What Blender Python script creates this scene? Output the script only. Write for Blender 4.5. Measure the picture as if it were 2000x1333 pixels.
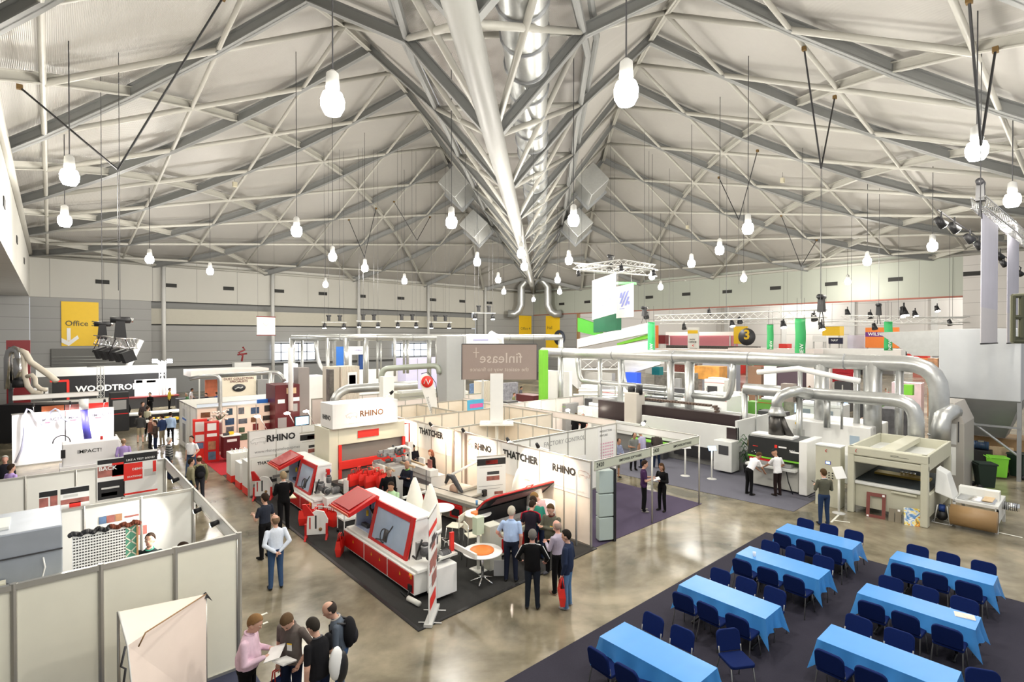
import bpy, bmesh, math, random
import numpy as np
from mathutils import Vector as V, Matrix, Euler
PI = math.pi
sin, cos, rad = math.sin, math.cos, math.radians
for o in list(bpy.data.objects): bpy.data.objects.remove(o, do_unlink=True)
S = bpy.context.scene; C = S.collection
# ------------------------------------------------------------------ camera
FPX, HC, YAW, HY = 1025.0, 6.1, rad(41.35), 658.0
cam = bpy.data.cameras.new('camera'); co = bpy.data.objects.new('camera', cam); C.objects.link(co); S.camera = co
cam.sensor_width = 36; cam.lens = 36 * FPX / 2000; cam.clip_end = 400; cam.clip_start = .2
co.location = (0, 0, HC); co.rotation_euler = (PI / 2 - math.atan((666.5 - HY) / FPX), 0, -YAW)
SY, CY = sin(YAW), cos(YAW)
# ------------------------------------------------------------------ world, exposure
w = bpy.data.worlds.new('world'); S.world = w; w.use_nodes = True
w.node_tree.nodes['Background'].inputs[0].default_value = (.95, .97, 1, 1)
w.node_tree.nodes['Background'].inputs[1].default_value = .4
S.view_settings.view_transform = 'Standard'; S.view_settings.look = 'None'
S.view_settings.gamma = 1; S.view_settings.exposure = 0.62; S.view_settings.use_curve_mapping = False
LAMPZ = 11.5; LAMPW = 300
# ------------------------------------------------------------------ helpers
def at(px, py, z=0.0):
    "the point at height z that this line of sight meets"
    D = (HC - z) * FPX / (py - HY); l = D * (px - 1000) / FPX
    return V((D * SY + l * CY, D * CY - l * SY, z))
def dep(px, D, z=0.0):
    l = D * (px - 1000) / FPX
    return V((D * SY + l * CY, D * CY - l * SY, z))
def zat(py, D): return HC - (py - HY) * D / FPX
def onx(px, py, X):
    r = (px - 1000) / FPX; D = X / (SY + r * CY)
    return V((X, D * CY - D * r * SY, zat(py, D)))
def ony(px, py, Y):
    r = (px - 1000) / FPX; D = Y / (CY - r * SY)
    return V((D * SY + D * r * CY, Y, zat(py, D)))
MATS = {}
def mat(name, col, rough=.6, metal=0., em=0., ns=0., var=.04, bump=0., trans=0., alpha=1.):
    if name in MATS: return MATS[name]
    m = bpy.data.materials.new(name); m.use_nodes = True; MATS[name] = m
    nt = m.node_tree; b = nt.nodes['Principled BSDF']
    c = (*col, 1)
    b.inputs['Base Color'].default_value = c; b.inputs['Roughness'].default_value = rough
    b.inputs['Metallic'].default_value = metal
    if rough >= .8: b.inputs['Specular IOR Level'].default_value = .15
    if trans: b.inputs['Transmission Weight'].default_value = trans
    if alpha < 1: b.inputs['Alpha'].default_value = alpha
    if em:
        b.inputs['Emission Color'].default_value = c; b.inputs['Emission Strength'].default_value = em
    else:
        tc = nt.nodes.new('ShaderNodeTexCoord'); n = nt.nodes.new('ShaderNodeTexNoise')
        n.inputs['Scale'].default_value = ns or 3.; n.inputs['Detail'].default_value = 4
        nt.links.new(tc.outputs['Object'], n.inputs['Vector'])
        r = nt.nodes.new('ShaderNodeMapRange')
        r.inputs['To Min'].default_value = 1 - var; r.inputs['To Max'].default_value = 1 + var
        nt.links.new(n.outputs['Fac'], r.inputs['Value'])
        h = nt.nodes.new('ShaderNodeHueSaturation'); h.inputs['Color'].default_value = c
        nt.links.new(r.outputs[0], h.inputs['Value']); nt.links.new(h.outputs[0], b.inputs['Base Color'])
        if bump:
            bp = nt.nodes.new('ShaderNodeBump'); bp.inputs['Strength'].default_value = bump
            nt.links.new(n.outputs['Fac'], bp.inputs['Height']); nt.links.new(bp.outputs[0], b.inputs['Normal'])
    return m
def wave_mat(name, col, scale, axis, rough=.5, metal=0., depth=.5, var=.12):
    "painted sheet or boards with regular joints along one axis (object space)"
    m = mat(name, col, rough, metal); nt = m.node_tree; b = nt.nodes['Principled BSDF']
    tc = nt.nodes.new('ShaderNodeTexCoord'); wv = nt.nodes.new('ShaderNodeTexWave')
    wv.bands_direction = axis; wv.inputs['Scale'].default_value = scale
    nt.links.new(tc.outputs['Object'], wv.inputs['Vector'])
    bp = nt.nodes.new('ShaderNodeBump'); bp.inputs['Strength'].default_value = depth; bp.inputs['Distance'].default_value = .05
    nt.links.new(wv.outputs['Fac'], bp.inputs['Height']); nt.links.new(bp.outputs[0], b.inputs['Normal'])
    return m
def joint_mat(name, col, gx, gz, jw=.02, dark=.45, rough=.6, axis='X'):
    "wall cladding: rectangular panels with thin dark joints, gx by gz metres"
    m = mat(name, col, rough); nt = m.node_tree; b = nt.nodes['Principled BSDF']
    tc = nt.nodes.new('ShaderNodeTexCoord'); sp = nt.nodes.new('ShaderNodeSeparateXYZ')
    nt.links.new(tc.outputs['Object'], sp.inputs[0]); prev = None
    for out, g in ((axis, gx), ('Z', gz)):
        if not g: continue
        p = nt.nodes.new('ShaderNodeMath'); p.operation = 'PINGPONG'; p.inputs[1].default_value = g / 2
        nt.links.new(sp.outputs[out], p.inputs[0])
        l = nt.nodes.new('ShaderNodeMath'); l.operation = 'LESS_THAN'; l.inputs[1].default_value = jw
        nt.links.new(p.outputs[0], l.inputs[0])
        if prev is None: prev = l
        else:
            mx = nt.nodes.new('ShaderNodeMath'); mx.operation = 'MAXIMUM'
            nt.links.new(prev.outputs[0], mx.inputs[0]); nt.links.new(l.outputs[0], mx.inputs[1]); prev = mx
    mix = nt.nodes.new('ShaderNodeMixRGB'); mix.inputs['Color1'].default_value = (*col, 1)
    mix.inputs['Color2'].default_value = tuple(c * dark for c in col) + (1,)
    nt.links.new(prev.outputs[0], mix.inputs['Fac']); nt.links.new(mix.outputs[0], b.inputs['Base Color'])
    return m
class MB:
    "collects shapes into one mesh"
    def __init__(s): s.v = []; s.f = []; s.m = []; s.mats = []; s.sm = []; s.cur = 0; s.smooth = False
    def use(s, m, smooth=False):
        if m not in s.mats: s.mats.append(m)
        s.cur = s.mats.index(m); s.smooth = smooth; return s
    def add(s, vs, fs, M=None):
        k = len(s.v)
        for p in vs:
            p = V(p); s.v.append(M @ p if M is not None else p)
        for f in fs: s.f.append([i + k for i in f]); s.m.append(s.cur); s.sm.append(s.smooth)
        return s
    def box(s, x0, y0, z0, x1, y1, z1, M=None):
        vs = [(x, y, z) for z in (z0, z1) for y in (y0, y1) for x in (x0, x1)]
        return s.add(vs, [(0, 2, 3, 1), (4, 5, 7, 6), (0, 1, 5, 4), (2, 6, 7, 3), (0, 4, 6, 2), (1, 3, 7, 5)], M)
    def cbox(s, c, d, M=None, rz=0.):
        "centred box"
        T = Matrix.Translation(V(c)) @ Matrix.Rotation(rz, 4, 'Z')
        if M is not None: T = M @ T
        return s.box(-d[0]/2, -d[1]/2, -d[2]/2, d[0]/2, d[1]/2, d[2]/2, T)
    def prism(s, poly, z0, z1, M=None):
        n = len(poly); vs = [(p[0], p[1], z0) for p in poly] + [(p[0], p[1], z1) for p in poly]
        return s.add(vs, [tuple(range(n))[::-1], tuple(range(n, 2 * n))] + [(i, (i + 1) % n, n + (i + 1) % n, n + i) for i in range(n)], M)
    def prof(s, poly, a, b, axis='x', M=None):
        "polygon (u,z) extruded along x (u=y) or y (u=x)"
        if axis == 'x': R = Matrix(((0, 0, 1, 0), (1, 0, 0, 0), (0, 1, 0, 0), (0, 0, 0, 1)))
        else: R = Matrix(((1, 0, 0, 0), (0, 0, 1, 0), (0, 1, 0, 0), (0, 0, 0, 1)))
        return s.prism(poly, a, b, R if M is None else M @ R)
    def cyl(s, a, b, r, r2=None, n=12, caps=True):
        a, b = V(a), V(b); d = (b - a)
        if d.length < 1e-6: return s
        d.normalize(); q = d.to_track_quat('Z', 'Y').to_matrix(); r2 = r if r2 is None else r2
        vs = [a + q @ V((r * cos(2*PI*i/n), r * sin(2*PI*i/n), 0)) for i in range(n)] + [b + q @ V((r2 * cos(2*PI*i/n), r2 * sin(2*PI*i/n), 0)) for i in range(n)]
        fs = [(i, (i+1) % n, n + (i+1) % n, n + i) for i in range(n)]
        if caps: fs += [tuple(range(n))[::-1], tuple(range(n, 2*n))]
        return s.add(vs, fs)
    def tube(s, pts, r, n=10, closed=False):
        "swept tube through points"
        pts = [V(p) for p in pts]; rings = []; up = None; N = len(pts)
        for i, p in enumerate(pts):
            t = (pts[(i+1) % N] - pts[i-1]) if closed else (pts[min(i+1, N-1)] - pts[max(i-1, 0)])
            t.normalize()
            if up is None: up = t.orthogonal().normalized()
            up = (up - t * up.dot(t)); up = up.normalized() if up.length > 1e-5 else t.orthogonal().normalized()
            sd = t.cross(up); rr = r[i] if isinstance(r, (list, tuple)) else r
            rings.append([p + (up * cos(2*PI*k/n) + sd * sin(2*PI*k/n)) * rr for k in range(n)])
        vs = [v for g in rings for v in g]; fs = []
        for i in range(N if closed else N - 1):
            j = (i + 1) % N
            fs += [(i*n+k, i*n+(k+1) % n, j*n+(k+1) % n, j*n+k) for k in range(n)]
        if not closed: fs += [tuple(range(n))[::-1], tuple(range((N-1)*n, N*n))]
        return s.add(vs, fs)
    def lathe(s, prof, c=(0, 0, 0), n=20, M=None):
        "profile [(r,z)...] about the z axis"
        vs = []; fs = []; c = V(c)
        for r, z in prof: vs += [c + V((r*cos(2*PI*k/n), r*sin(2*PI*k/n), z)) for k in range(n)]
        for i in range(len(prof)-1): fs += [(i*n+k, i*n+(k+1) % n, (i+1)*n+(k+1) % n, (i+1)*n+k) for k in range(n)]
        fs += [tuple(range(n))[::-1], tuple(range((len(prof)-1)*n, len(prof)*n))]
        return s.add(vs, fs, M)
    def ball(s, c, r, n=12, m=8, M=None):
        r = (r, r, r) if not isinstance(r, (tuple, list)) else r; vs = []; c = V(c)
        for i in range(1, m):
            t = PI * i / m
            vs += [c + V((r[0]*sin(t)*cos(2*PI*k/n), r[1]*sin(t)*sin(2*PI*k/n), r[2]*cos(t))) for k in range(n)]
        fs = [(i*n+k, (i+1)*n+k, (i+1)*n+(k+1) % n, i*n+(k+1) % n) for i in range(m-2) for k in range(n)]
        a = len(vs); vs += [c + V((0, 0, r[2])), c - V((0, 0, r[2]))]
        fs += [(a, k, (k+1) % n) for k in range(n)] + [(a+1, (m-2)*n+(k+1) % n, (m-2)*n+k) for k in range(n)]
        return s.add(vs, fs, M)
    def quad(s, *p): return s.add(p, [tuple(range(len(p)))])
    def build(s, name, m=None, parent=None, bevel=0., loc=None, rz=0.):
        me = bpy.data.meshes.new(name); me.from_pydata([tuple(v) for v in s.v], [], s.f)
        ms = s.mats if s.mats else [m]
        for x in ms: me.materials.append(x)
        me.polygons.foreach_set('material_index', s.m); me.polygons.foreach_set('use_smooth', s.sm); me.update()
        o = bpy.data.objects.new(name, me); C.objects.link(o)
        if parent is not None: o.parent = parent
        if loc is not None: o.location = loc
        o.rotation_euler.z = rz
        if bevel:
            b = o.modifiers.new('edge', 'BEVEL'); b.width = bevel; b.segments = 2; b.limit_method = 'ANGLE'
        return o
def tag(o, label=None, cat=None, group=None, kind=None):
    if label: o['label'] = label
    if cat: o['category'] = cat
    if group: o['group'] = group
    if kind: o['kind'] = kind
    return o
def thing(name, label, cat, loc=(0, 0, 0), rz=0., group=None):
    o = bpy.data.objects.new(name, None); C.objects.link(o); o.location = loc; o.rotation_euler.z = rz
    o.empty_display_size = .2
    return tag(o, label, cat, group)
def dup(root, loc, rz=0., label=None, group=None, sc=None):
    r = root.copy(); C.objects.link(r); r.location = loc; r.rotation_euler.z = rz
    if sc: r.scale = (sc, sc, sc)
    if label: r['label'] = label
    if group: r['group'] = group
    for ch in list(root.children):
        c = ch.copy(); C.objects.link(c); c.parent = r
        for g in list(ch.children):
            d = g.copy(); C.objects.link(d); d.parent = c
    return r
_tx = {}
def text(body, o, u, v, width, m, parent=None, name='lettering', ext=.004, bold=0., mirror=False, hmax=None, sx=1.):
    "lettering with its lower left corner at o, running along u, upright along v, this wide"
    key = (body, bold)
    if key not in _tx:
        cu = bpy.data.curves.new('t', 'FONT'); cu.body = body; cu.offset = bold; cu.resolution_u = 2
        t = bpy.data.objects.new('t', cu); C.objects.link(t)
        me = bpy.data.meshes.new_from_object(t.evaluated_get(bpy.context.evaluated_depsgraph_get()))
        _tx[key] = ([tuple(x.co) for x in me.vertices], [tuple(p.vertices) for p in me.polygons])
        bpy.data.objects.remove(t, do_unlink=True)
    vs, fs = _tx[key]
    xs = [p[0] for p in vs]; ys = [p[1] for p in vs]; x0, x1, y0, y1 = min(xs), max(xs), min(ys), max(ys)
    k = width / (x1 - x0); u, v, o = V(u).normalized(), V(v).normalized(), V(o); n = u.cross(v)
    ky = k if not hmax else hmax / (y1 - y0)
    b = MB(); b.use(m)
    b.add([o + u * ((x1 - p[0] if mirror else p[0] - x0) * k) + v * ((p[1] - y0) * ky) + n * ext for p in vs], fs)
    return b.build(name, m, parent)
def boxthing(name, label, cat, c, d, m, rz=0., group=None, bevel=.01):
    o = MB().box(-d[0]/2, -d[1]/2, 0, d[0]/2, d[1]/2, d[2]).build(name, m, None, bevel, c, rz)
    return tag(o, label, cat, group)
# shared materials
WHITE = mat('white_paint', (.86, .86, .84), .45)
OFFW = mat('white_infill_panel', (.84, .84, .79), .5)
PANB = mat('cream_back_of_panel', (.92, .90, .76), .55)
ALU = mat('aluminium', (.55, .54, .5), .38, .7)
GALV = mat('galvanised_sheet', (.52, .53, .52), .34, .7, ns=6, var=.12)
DGAL = mat('dull_galvanised_sheet', (.3, .31, .32), .45, .5, ns=2, var=.1)
CHROME = mat('chrome', (.8, .8, .8), .15, 1.)
BLACK = mat('black', (.012, .012, .014), .5)
DARK = mat('dark_grey', (.05, .05, .055), .5)
GREY = mat('mid_grey', (.3, .3, .3), .5)
LGREY = mat('light_grey', (.6, .6, .58), .5)
RED = mat('red_enamel', (.55, .012, .012), .32)
DRED = mat('dark_red', (.2, .012, .016), .4)
BRED = mat('bright_red', (.8, .03, .02), .5)
CREAM = mat('cream_enamel', (.72, .70, .56), .42)
YEL = mat('sign_yellow', (.88, .56, .015), .5)
INK = mat('black_ink', (.015, .015, .015), .6)
GREEN = mat('sign_green', (.06, .42, .08), .5)
LIME = mat('lime_green', (.2, .58, .04), .5)
BLUE = mat('bright_blue', (.02, .16, .6), .45)
ORANGE = mat('orange', (.85, .22, .03), .5)
WOOD = mat('pale_wood', (.62, .46, .28), .6, ns=9, var=.15)
BROWN = mat('brown_board', (.3, .17, .07), .6)
GLASS = mat('clear_panel', (.75, .82, .88), .1, alpha=.35)
SCREEN = mat('lit_screen', (.3, .55, .9), .3, em=1.6)
LAMP = mat('lamp_glow', (1, .96, .88), .3, em=45)
SPOTG = mat('spot_glow', (1, .9, .75), .3, em=30)
PAPER = mat('paper', (.85, .84, .82), .6)
# ================================================================== the hall
LD, A0, B0 = 46.8, 44.8, -2.1      # half diagonal of the square hall, its centre along and across the diagonal
R2 = math.sqrt(2)
def hall(s, c, z):                  # along the diagonal from the centre, across it, height
    a, b = A0 + s, B0 + c
    return V(((a + b) / R2, (a - b) / R2, z))
XR, YL, XL = 63.3, 66.3, -1.4       # right wall plane, left wall plane, near left wall plane
ZW, KR = 13.6, .00686
def zr(s, c): return ZW + max(0, KR * ((LD - abs(c))**2 - s * s))
# floor
fm = mat('polished_concrete', (.30, .27, .20), .2)
nt = fm.node_tree; b = nt.nodes['Principled BSDF']; tc = nt.nodes.new('ShaderNodeTexCoord')
n1 = nt.nodes.new('ShaderNodeTexNoise'); n1.inputs['Scale'].default_value = .22; n1.inputs['Detail'].default_value = 9; n1.inputs['Roughness'].default_value = .62
n1.inputs['Distortion'].default_value = .8
n2 = nt.nodes.new('ShaderNodeTexNoise'); n2.inputs['Scale'].default_value = 1.4; n2.inputs['Detail'].default_value = 6
for n in (n1, n2): nt.links.new(tc.outputs['Object'], n.inputs['Vector'])
cr = nt.nodes.new('ShaderNodeValToRGB'); cr.color_ramp.elements[0].position = .38; cr.color_ramp.elements[1].position = .62
cr.color_ramp.elements[0].color = (.08, .072, .045, 1); cr.color_ramp.elements[1].color = (.35, .30, .21, 1)
mm = nt.nodes.new('ShaderNodeMath'); mm.operation = 'MULTIPLY_ADD'; mm.inputs[1].default_value = .3; nt.links.new(n2.outputs[0], mm.inputs[0])
m2 = nt.nodes.new('ShaderNodeMath'); m2.operation = 'MULTIPLY'; m2.inputs[1].default_value = .7; nt.links.new(n1.outputs[0], m2.inputs[0])
nt.links.new(m2.outputs[0], mm.inputs[2]); nt.links.new(mm.outputs[0], cr.inputs[0]); nt.links.new(cr.outputs[0], b.inputs['Base Color'])
rr = nt.nodes.new('ShaderNodeMapRange'); rr.inputs['To Min'].default_value = .1; rr.inputs['To Max'].default_value = .34
nt.links.new(n1.outputs[0], rr.inputs['Value']); nt.links.new(rr.outputs[0], b.inputs['Roughness'])
tag(MB().box(-14, -14, -.2, 140, 80, 0).build('floor', fm), kind='structure')
def carpet(name, m, poly, z=.012):
    b = MB(); b.prism([(p[0], p[1]) for p in poly], 0, z); return b.build(name, m)
CGREY = mat('charcoal_carpet', (.042, .042, .041), .95, ns=60, var=.25)
CNAVY = mat('navy_grey_carpet', (.034, .032, .046), .95, ns=60, var=.25)
CPURP = mat('blue_grey_carpet', (.075, .06, .10), .95, ns=60, var=.2)
CBLUE = mat('blue_carpet', (.05, .055, .09), .95, ns=60, var=.2)
CRED = mat('red_carpet', (.42, .03, .04), .95, ns=60, var=.2)
tag(carpet('carpet', CNAVY, [(3.5, -8), (16.7, -8), (16.7, 7), (3.5, 7)]), 'dark navy grey carpet under the blue tables and chairs', 'carpet')
tag(carpet('carpet', CGREY, [(5.75, 9.45), (11.8, 9.75), (11.8, 25.6), (5.75, 25.6)]), 'charcoal carpet of the red and white machine stand', 'carpet')
tag(carpet('carpet', CPURP, [(11.8, 9.75), (17.8, 9.75), (17.8, 13.5), (11.8, 13.5)]), 'blue grey carpet of the empty corner booth 2420', 'carpet')
tag(carpet('carpet', mat('grey_carpet', (.13, .13, .16), .95, ns=60, var=.2), [(19.4, 7.2), (30, 7.2), (30, 19), (18.6, 19)]), 'grey carpet under the white routing and sanding machines', 'carpet')
tag(carpet('carpet', CBLUE, [(-1.3, 8.6), (2.75, 8.6), (2.75, 16.6), (-1.3, 16.6)]), 'blue carpet inside the cream panelled booths', 'carpet')
tag(carpet('carpet', CRED, [(5.6, 25.7), (11.8, 25.7), (11.8, 30.6), (5.6, 30.6)]), 'red carpet of the photo wall stand with cream plinths', 'carpet')
tag(carpet('carpet', LIME, [(30.05, 12.5), (34, 12.5), (34, 17), (30.05, 17)]), 'lime green carpet square behind the white machines', 'carpet')
# edge trims and painted lines
LINE = mat('white_floor_tape', (.8, .8, .72), .6)
e = MB(); e.box(5.67, 9.37, 0, 5.75, 25.6, .022); e.prism([(5.75, 9.37), (11.75, 9.66), (11.75, 9.74), (5.75, 9.45)], 0, .022)
tag(e.build('carpet_edging', BLACK), 'black rubber edging along the charcoal carpet', 'edging')
def line(p, q, w=.06):
    p, q = V((p[0], p[1], 0)), V((q[0], q[1], 0)); d = (q - p).normalized(); n = V((-d.y, d.x, 0)) * w / 2
    return MB().add([p+n, p-n, q-n, q+n, p+n+V((0,0,.004)), p-n+V((0,0,.004)), q-n+V((0,0,.004)), q+n+V((0,0,.004))], [(4,5,6,7),(0,1,5,4),(1,2,6,5),(2,3,7,6),(3,0,4,7)])
for nm, p, q, lab in (('a', at(1845, 1018), at(2000, 1052), 'white painted line on the floor right of the beige press'),
                      ('b', at(1630, 1018), at(1662, 1022), 'short white tape line on the floor by the sign stand'),
                      ('c', at(1625, 1022), at(1640, 1007), 'short white tape mark slanting from the sign stand foot'),
                      ('d', at(502, 1207), at(520, 1200), 'longer white tape mark on the concrete beside pink shirt man'),
                      ('e', at(511, 1222), at(521, 1218), 'small white tape mark on the concrete beside pink shirt man')):
    tag(line(p, q).build('floor_tape', LINE), lab, 'tape')
# ---- left wall (y = YL), far side
WL = joint_mat('light_wall_panels', (.47, .46, .42), 4.05, 0, .03, .6)
WLb = joint_mat('grey_wall_boards', (.31, .31, .30), 0, 1.12, .03, .7)
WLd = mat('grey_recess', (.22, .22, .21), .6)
lw = bpy.data.objects.new('wall_left', None); C.objects.link(lw); tag(lw, kind='structure')
b = MB(); b.use(WL).box(XL, YL, 9.85, XR + 6, YL + .5, ZW + .7); b.build('upper_panel', WL, lw)
b = MB(); b.use(WLb).box(XL, YL + .2, 0, 8.0, YL + .7, 9.85); b.build('clad_bay', WLb, lw)
x1 = ony(933, 640, YL).x
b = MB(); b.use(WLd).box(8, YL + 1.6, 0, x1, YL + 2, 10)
b.build('recess_back', WLd, lw)
b = MB(); b.box(8, YL + .6, 7.45, x1, YL + .95, 9.1); b.build('bulkhead', mat('bulkhead_cream', (.47, .45, .38), .6), lw)
b = MB(); b.box(8, YL + .7, 2.9, x1, YL + 1.7, 7.3); b.build('lower_cladding', WLb, lw)
b = MB(); b.box(8, YL + .8, .0, x1, YL + 1.5, 2.6); b.build('operable_panel', mat('folding_wall', (.25, .255, .255), .6), lw)
b = MB(); b.box(x1, YL, 0, XR, YL + .5, 9.85); b.build('clad_bay', WLb, lw)
for x in [ony(p, 560, YL - .3).x for p in (320, 533, 701, 837, 948)]:
    MB().use(LGREY, True).cyl((x, YL - .3, 0), (x, YL - .3, 14), .2, n=14).build('post', LGREY, lw)
VENT = mat('vent_black', (.02, .02, .018), .7)
for px, py in ((201, 551), (334, 558), (447, 564), (546, 569), (631, 574), (707, 579), (783, 583), (846, 586), (903, 589), (956, 592)):
    p = ony(px, py, YL - .02); MB().box(p.x - .55, YL - .05, p.z - .2, p.x + .55, YL + .02, p.z + .2).build('vent', VENT, lw)
# windows in the left wall
SKYW = mat('daylit_pane', (.80, .88, 1.), .3, em=2.2)
for n_, (pa, pb, zt, zb) in enumerate(((531, 615, 672, 705), (768, 834, 672, 697))):
    a, c_ = ony(pa, zb, YL + .55), ony(pb, zb, YL + .55); zt_ = ony(pa, zt, YL + .55).z
    wn = bpy.data.objects.new('window_%d' % (n_ + 1), None); C.objects.link(wn); tag(wn, kind='structure')
    MB().box(a.x, YL + .52, a.z, c_.x, YL + .6, zt_).build('pane', SKYW, wn)
    fr = MB()
    k = 5
    for i in range(k + 1):
        x = a.x + (c_.x - a.x) * i / k; fr.box(x - .05, YL + .45, a.z - .1, x + .05, YL + .52, zt_ + .1)
    for z in (a.z, (a.z + zt_) / 2, zt_): fr.box(a.x, YL + .45, z - .05, c_.x, YL + .52, z + .05)
    fr.build('window_frame', DARK, wn)
# ---- near left wall (x = XL): bulkhead over a deep recess
nl = bpy.data.objects.new('wall_near_left', None); C.objects.link(nl); tag(nl, kind='structure')
WN = joint_mat('cream_wall_panels', (.52, .51, .47), 4.05, 0, .03, .6, axis='Y')
MB().box(XL - 3.5, 0, 9.75, XL, YL, ZW + .5).build('upper_panel', WN, nl)
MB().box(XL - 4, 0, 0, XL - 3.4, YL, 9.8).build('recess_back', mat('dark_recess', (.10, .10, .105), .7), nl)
MB().box(XL - 3.4, YL - 2.2, 0, XL - .0, YL - 2, 9.75).build('clad_return', WLb, nl)
for px, py in ((17, 397 - 25), (24, 410), (52, 528)):
    pass
for y, z in ((30, 11.6), (41, 11.6), (52, 11.6)):
    MB().box(XL - .02, y - .5, z - .2, XL + .04, y + .5, z + .2).build('vent', VENT, nl)
# ---- right wall (x = XR): panels over the opening to the next hall, solid pier at the near end
rw = bpy.data.objects.new('wall_right', None); C.objects.link(rw); tag(rw, kind='structure')
WR = joint_mat('pale_green_panels', (.36, .38, .33), 4.05, 0, .03, .72, axis='Y')
WP = joint_mat('white_block_pier', (.52, .50, .48), 0, 1.15, .03, .75, axis='Y')
yp = onx(1880, 600, XR).y; ye = onx(1125, 600, XR).y
MB().box(XR, yp, 9.85, XR + .6, YL + .6, ZW + .7).build('upper_panel', WR, rw)
MB().box(XR - .02, yp, 9.75, XR + .3, YL, 9.9).build('edge_strip', mat('red_brown_edge', (.3, .1, .07), .6), rw)
MB().box(XR, -8, 0, XR + .6, yp, ZW + .7).build('pier', WP, rw)
MB().box(XR, ye, 0, XR + .5, YL + .5, 9.8).build('clad_bay', WLb, rw)
MB().box(XR - .2, onx(1128, 600, XR).y - .4, 0, XR + .2, onx(1128, 600, XR).y, 9.8).build('corner_trim', BROWN, rw)
for px, py in ((1097, 594), (1147, 590), (1268, 581), (1340, 575), (1420, 570), (1514, 563), (1623, 555), (1748, 546), (1897, 535)):
    p = onx(px, py, XR - .02); MB().box(XR - .05, p.y - .6, p.z - .2, XR + .02, p.y + .6, p.z + .2).build('vent', VENT, rw)
# the hall beyond
bh = bpy.data.objects.new('wall_back', None); C.objects.link(bh); tag(bh, kind='structure')
WB = joint_mat('beyond_hall_panels', (.62, .60, .57), 6, 3.3, .05, .7, axis='Y')
MB().box(130, -30, 0, 131, 120, 22).build('far_wall', WB, bh)
MB().box(64, YL + 1, 0, 130, YL + 2, 22).build('side_wall', WB, bh)
for k in range(9): MB().box(129.6, -20 + 14 * k, 0, 130, -19 + 14 * k, 16).build('pilaster', LGREY, bh)
MB().box(XR, -30, 18, 131, 68, 18.3).build('roof_deck', mat('far_roof', (.5, .49, .46), .7), bh)
# ================================================================== ceiling
ce = bpy.data.objects.new('ceiling', None); C.objects.link(ce); tag(ce, kind='structure')
sheet = wave_mat('pale_roof_sheet', (.40, .385, .36), 7., 'X', .42, .1, .35)
BEAM = mat('grey_beam_paint', (.22, .225, .22), .5); TUBE = mat('pale_tube_paint', (.40, .39, .35), .4)
def chord(s):                        # top chord of the diagonal truss: half width and height
    t = max(0, min(1, (LD - abs(s)) / 26.)); return 4.0 * t, 13.9 + 5.0 * t
NS = 72
for sg, nm in ((-1, 'left'), (1, 'right')):
    b = MB(); b.use(sheet, True); NC = 14; vs = []
    for i in range(NS + 1):
        s = -LD + 2 * LD * i / NS; wt, zt = chord(s); lim = LD - abs(s)
        row = [(wt, zt + .5)]
        c1 = min(7.8, lim) if lim > wt else wt
        row.append((c1, (zr(s, c1) if lim > wt else ZW) + .5))
        for k in range(1, NC): 
            c = c1 + (max(lim, c1) - c1) * k / (NC - 1); row.append((c, zr(s, c) + .5))
        vs += [hall(s, sg * c, z) for c, z in row]
    M_ = NC + 1
    fs = [(i*M_+k, i*M_+k+1, (i+1)*M_+k+1, (i+1)*M_+k) for i in range(NS) for k in range(M_-1)]
    b.add(vs, fs).build('roof_sheet', sheet, ce)
def ibeam(pts, w, h, name='beam', m=BEAM):
    b = MB(); pts = [V(p) for p in pts]; prof = []
    t = .05
    for (x0, z0, x1, z1) in ((-w/2, h/2 - t, w/2, h/2), (-w/2, -h/2, w/2, -h/2 + t), (-t/2, -h/2, t/2, h/2)):
        vs = []
        for i, p in enumerate(pts):
            d = pts[min(i+1, len(pts)-1)] - pts[max(i-1, 0)]; d.z = 0; d.normalize(); n = V((-d.y, d.x, 0))
            vs += [p + n*x0 + V((0,0,z0)), p + n*x1 + V((0,0,z0)), p + n*x1 + V((0,0,z1)), p + n*x0 + V((0,0,z1))]
        N = len(pts)
        b.add(vs, [(i*4+k, i*4+(k+1) % 4, (i+1)*4+(k+1) % 4, (i+1)*4+k) for i in range(N-1) for k in range(4)] + [(0,1,2,3), (N*4-4, N*4-3, N*4-2, N*4-1)])
    return b.build(name, m, ce)
G = 7.8
for sg in (-1, 1):
    for k in range(-5, 6):           # beams across the diagonal
        s = k * G; wt, zt = chord(s); c, pts = 7.8, [hall(s, sg * wt, zt)]
        while c < LD - abs(s) + .01: pts.append(hall(s, sg * c, zr(s, c))); c += G / 2
        if len(pts) > 1: ibeam(pts, .3, .55)
    for k in range(1, 6):            # arched beams along the diagonal
        c = k * G; L_ = LD - c; n = max(2, int(round(L_ / (G / 2))) * 2)
        ibeam([hall(-L_ + 2 * L_ * i / n, sg * c, zr(-L_ + 2 * L_ * i / n, c) + .05) for i in range(n + 1)], .26, .42, m=TUBE)
    b1 = MB(); b2 = MB()
    for dirn in (1, -1):             # round struts parallel to the walls, through the middles of the beams
        for n in range(-6, 6):
            q = (n + .5) * G; pts = []
            for j in range(2, 14):
                c = j * G / 2; s = q - dirn * c * 1.0 if dirn == 1 else q + c
                if abs(s) <= LD - c + .1 and c >= G - .1 and c <= LD: pts.append(hall(s, sg * c, zr(s, c) - .12))
            if len(pts) > 1:
                bb = MB(); bb.use(TUBE, True).tube(pts, .13 if dirn == 1 else .1, 8); bb.build('strut', TUBE, ce)
# perimeter tubes
for p, q in (((XL, YL - .2), (XR, YL - .2)), ((XR - .2, YL), (XR - .2, -4)), ((XL + .1, 0), (XL + .1, YL))):
    MB().use(TUBE, True).cyl((*p, ZW + .05), (*q, ZW + .05), .16, n=10).build('edge_tube', TUBE, ce)
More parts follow.
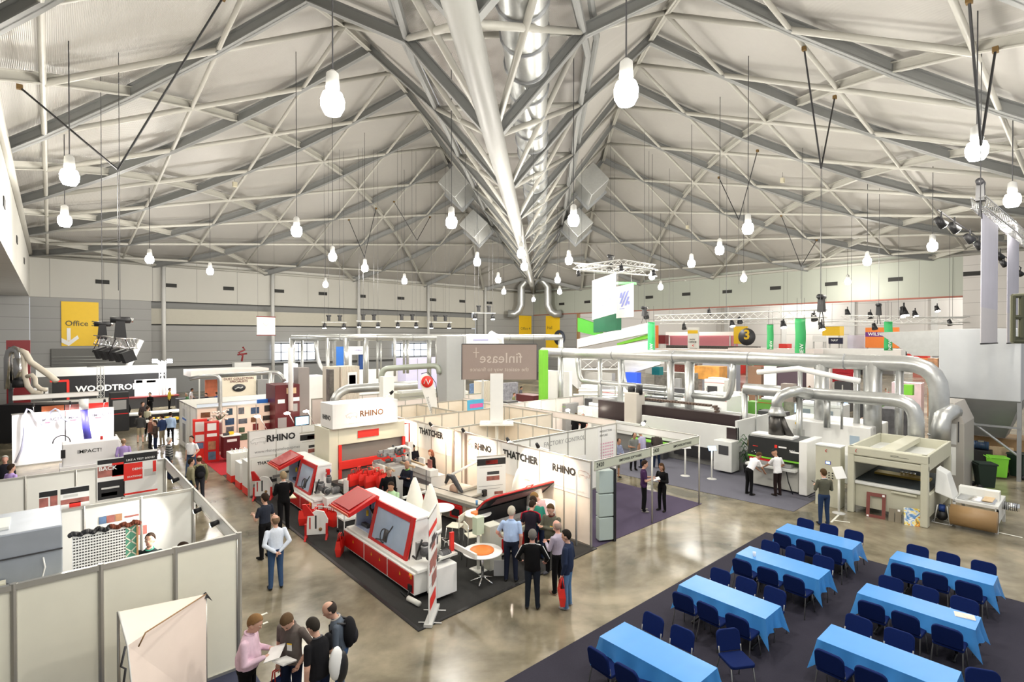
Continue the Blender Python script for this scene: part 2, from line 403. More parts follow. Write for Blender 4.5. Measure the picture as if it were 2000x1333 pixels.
# the V truss
TT = mat('truss_tube_paint', (.25, .25, .235), .5); tr = MB(); tr.use(TT, True).tube([hall(s, 0, 14.25 if abs(s) < 40 else 14.0) for s in (-LD, -30, -10, 10, 30, LD)], .42, 18)
tr.build('truss_tube', TT, ce)
for sg in (-1, 1):
    for oz in (0, .75):
        bb = MB(); bb.use(BEAM).tube([hall(s, sg * (chord(s)[0] + oz * .5), chord(s)[1] + oz) for s in (-LD, -20.8, 0, 20.8, LD)], .17, 8)
        bb.build('truss_chord', BEAM, ce)
    side = MB(); ss = [-LD + 2 * LD * i / 24 for i in range(25)]
    for k in range(-5, 6):
        s = k * G; s2 = s + G / 2; wt, zt = chord(s); a, c_ = hall(s, 0, 14.25), hall(s, sg * wt, zt)
        if wt > .6:
            d = (c_ - a).normalized(); ax = hall(1, 0, 0) - hall(0, 0, 0); n = d.cross(ax)
            bm = MB()
            for (u0, u1, v0, v1) in ((-.18, .18, .17, .22), (-.18, .18, -.22, -.17), (-.03, .03, -.2, .2)):
                bm.add([a + ax*u0 + n*v0, a + ax*u1 + n*v0, a + ax*u1 + n*v1, a + ax*u0 + n*v1, c_ + ax*u0 + n*v0, c_ + ax*u1 + n*v0, c_ + ax*u1 + n*v1, c_ + ax*u0 + n*v1],
                       [(0,1,2,3),(4,5,6,7),(0,1,5,4),(1,2,6,5),(2,3,7,6),(3,0,4,7)])
            bm.build('truss_web', BEAM, ce)
        for e2 in (s - G, s + G):
            w2, z2 = chord(e2)
            if abs(e2) < LD: MB().use(TUBE, True).cyl(a, hall(e2, sg * w2, z2), .13, n=8).build('truss_diagonal', TUBE, ce)
        if abs(s) < 38:
            MB().use(TUBE, True).cyl(hall(s, sg * wt, zt), hall(s2, sg * 7.8, zr(s2, 7.8)), .12, n=8).build('truss_brace', TUBE, ce)
for k in range(-4, 5):
    s = k * G; wt, zt = chord(s); MB().use(TUBE, True).cyl(hall(s, -wt, zt), hall(s, wt, zt), .14, n=8).build('truss_tie', TUBE, ce)
# soffit between the top chords
b = MB(); b.use(wave_mat('ribbed_soffit', (.42, .40, .38), 5, 'X', .45, .1, .5))
vs = []
for i in range(25):
    s = -LD + 2 * LD * i / 24; wt, zt = chord(s); vs += [hall(s, -wt - .2, zt + 1.0), hall(s, wt + .2, zt + 1.0)]
b.add(vs, [(2*i, 2*i+1, 2*i+3, 2*i+2) for i in range(24)]).build('ridge_soffit', None, ce)
# air ducts in the truss
dk = thing('air_duct', 'large spiral air duct running inside the diagonal roof truss', 'duct')
pts = [hall(s, 1.35, 17.0) for s in range(-44, 22, 2)]
MB().use(GALV, True).tube(pts, .85, 20).build('duct_pipe', GALV, dk)
for s in range(-44, 20, 2): MB().use(DGAL, True).cyl(hall(s, 1.35, 17), hall(s + .12, 1.35, 17), .92, n=20).build('duct_joint', DGAL, dk)
for sg, nm in ((-1, 'left'), (1, 'right')):
    t = thing('air_duct', 'square duct outlet boxes hung on the %s side of the truss' % nm, 'duct')
    for s in (6, 13):
        p = hall(s, sg * (6.4 - (s - 6) * .12), 20.6 - (s - 6) * .35); R = Matrix.Translation(p) @ Matrix.Rotation(PI/4, 4, 'Z') @ Matrix.Rotation(-sg * .75, 4, 'X')
        bb = MB(); bb.box(-2.2, -1.1, -1.1, 2.2, 1.1, 1.1, R); bb.build('duct_box', GALV, t, .05)
        bb = MB(); bb.box(2.2, -1.3, -1.3, 2.5, 1.3, 1.3, R); bb.build('duct_mouth', DGAL, t)
    # round elbows coming down the corner
    x0 = 960 + 58 if sg < 0 else 1070
    q = dep(x0, 86, 0); pts = []
    for z in (zat(540, 86) + 1.2,): pass
    ts = thing('air_duct', 'big grey swan neck duct at the far corner, %s one' % nm, 'duct')
    top = dep(x0, 86, 13.8); inn = dep(x0 - sg * 22, 86, 15.4); out = dep(x0 + sg * 26, 86, 9.9)
    path = [inn, dep(x0 - sg * 8, 86, 15.2), top + V((0, 0, .4)), dep(x0, 86, 12.2), dep(x0, 86, 11.3), dep(x0 + sg * 5, 86, 10.3), dep(x0 + sg * 13, 86, 9.8), out]
    MB().use(GALV, True).tube(path, .62, 16).build('duct_pipe', mat('warm_galvanised', (.42, .4, .34), .4, .4), ts)
def roofz(p):
    s, c = (p[0] + p[1]) / R2 - A0, (p[0] - p[1]) / R2 - B0
    return min(zr(s, c) + .5, 21) if abs(c) > 4 else 14.2
# pendant lamps
lp = None; k = 0
LPX = ((651,205,'nearest pendant lamp left of the truss'),(1222,185,'nearest pendant lamp right of the truss'),(138,348,'pendant lamp above the yellow office sign'),(128,433,'pendant lamp just under another by the left wall'),
 (580,453,''),(882,436,''),(1120,432,''),(1460,448,''),(1405,490,''),(293,508,''),(411,531,''),(650,503,''),(713,525,''),(932,513,''),(1905,297,'pendant lamp hanging on the black V straps at the right edge'),
 (1975,393,'pendant lamp beside the lattice truss at the right edge'),(1820,483,''),(1693,512,''),(1350,516,''),(1111,510,''),(1018,497,''),(1024,522,''),(973,548,''),(984,571,''),(1089,548,''),(1093,571,''),
 (790,550,''),(636,557,''),(1273,541,''),(1290,562,''),(1452,545,''),(1042,586,''),(1655,552,''))
for px, py, lab in LPX:
    D = (LAMPZ - HC) * FPX / (HY - py); p = dep(px, D, LAMPZ)
    if lp is None:
        lp = thing('pendant_lamp', lab, 'lamp', p)
        MB().use(LAMP, True).lathe([(.02, -.27), (.18, -.24), (.26, -.09), (.27, .09), (.22, .24), (.1, .32)], n=16).build('lamp_globe', LAMP, lp)
        MB().use(LGREY, True).lathe([(.13, .3), (.16, .36), (.14, .7), (.05, .78)], n=14).build('ballast_housing', LGREY, lp)
        MB().use(DARK, True).cyl((0, 0, 0), (0, 0, 1), .018, n=6).build('suspension_cable', DARK, lp, 0, (0, 0, .75))
        o = lp
    else: o = dup(lp, p)
    o['label'] = lab or 'round glowing pendant lamp in the grid under the white roof'
    o['group'] = 'pendant lamps under the roof'
    a_, b_ = (p.x + p.y) / R2 - A0, (p.x - p.y) / R2 - B0
    roof_z = (zr(a_, b_) + .9) if abs(b_) > 7.8 else chord(a_)[1] + (.6 if abs(b_) < chord(a_)[0] else .6 + (abs(b_) - chord(a_)[0]) * .9)
    if abs(b_) < 1.2: roof_z = 14.0
    for q in o.children:
        if q.name.startswith('suspension'): q.scale = (1, 1, roof_z - LAMPZ - .75)
    L_ = bpy.data.lights.new('lamp_light', 'POINT'); L_.energy = LAMPW; L_.color = (1, .95, .86); L_.shadow_soft_size = .3
    lo = bpy.data.objects.new('lamp_light', L_); C.objects.link(lo); lo.parent = o; lo.location = (0, 0, -.62)
for x, y in ((2.2, 5.2), (10.5, .5), (19, -3.5)):  # lamps carried on out of view, added and boosted to brighten the foreground
    o = dup(lp, (x, y, LAMPZ), 0, 'added pendant lamp out of view above the balcony end', 'pendant lamps under the roof')
    for q in o.children:
        if q.name.startswith('suspension'): q.scale = (1, 1, 2.6)
        if q.name.startswith('lamp_light'): bpy.data.objects.remove(q)
    L_ = bpy.data.lights.new('lamp_light', 'POINT'); L_.energy = LAMPW * 2.4; L_.color = (1, .95, .86); L_.shadow_soft_size = .3
    lo = bpy.data.objects.new('lamp_light', L_); C.objects.link(lo); lo.parent = o; lo.location = (0, 0, -.62)
# lights of the hall beyond
for k in range(6):
    L_ = bpy.data.lights.new('far_hall_light', 'POINT'); L_.energy = 3000; L_.color = (1, .97, .92); L_.shadow_soft_size = .6
    lo = bpy.data.objects.new('far_hall_light', L_); C.objects.link(lo); lo.location = (78 + 22 * (k % 3), 12 + 34 * (k // 3), 13)
# ================================================================== tables and chairs
CLOTH = mat('blue_tablecloth', (.055, .27, .66), .4, ns=5, var=.03, bump=.06)
def cloth(x0, y0, x1, y1, seed):
    rnd = random.Random(seed); b = MB(); b.use(CLOTH, True); T = .757
    NX, NY = 8, 18; hx, hy = (x1 - x0) / 2, (y1 - y0) / 2
    for i in range(NX):
        for j in range(NY):
            pass
    per = []; 
    def edge(p, q, n): return [(p[0] + (q[0]-p[0]) * i / n, p[1] + (q[1]-p[1]) * i / n) for i in range(n)]
    cs = [(-hx, -hy), (hx, -hy), (hx, hy), (-hx, hy)]; N = [10, 20, 10, 20]
    ring = []; corner = []
    for k in range(4):
        for i, p in enumerate(edge(cs[k], cs[(k+1) % 4], N[k])): ring.append(p); corner.append(i == 0)
    n = len(ring); vs = []; grid = [(0, 1), ]
    for p in ring: vs.append((p[0], p[1], T))
    def out(p, i):
        x = 1 if p[0] > hx - 1e-3 else -1 if p[0] < -hx + 1e-3 else 0
        y = 1 if p[1] > hy - 1e-3 else -1 if p[1] < -hy + 1e-3 else 0
        return x, y
    drop = .30
    levels = ((.02, .012), (.3, .25), (.65, .62), (1., 1.))
    for f, g in levels:
        for i, p in enumerate(ring):
            ox, oy = out(p, i); side = 0
            L0 = math.hypot(ox, oy) or 1
            dc = min(abs(abs(p[0]) - hx) if oy and not ox else 9, abs(abs(p[1]) - hy) if ox and not oy else 9)
            flare = .05 + .045 * sin(i * 1.3 + seed) + rnd.uniform(-.008, .008)
            d = drop + rnd.uniform(-.008, .012)
            if corner[i]: d = drop * 1.75; flare = .17
            elif dc < .2: d = drop * (1 + .32 * (1 - dc / .2)); flare = .015
            vs.append((p[0] + ox / L0 * flare * g, p[1] + oy / L0 * flare * g, T - d * f))
    fs = []
    for l in range(len(levels)):
        fs += [(l*n+i, l*n+(i+1) % n, (l+1)*n+(i+1) % n, (l+1)*n+i) for i in range(n)]
    b.add(vs, fs)
    # top surface, gently creased
    tv = []; tf = []
    for j in range(NY + 1):
        for i in range(NX + 1):
            x, y = -hx + 2*hx*i/NX, -hy + 2*hy*j/NY
            e_ = 0 if i in (0, NX) or j in (0, NY) else .003 * (rnd.random() if j % 3 else 1.6) 
            tv.append((x, y, T + e_))
    for j in range(NY):
        for i in range(NX): a = j*(NX+1)+i; tf.append((a, a+1, a+NX+2, a+NX+1))
    b.add(tv, tf)
    return b
TBL = (('a', 15.0, 4.2, 15.77, 6.02, 'blue clothed table at the far left, nearest the grey sweater man'),
       ('b', 12.61, 4.16, 13.34, 6.0, 'blue clothed table with a clear cup, second back in the left column'),
       ('c', 10.1, 4.24, 10.82, 6.06, 'blue clothed table, third back in the left column'),
       ('d', 7.3, 4.12, 8.03, 5.94, 'rumpled blue clothed table nearest the aisle at the bottom edge'),
       ('e', 15.11, 1.59, 15.8, 3.44, 'blue clothed table with square creases at the back of the right column'),
       ('f', 12.57, 1.56, 13.24, 3.42, 'blue clothed table with a magazine, middle of the right column'),
       ('g', 10.12, 1.51, 10.85, 3.36, 'blue clothed table at the front of the right column'))
NAVY = mat('navy_chair_fabric', (.004, .014, .085), .85, ns=80, var=.2); LEGM = mat('grey_chair_tube', (.28, .28, .27), .35, .6)
ch0 = thing('stacking_chair', 'x', 'chair')
def padpoly(w, h, r, n=6):
    pts = []
    for cx, cz, a0 in ((w/2 - r, h - r, 0), (-w/2 + r, h - r, PI/2), (-w/2 + r*.5, r*.5, PI), (w/2 - r*.5, r*.5, 1.5*PI)):
        q = r if cz > h/2 else r * .5
        pts += [(cx + q * cos(a0 + PI/2*i/n), cz + q * sin(a0 + PI/2*i/n)) for i in range(n + 1)]
    return pts
Rb = Matrix.Translation((0, -.2, .5)) @ Matrix.Rotation(rad(12), 4, 'X')
MB().prof([(p[0], p[1]) for p in padpoly(.45, .36, .1)], -.03, .025, 'y', Rb).build('backrest', NAVY, ch0, .015)
bk = MB(); bk.prism([(p[0], p[1] - .2) for p in padpoly(.46, .44, .07)], .435, .49); bk.build('seat', NAVY, ch0, .015)
for sx in (-1, 1):
    MB().use(LEGM, True).tube([(sx*.2, .17, .44), (sx*.225, .26, 0)], .012, 8).build('leg', LEGM, ch0)
    MB().use(LEGM, True).tube([(sx*.21, -.2, .6), (sx*.21, -.17, .45), (sx*.235, -.28, 0)], .012, 8).build('leg', LEGM, ch0)
MB().use(LEGM, True).tube([(-.21, -.19, .44), (-.21, .18, .43), (.21, .18, .43), (.21, -.19, .44)], .012, 8).build('seat_frame', LEGM, ch0)
used = [False]
def chair(x, y, rz, lab, grp):
    if not used[0]: used[0] = True; ch0.location = (x, y, .012); ch0.rotation_euler.z = rz; tag(ch0, lab, None, grp)
    else: dup(ch0, (x, y, .012), rz, lab, grp)
SK = {'near': 'aisle side facing away', 'far': 'far side'}
for i, (n, x0, y0, x1, y1, lab) in enumerate(TBL):
    t = thing('trestle_table', lab.replace('blue clothed table', 'folding table under blue cloth').replace('rumpled folding', 'folding'), 'table', ((x0+x1)/2, (y0+y1)/2, .012), 0, None)
    MB().box(-(x1-x0)/2 + .01, -(y1-y0)/2 + .01, .70, (x1-x0)/2 - .01, (y1-y0)/2 - .01, .735).build('tabletop', LGREY, t, .01)
    for sy in (-1, 1):
        l = MB(); l.use(BLACK, True)
        l.tube([(-.28, sy*.62, .05), (.28, sy*.62, .05)], .022, 8); l.tube([(0, sy*.62, .05), (0, sy*.62, .70)], .025, 8)
        for sx in (-1, 1): l.ball((sx*.28, sy*.62, .035), .035, 8, 6)
        l.build('leg', BLACK, t)
    c = cloth(x0, y0, x1, y1, i + 3).build('tablecloth', CLOTH); c.location = ((x0+x1)/2, (y0+y1)/2, .012)
    tag(c, lab.replace('blue clothed table', 'blue plastic cloth on table'), 'tablecloth')
    place = {'a': 'the furthest left column table', 'b': 'the table with the cup', 'c': 'the third left column table', 'd': 'the front left column table',
             'e': 'the back right column table', 'f': 'the table with the magazine', 'g': 'the front right column table'}[n]
    ys = [y1 - .32, (y0+y1)/2, y0 + .3]; pos = ['left', 'middle', 'right']
    for j, y in enumerate(ys):
        if n in 'dg' and j == 2: pass
        else: chair(x0 - .2, y + .03 * ((i*3+j) % 3 - 1), -PI/2 + .06 * ((i+j) % 3 - 1), 'navy padded chair on near side of %s, %s of three' % (place, pos[j]), 'navy chairs around the blue tables')
        if n in 'dg' and j == 2: continue
        chair(x1 + .22, y - .02 * ((i+2*j) % 3 - 1), PI/2 + .05 * ((i+2*j) % 3 - 1), 'navy padded chair on far side of %s, %s one' % (place, pos[j]), 'navy chairs around the blue tables')
p = at(1440, 1345); chair(p.x, p.y, PI - .55, 'navy chair standing askew at the end of the front left table', 'navy chairs around the blue tables')
p = at(1870, 1345); chair(8.75+2.0, 1.15, PI/2 + .5, 'navy chair turned outwards at the end of the front right table', 'navy chairs around the blue tables')
cup = MB(); cup.use(mat('clear_plastic', (.9, .95, 1), .1, alpha=.45), True).lathe([(.025, 0), (.03, .0), (.042, .11), (.04, .11), (.028, .004)], n=16)
o = cup.build('plastic_cup', None, None, 0, tuple(at(1475, 1089, .775))); tag(o, 'clear plastic cup standing on the blue tablecloth', 'cup')
p = at(1888, 1207, .77)
mg = thing('magazine', 'printed magazine lying on the blue tablecloth', 'magazine', (p.x, p.y, .772), .25)
MB().box(-.11, -.15, 0, .11, .15, .012).build('pages', PAPER, mg)
cv = MB(); cv.use(mat('magazine_cover', (.8, .55, .45), .4, ns=14, var=.5)).box(-.105, -.15, .012, .105, .15, .015); cv.build('cover', None, mg)
# ================================================================== people
SKINS = {'fair': (.62, .36, .26), 'tan': (.45, .24, .15), 'pink': (.68, .36, .28)}
ARMS = {'down': ((.055, -.03, -.28), (.03, .05, -.53)), 'front': ((.06, .05, -.27), (-.06, .27, -.22)), 'crossed': ((.06, .10, -.25), (-.31, .17, -.19)),
        'phone': ((.08, .16, -.22), (-.09, .13, .08)), 'pocket': ((.12, -.08, -.26), (.0, .06, -.47)), 'back': ((.09, -.12, -.25), (-.12, -.17, -.42)),
        'reach': ((.05, .2, -.2), (.0, .42, -.3)), 'low': ((.04, .12, -.25), (-.04, .3, -.42)), 'point': ((.12, .15, -.16), (.1, .4, -.1)), 'side': ((.14, .02, -.24), (.1, .2, -.38))}
cloths = {}
def fab(col, stripes=None):
    k = (tuple(col), stripes)
    if k in cloths: return cloths[k]
    m = mat('fabric_%d' % len(cloths), col, .85, ns=25, var=.12, bump=.05); cloths[k] = m
    if stripes:
        nt = m.node_tree; b = nt.nodes['Principled BSDF']; tc = nt.nodes.new('ShaderNodeTexCoord'); wv = nt.nodes.new('ShaderNodeTexWave')
        wv.bands_direction = 'Z' if stripes[0] != 'check' else 'X'; wv.inputs['Scale'].default_value = stripes[1]
        cr = nt.nodes.new('ShaderNodeValToRGB'); cr.color_ramp.interpolation = 'CONSTANT'; cr.color_ramp.elements[1].position = .5
        cr.color_ramp.elements[0].color = (*col, 1); cr.color_ramp.elements[1].color = (*stripes[2], 1)
        nt.links.new(tc.outputs['Object'], wv.inputs['Vector']); nt.links.new(wv.outputs['Fac'], cr.inputs[0]); nt.links.new(cr.outputs[0], b.inputs['Base Color'])
    return m
def skinm(k): return mat('skin_' + k, SKINS[k], .55, ns=8, var=.06)
def hairm(c): return mat('hair_%d' % (hash(tuple(c)) % 9999), c, .8, ns=60, var=.3)
EYEW = mat('eye_white', (.8, .78, .75), .3); LIPS = mat('lips', (.42, .13, .11), .5); EYED = mat('eye_dark', (.03, .02, .015), .3)
def person(label, loc, rz, h=1.76, top=(.1, .1, .12), bot=(.02, .02, .03), skin='fair', hair=(.06, .04, .025), hs='short', arms=('down', 'down'), lean=0.,
           head=(0., 0.), sleeve='long', fine=.017, legs='stand', g=1., shorts=False, shoe=(.02, .018, .016), coat=False, stripes=None, skirt=0, badge=False, group=None, tuck=True, z0=0.0, collar=None, lanyard=None, pipe=None):
    k = h / 1.75; root = thing('person', label, 'person', (loc[0], loc[1], z0), rz, group)
    sit = legs == 'sit'; hz = .93 if not sit else .52
    RL = Matrix.Rotation(-lean, 4, 'X'); PV = V((0, 0, hz))
    def U(p): return PV + RL @ (V(p) - V((0, 0, .93)))       # upper body
    tl, trs, shm, sk = fab(top, stripes), fab(bot), fab(shoe), skinm(skin)
    mats = [sk, tl, trs, shm, LIPS, EYED]
    b = MB(); segs = []
    def limb(p, q, r1, r2, lab):
        b.cyl(p, q, r1, r2, 12); b.ball(p, r1, 12, 8); b.ball(q, r2, 12, 8); segs.append((V(p), V(q), (r1 + r2) / 2, lab))
    # torso
    rings = [(.86, .13*g, .10*g, 0), (.93, .165*g, .12*g, 0), (1.02, .158*g, .115*g + (g-1)*.2, .005), (1.12, .155*g, .112*g + (g-1)*.25, .005), (1.24, .172*g, .118*g, 0), (1.34, .182, .115, -.005), (1.40, .165, .098, -.01), (1.445, .10, .075, -.012), (1.47, .062, .062, -.01)]
    if skirt: rings[0] = (.80, .17, .13, 0)
    n = 16; vs = []
    for z, rx, ry, oy in rings: vs += [U((rx*cos(2*PI*i/n), oy + ry*sin(2*PI*i/n), z)) for i in range(n)]
    m = len(rings)
    b.add(vs, [(i*n+j, i*n+(j+1) % n, (i+1)*n+(j+1) % n, (i+1)*n+j) for i in range(m-1) for j in range(n)] + [tuple(range(n))[::-1], tuple(range((m-1)*n, m*n))])
    segs += [(U((sx*.055, 0, .96)), U((sx*.055, 0, 1.34)), .128*g, 'torso') for sx in (-1, 0, 1)]; segs.append((U((-.12, 0, 1.38)), U((.12, 0, 1.38)), .07, 'torso'))
    segs.append((PV + V((-.06, 0, -.02)), PV + V((.06, 0, -.02)), .12, 'hip'))
    # head
    nb = U((0, -.005, 1.47)); RH = RL @ Matrix.Rotation(head[1], 4, 'Z') @ Matrix.Rotation(-head[0], 4, 'X')
    def Hd(p): return nb + RH @ (V(p) + V((0, .012, .165)))
    HM = Matrix.Translation(nb) @ RH.to_4x4() @ Matrix.Translation((0, .012, .165))
    b.cyl(U((0, -.01, 1.41)), Hd((0, -.01, -.06)), .056, .052, 12); segs.append((U((0, -.01, 1.44)), Hd((0, 0, -.08)), .052, 'neck'))
    HM = HM @ Matrix.Scale(1.09, 4)
    b.ball((0, 0, .012), (.077, .097, .108), 16, 12, HM); b.ball((0, .026, -.065), (.056, .064, .066), 14, 10, HM)
    b.ball((0, .098, -.025), (.014, .02, .024), 8, 6, HM)
    for sx in (-1, 1): b.ball((sx*.079, -.004, -.018), (.011, .02, .031), 8, 6, HM)
    segs.append((Hd((0, 0, .03)), Hd((0, .02, -.06)), .075, 'head'))
    # arms
    hands = []
    for sx, a in ((-1, arms[0]), (1, arms[1])):
        e, wv = ARMS[a]; sh = U((sx*.19, -.01, 1.385))
        def A(q): return sh + RL @ V((sx*q[0], q[1], q[2])) if a not in ('low', 'reach') or lean < .3 else sh + V((sx*q[0], q[1], q[2]))
        el, wr = A(e), A(wv); th = .012 if sleeve == 'long' else .004
        limb(sh, el, .056 * (g*.5+.5), .046 + th*.4, 'ua'); limb(el, wr, .042 + th, .027 + th, 'fa')
        d = (wr - el).normalized(); hc = wr + d * .055
        q = d.to_track_quat('Z', 'X').to_matrix().to_4x4()
        b.ball((0, 0, 0), (.024, .042, .055), 10, 8, Matrix.Translation(hc) @ q); segs.append((wr + d*.02, hc + d*.04, .03, 'hand')); hands.append((hc, d, q, sx, a))
    # legs
    for sx in (-1, 1):
        hp = PV + V((sx*.088, 0, -.02))
        if sit: kn, an = V((sx*.11, .43, .5)), V((sx*.11, .42, .09))
        elif legs == 'walk': kn, an = V((sx*.09, .10*sx + .03, .50)), V((sx*.09, .22*sx - .03, .09 if sx > 0 else .12))
        elif legs == 'wide': kn, an = V((sx*.15, .02, .50)), V((sx*.19, -.01, .09))
        else: kn, an = V((sx*.10, .02, .50)), V((sx*.115, -.01, .09))
        ex = .012 if not shorts else 0
        limb(hp, kn, .092*(g*.5+.5), .062 + ex*.4, 'thigh'); limb(kn, an, .057 + ex, .04 + ex, 'shin')
        fr = Matrix.Translation(an + V((sx*.012, .05, -.045))) @ Matrix.Rotation(-sx*.15, 4, 'Z')
        b.ball((0, 0, 0), (.046, .135, .043), 12, 8, fr); segs.append((an + V((0, -.05, -.06)), an + V((sx*.02, .15, -.06)), .035, 'shoe'))
    o = b.build('body', sk, root); md = o.modifiers.new('r', 'REMESH'); md.mode = 'VOXEL'; md.voxel_size = fine; md.use_smooth_shade = True
    sm = o.modifiers.new('s', 'SMOOTH'); sm.factor = .5; sm.iterations = 2
    me = bpy.data.meshes.new_from_object(o.evaluated_get(bpy.context.evaluated_depsgraph_get())); o.modifiers.clear()
    old = o.data; o.data = me; bpy.data.meshes.remove(old)
    me.materials.clear(); [me.materials.append(x) for x in mats]
    N = len(me.polygons); cc = np.empty(N*3); me.polygons.foreach_get('center', cc); cc = cc.reshape(N, 3)
    best = np.full(N, 9.); lab = np.zeros(N, int); tt = np.zeros(N)
    for i, (p, q, r, l) in enumerate(segs):
        p_, d = np.array(p), np.array(q - p); t = np.clip(((cc - p_) @ d) / max(d @ d, 1e-9), 0, 1); ds = np.linalg.norm(cc - (p_ + t[:, None] * d), axis=1) - r
        mk = ds < best; best[mk] = ds[mk]; lab[mk] = i; tt[mk] = t[mk]
    mi = np.zeros(N, int)
    ux = np.array(PV); inv = np.array(RL.to_3x3().inverted()); up = (cc - ux) @ inv.T; uz = up[:, 2] + .93
    hem = (.985 if tuck else .87) if not coat else .80
    for i, (_, _, _, l) in enumerate(segs):
        mk = lab == i
        if l == 'torso': mi[mk] = np.where(uz[mk] < hem, 2, 1)
        elif l == 'hip': mi[mk] = np.where(uz[mk] > hem, 1, 2)
        elif l == 'ua': mi[mk] = 1 if sleeve != 'short' else np.where(tt[mk] < .8, 1, 0)
        elif l == 'fa': mi[mk] = 1 if sleeve == 'long' else 0
        elif l == 'thigh': mi[mk] = np.where(uz[mk] > max(hem, .0), 1, 2) if not sit else 2
        elif l == 'shin': mi[mk] = 0 if shorts else 2
        elif l == 'shoe': mi[mk] = 3
        elif l == 'neck': mi[mk] = np.where(tt[mk] < .12, 1, 0)
    me.polygons.foreach_set('material_index', mi.astype(np.int32)); me.polygons.foreach_set('use_smooth', [True]*N); me.update()
    if fine < .022:        # fingers, eyes, mouth become part of the body mesh
        f = MB()
        for hc, d, q, sx, a in hands:
            M = Matrix.Translation(hc) @ q
            f.use(sk, True)
            for j, ln in enumerate((.072, .08, .074, .058)):
                y = -.03 + .02*j; c1 = .35 if a in ('front', 'crossed', 'phone', 'reach') else .55; s_ = -1 if sx > 0 else 1
                f.tube([M @ V((0, y, .035)), M @ V((.004*s_, y*1.1, .035 + ln*.5)), M @ V((.03*s_*c1*2, y*1.1, .035 + ln*.92))], [.0095, .0085, .0065], 6)
            f.tube([M @ V((0, -.032, -.01)), M @ V((-.006, -.056, .02)), M @ V((.004, -.062, .05))], [.012, .0105, .008], 6)
        f.use(LIPS).ball((0, .089, -.068), (.022, .006, .007), 8, 5, HM)
        for sx in (-1, 1):
            f.use(EYEW).ball((sx*.03, .086, .004), (.011, .006, .0042), 8, 5, HM); f.use(EYED).ball((sx*.03, .0905, .003), (.006, .004, .0045), 6, 5, HM)
            f.use(hairm(hair)).ball((sx*.031, .0925, .026), (.018, .005, .004), 6, 5, HM)
        for mm in f.mats:
            if mm.name not in [x.name for x in me.materials]: me.materials.append(mm)
        ix = {x.name: i for i, x in enumerate(me.materials)}
        bm = bmesh.new(); bm.from_mesh(me); nv = [bm.verts.new(v) for v in f.v]
        for fc, mt in zip(f.f, f.m):
            try: nf = bm.faces.new([nv[i] for i in fc]); nf.material_index = ix[f.mats[mt].name]; nf.smooth = True
            except ValueError: pass
        bm.to_mesh(me); bm.free()
    hm = hairm(hair); hb = MB(); hb.use(hm, True)
    if hs != 'none':
        tb = MB(); tb.ball((0, -.004, .018), (.083, .104, .110), 26, 20)
        if hs == 'long': 
            for i, v in enumerate(tb.v):
                if v.z < 0 and v.y < .03: v.z = v.z * 2.2 - .03; v.x *= 1.05; v.y = min(v.y, .0) - .01
        fs = []
        for fc in tb.f:
            c_ = sum((tb.v[i] for i in fc), V()) / len(fc); x, y, z = c_
            if hs == 'short': ok = (z > .068 + max(0, y) * .12) or (y < .03 and z > .022) or (y < -.022 and z > -.015) or (y < -.045 and z > -.07)
            elif hs == 'bald': ok = (.0 < z < .07 and y < .0) or (y < -.03 and -.07 < z < .075) 
            elif hs == 'thin': ok = (.0 < z < .09 and y < .02) or (z > -.06 and y < -.03)
            elif hs == 'cap': ok = z > .045
            else: ok = (z > .06 + max(0, y) * .2) or y < .02
            if ok: fs.append(fc)
        hb.add([HM @ v for v in tb.v], fs)
        if hs == 'cap': hb.ball((0, .1, .05), (.07, .07, .012), 12, 6, HM)
        ho = hb.build('hair' if hs != 'cap' else 'cap', hm, root); s_ = ho.modifiers.new('t', 'SOLIDIFY'); s_.thickness = .007; s_.offset = 1; sd = ho.modifiers.new('u', 'SUBSURF'); sd.levels = sd.render_levels = 1
    if badge:
        M = Matrix.Translation(U((-.075, .135*g, 1.2))) @ RL.to_4x4(); bb = MB(); bb.use(PAPER).box(-.04, -.004, -.055, .04, .004, .04, M); bb.use(YEL).box(-.04, -.004, .04, .04, .004, .056, M); bb.build('name_badge', None, root)
    if collar:
        cb = MB(); cb.use(fab(collar), True).tube([U((.068*cos(a), -.008 + .066*sin(a), 1.462 - .02*sin(a))) for a in [2*PI*i/14 for i in range(14)]], .014, 8, True); cb.build('collar', None, root)
    if pipe:
        for sx, a in ((-1, arms[0]), (1, arms[1])):
            sh = U((sx*.19, -.01, 1.385)); A = lambda q, o: sh + RL @ V((sx*(q[0] + o), q[1] - .02, q[2])); e, wv = ARMS[a]
            MB().use(fab(pipe[0]), True).tube([U((sx*.07, -.01, 1.455)), U((sx*.15, -.01, 1.445)), sh + V((sx*.05, -.015, .02))] + ([A(e, .05), A(wv, .036)] if pipe[1] else [A((e[0]*.5, e[1]*.5, e[2]*.5), .045)]), .012 if pipe[1] else .026, 6).build('sleeve_piping', None, root)
    if lanyard:
        cb = MB(); cb.use(fab(lanyard), True).tube([U((-.06, -.05, 1.46)), U((-.09, .07, 1.42)), U((-.05, .135, 1.25)), U((0, .145*g, 1.13)), U((.05, .135, 1.25)), U((.09, .07, 1.42)), U((.06, -.05, 1.46))], .008, 6); cb.build('lanyard', None, root)
    root.scale = (k, k, k)
    root['_h'] = [list(root.matrix_basis @ hc) for hc, _, _, _, _ in hands] if False else 0
    del root['_h']
    return root, [Matrix.Translation((loc[0], loc[1], z0)) @ Matrix.Rotation(rz, 4, 'Z') @ (k * hc) for hc, *_ in hands]
def facing(px_dir):                   # heading so that local +Y points along an image-plane direction (right, away)
    r, f = px_dir; return math.atan2(-(f * SY + r * CY), f * CY - r * SY)
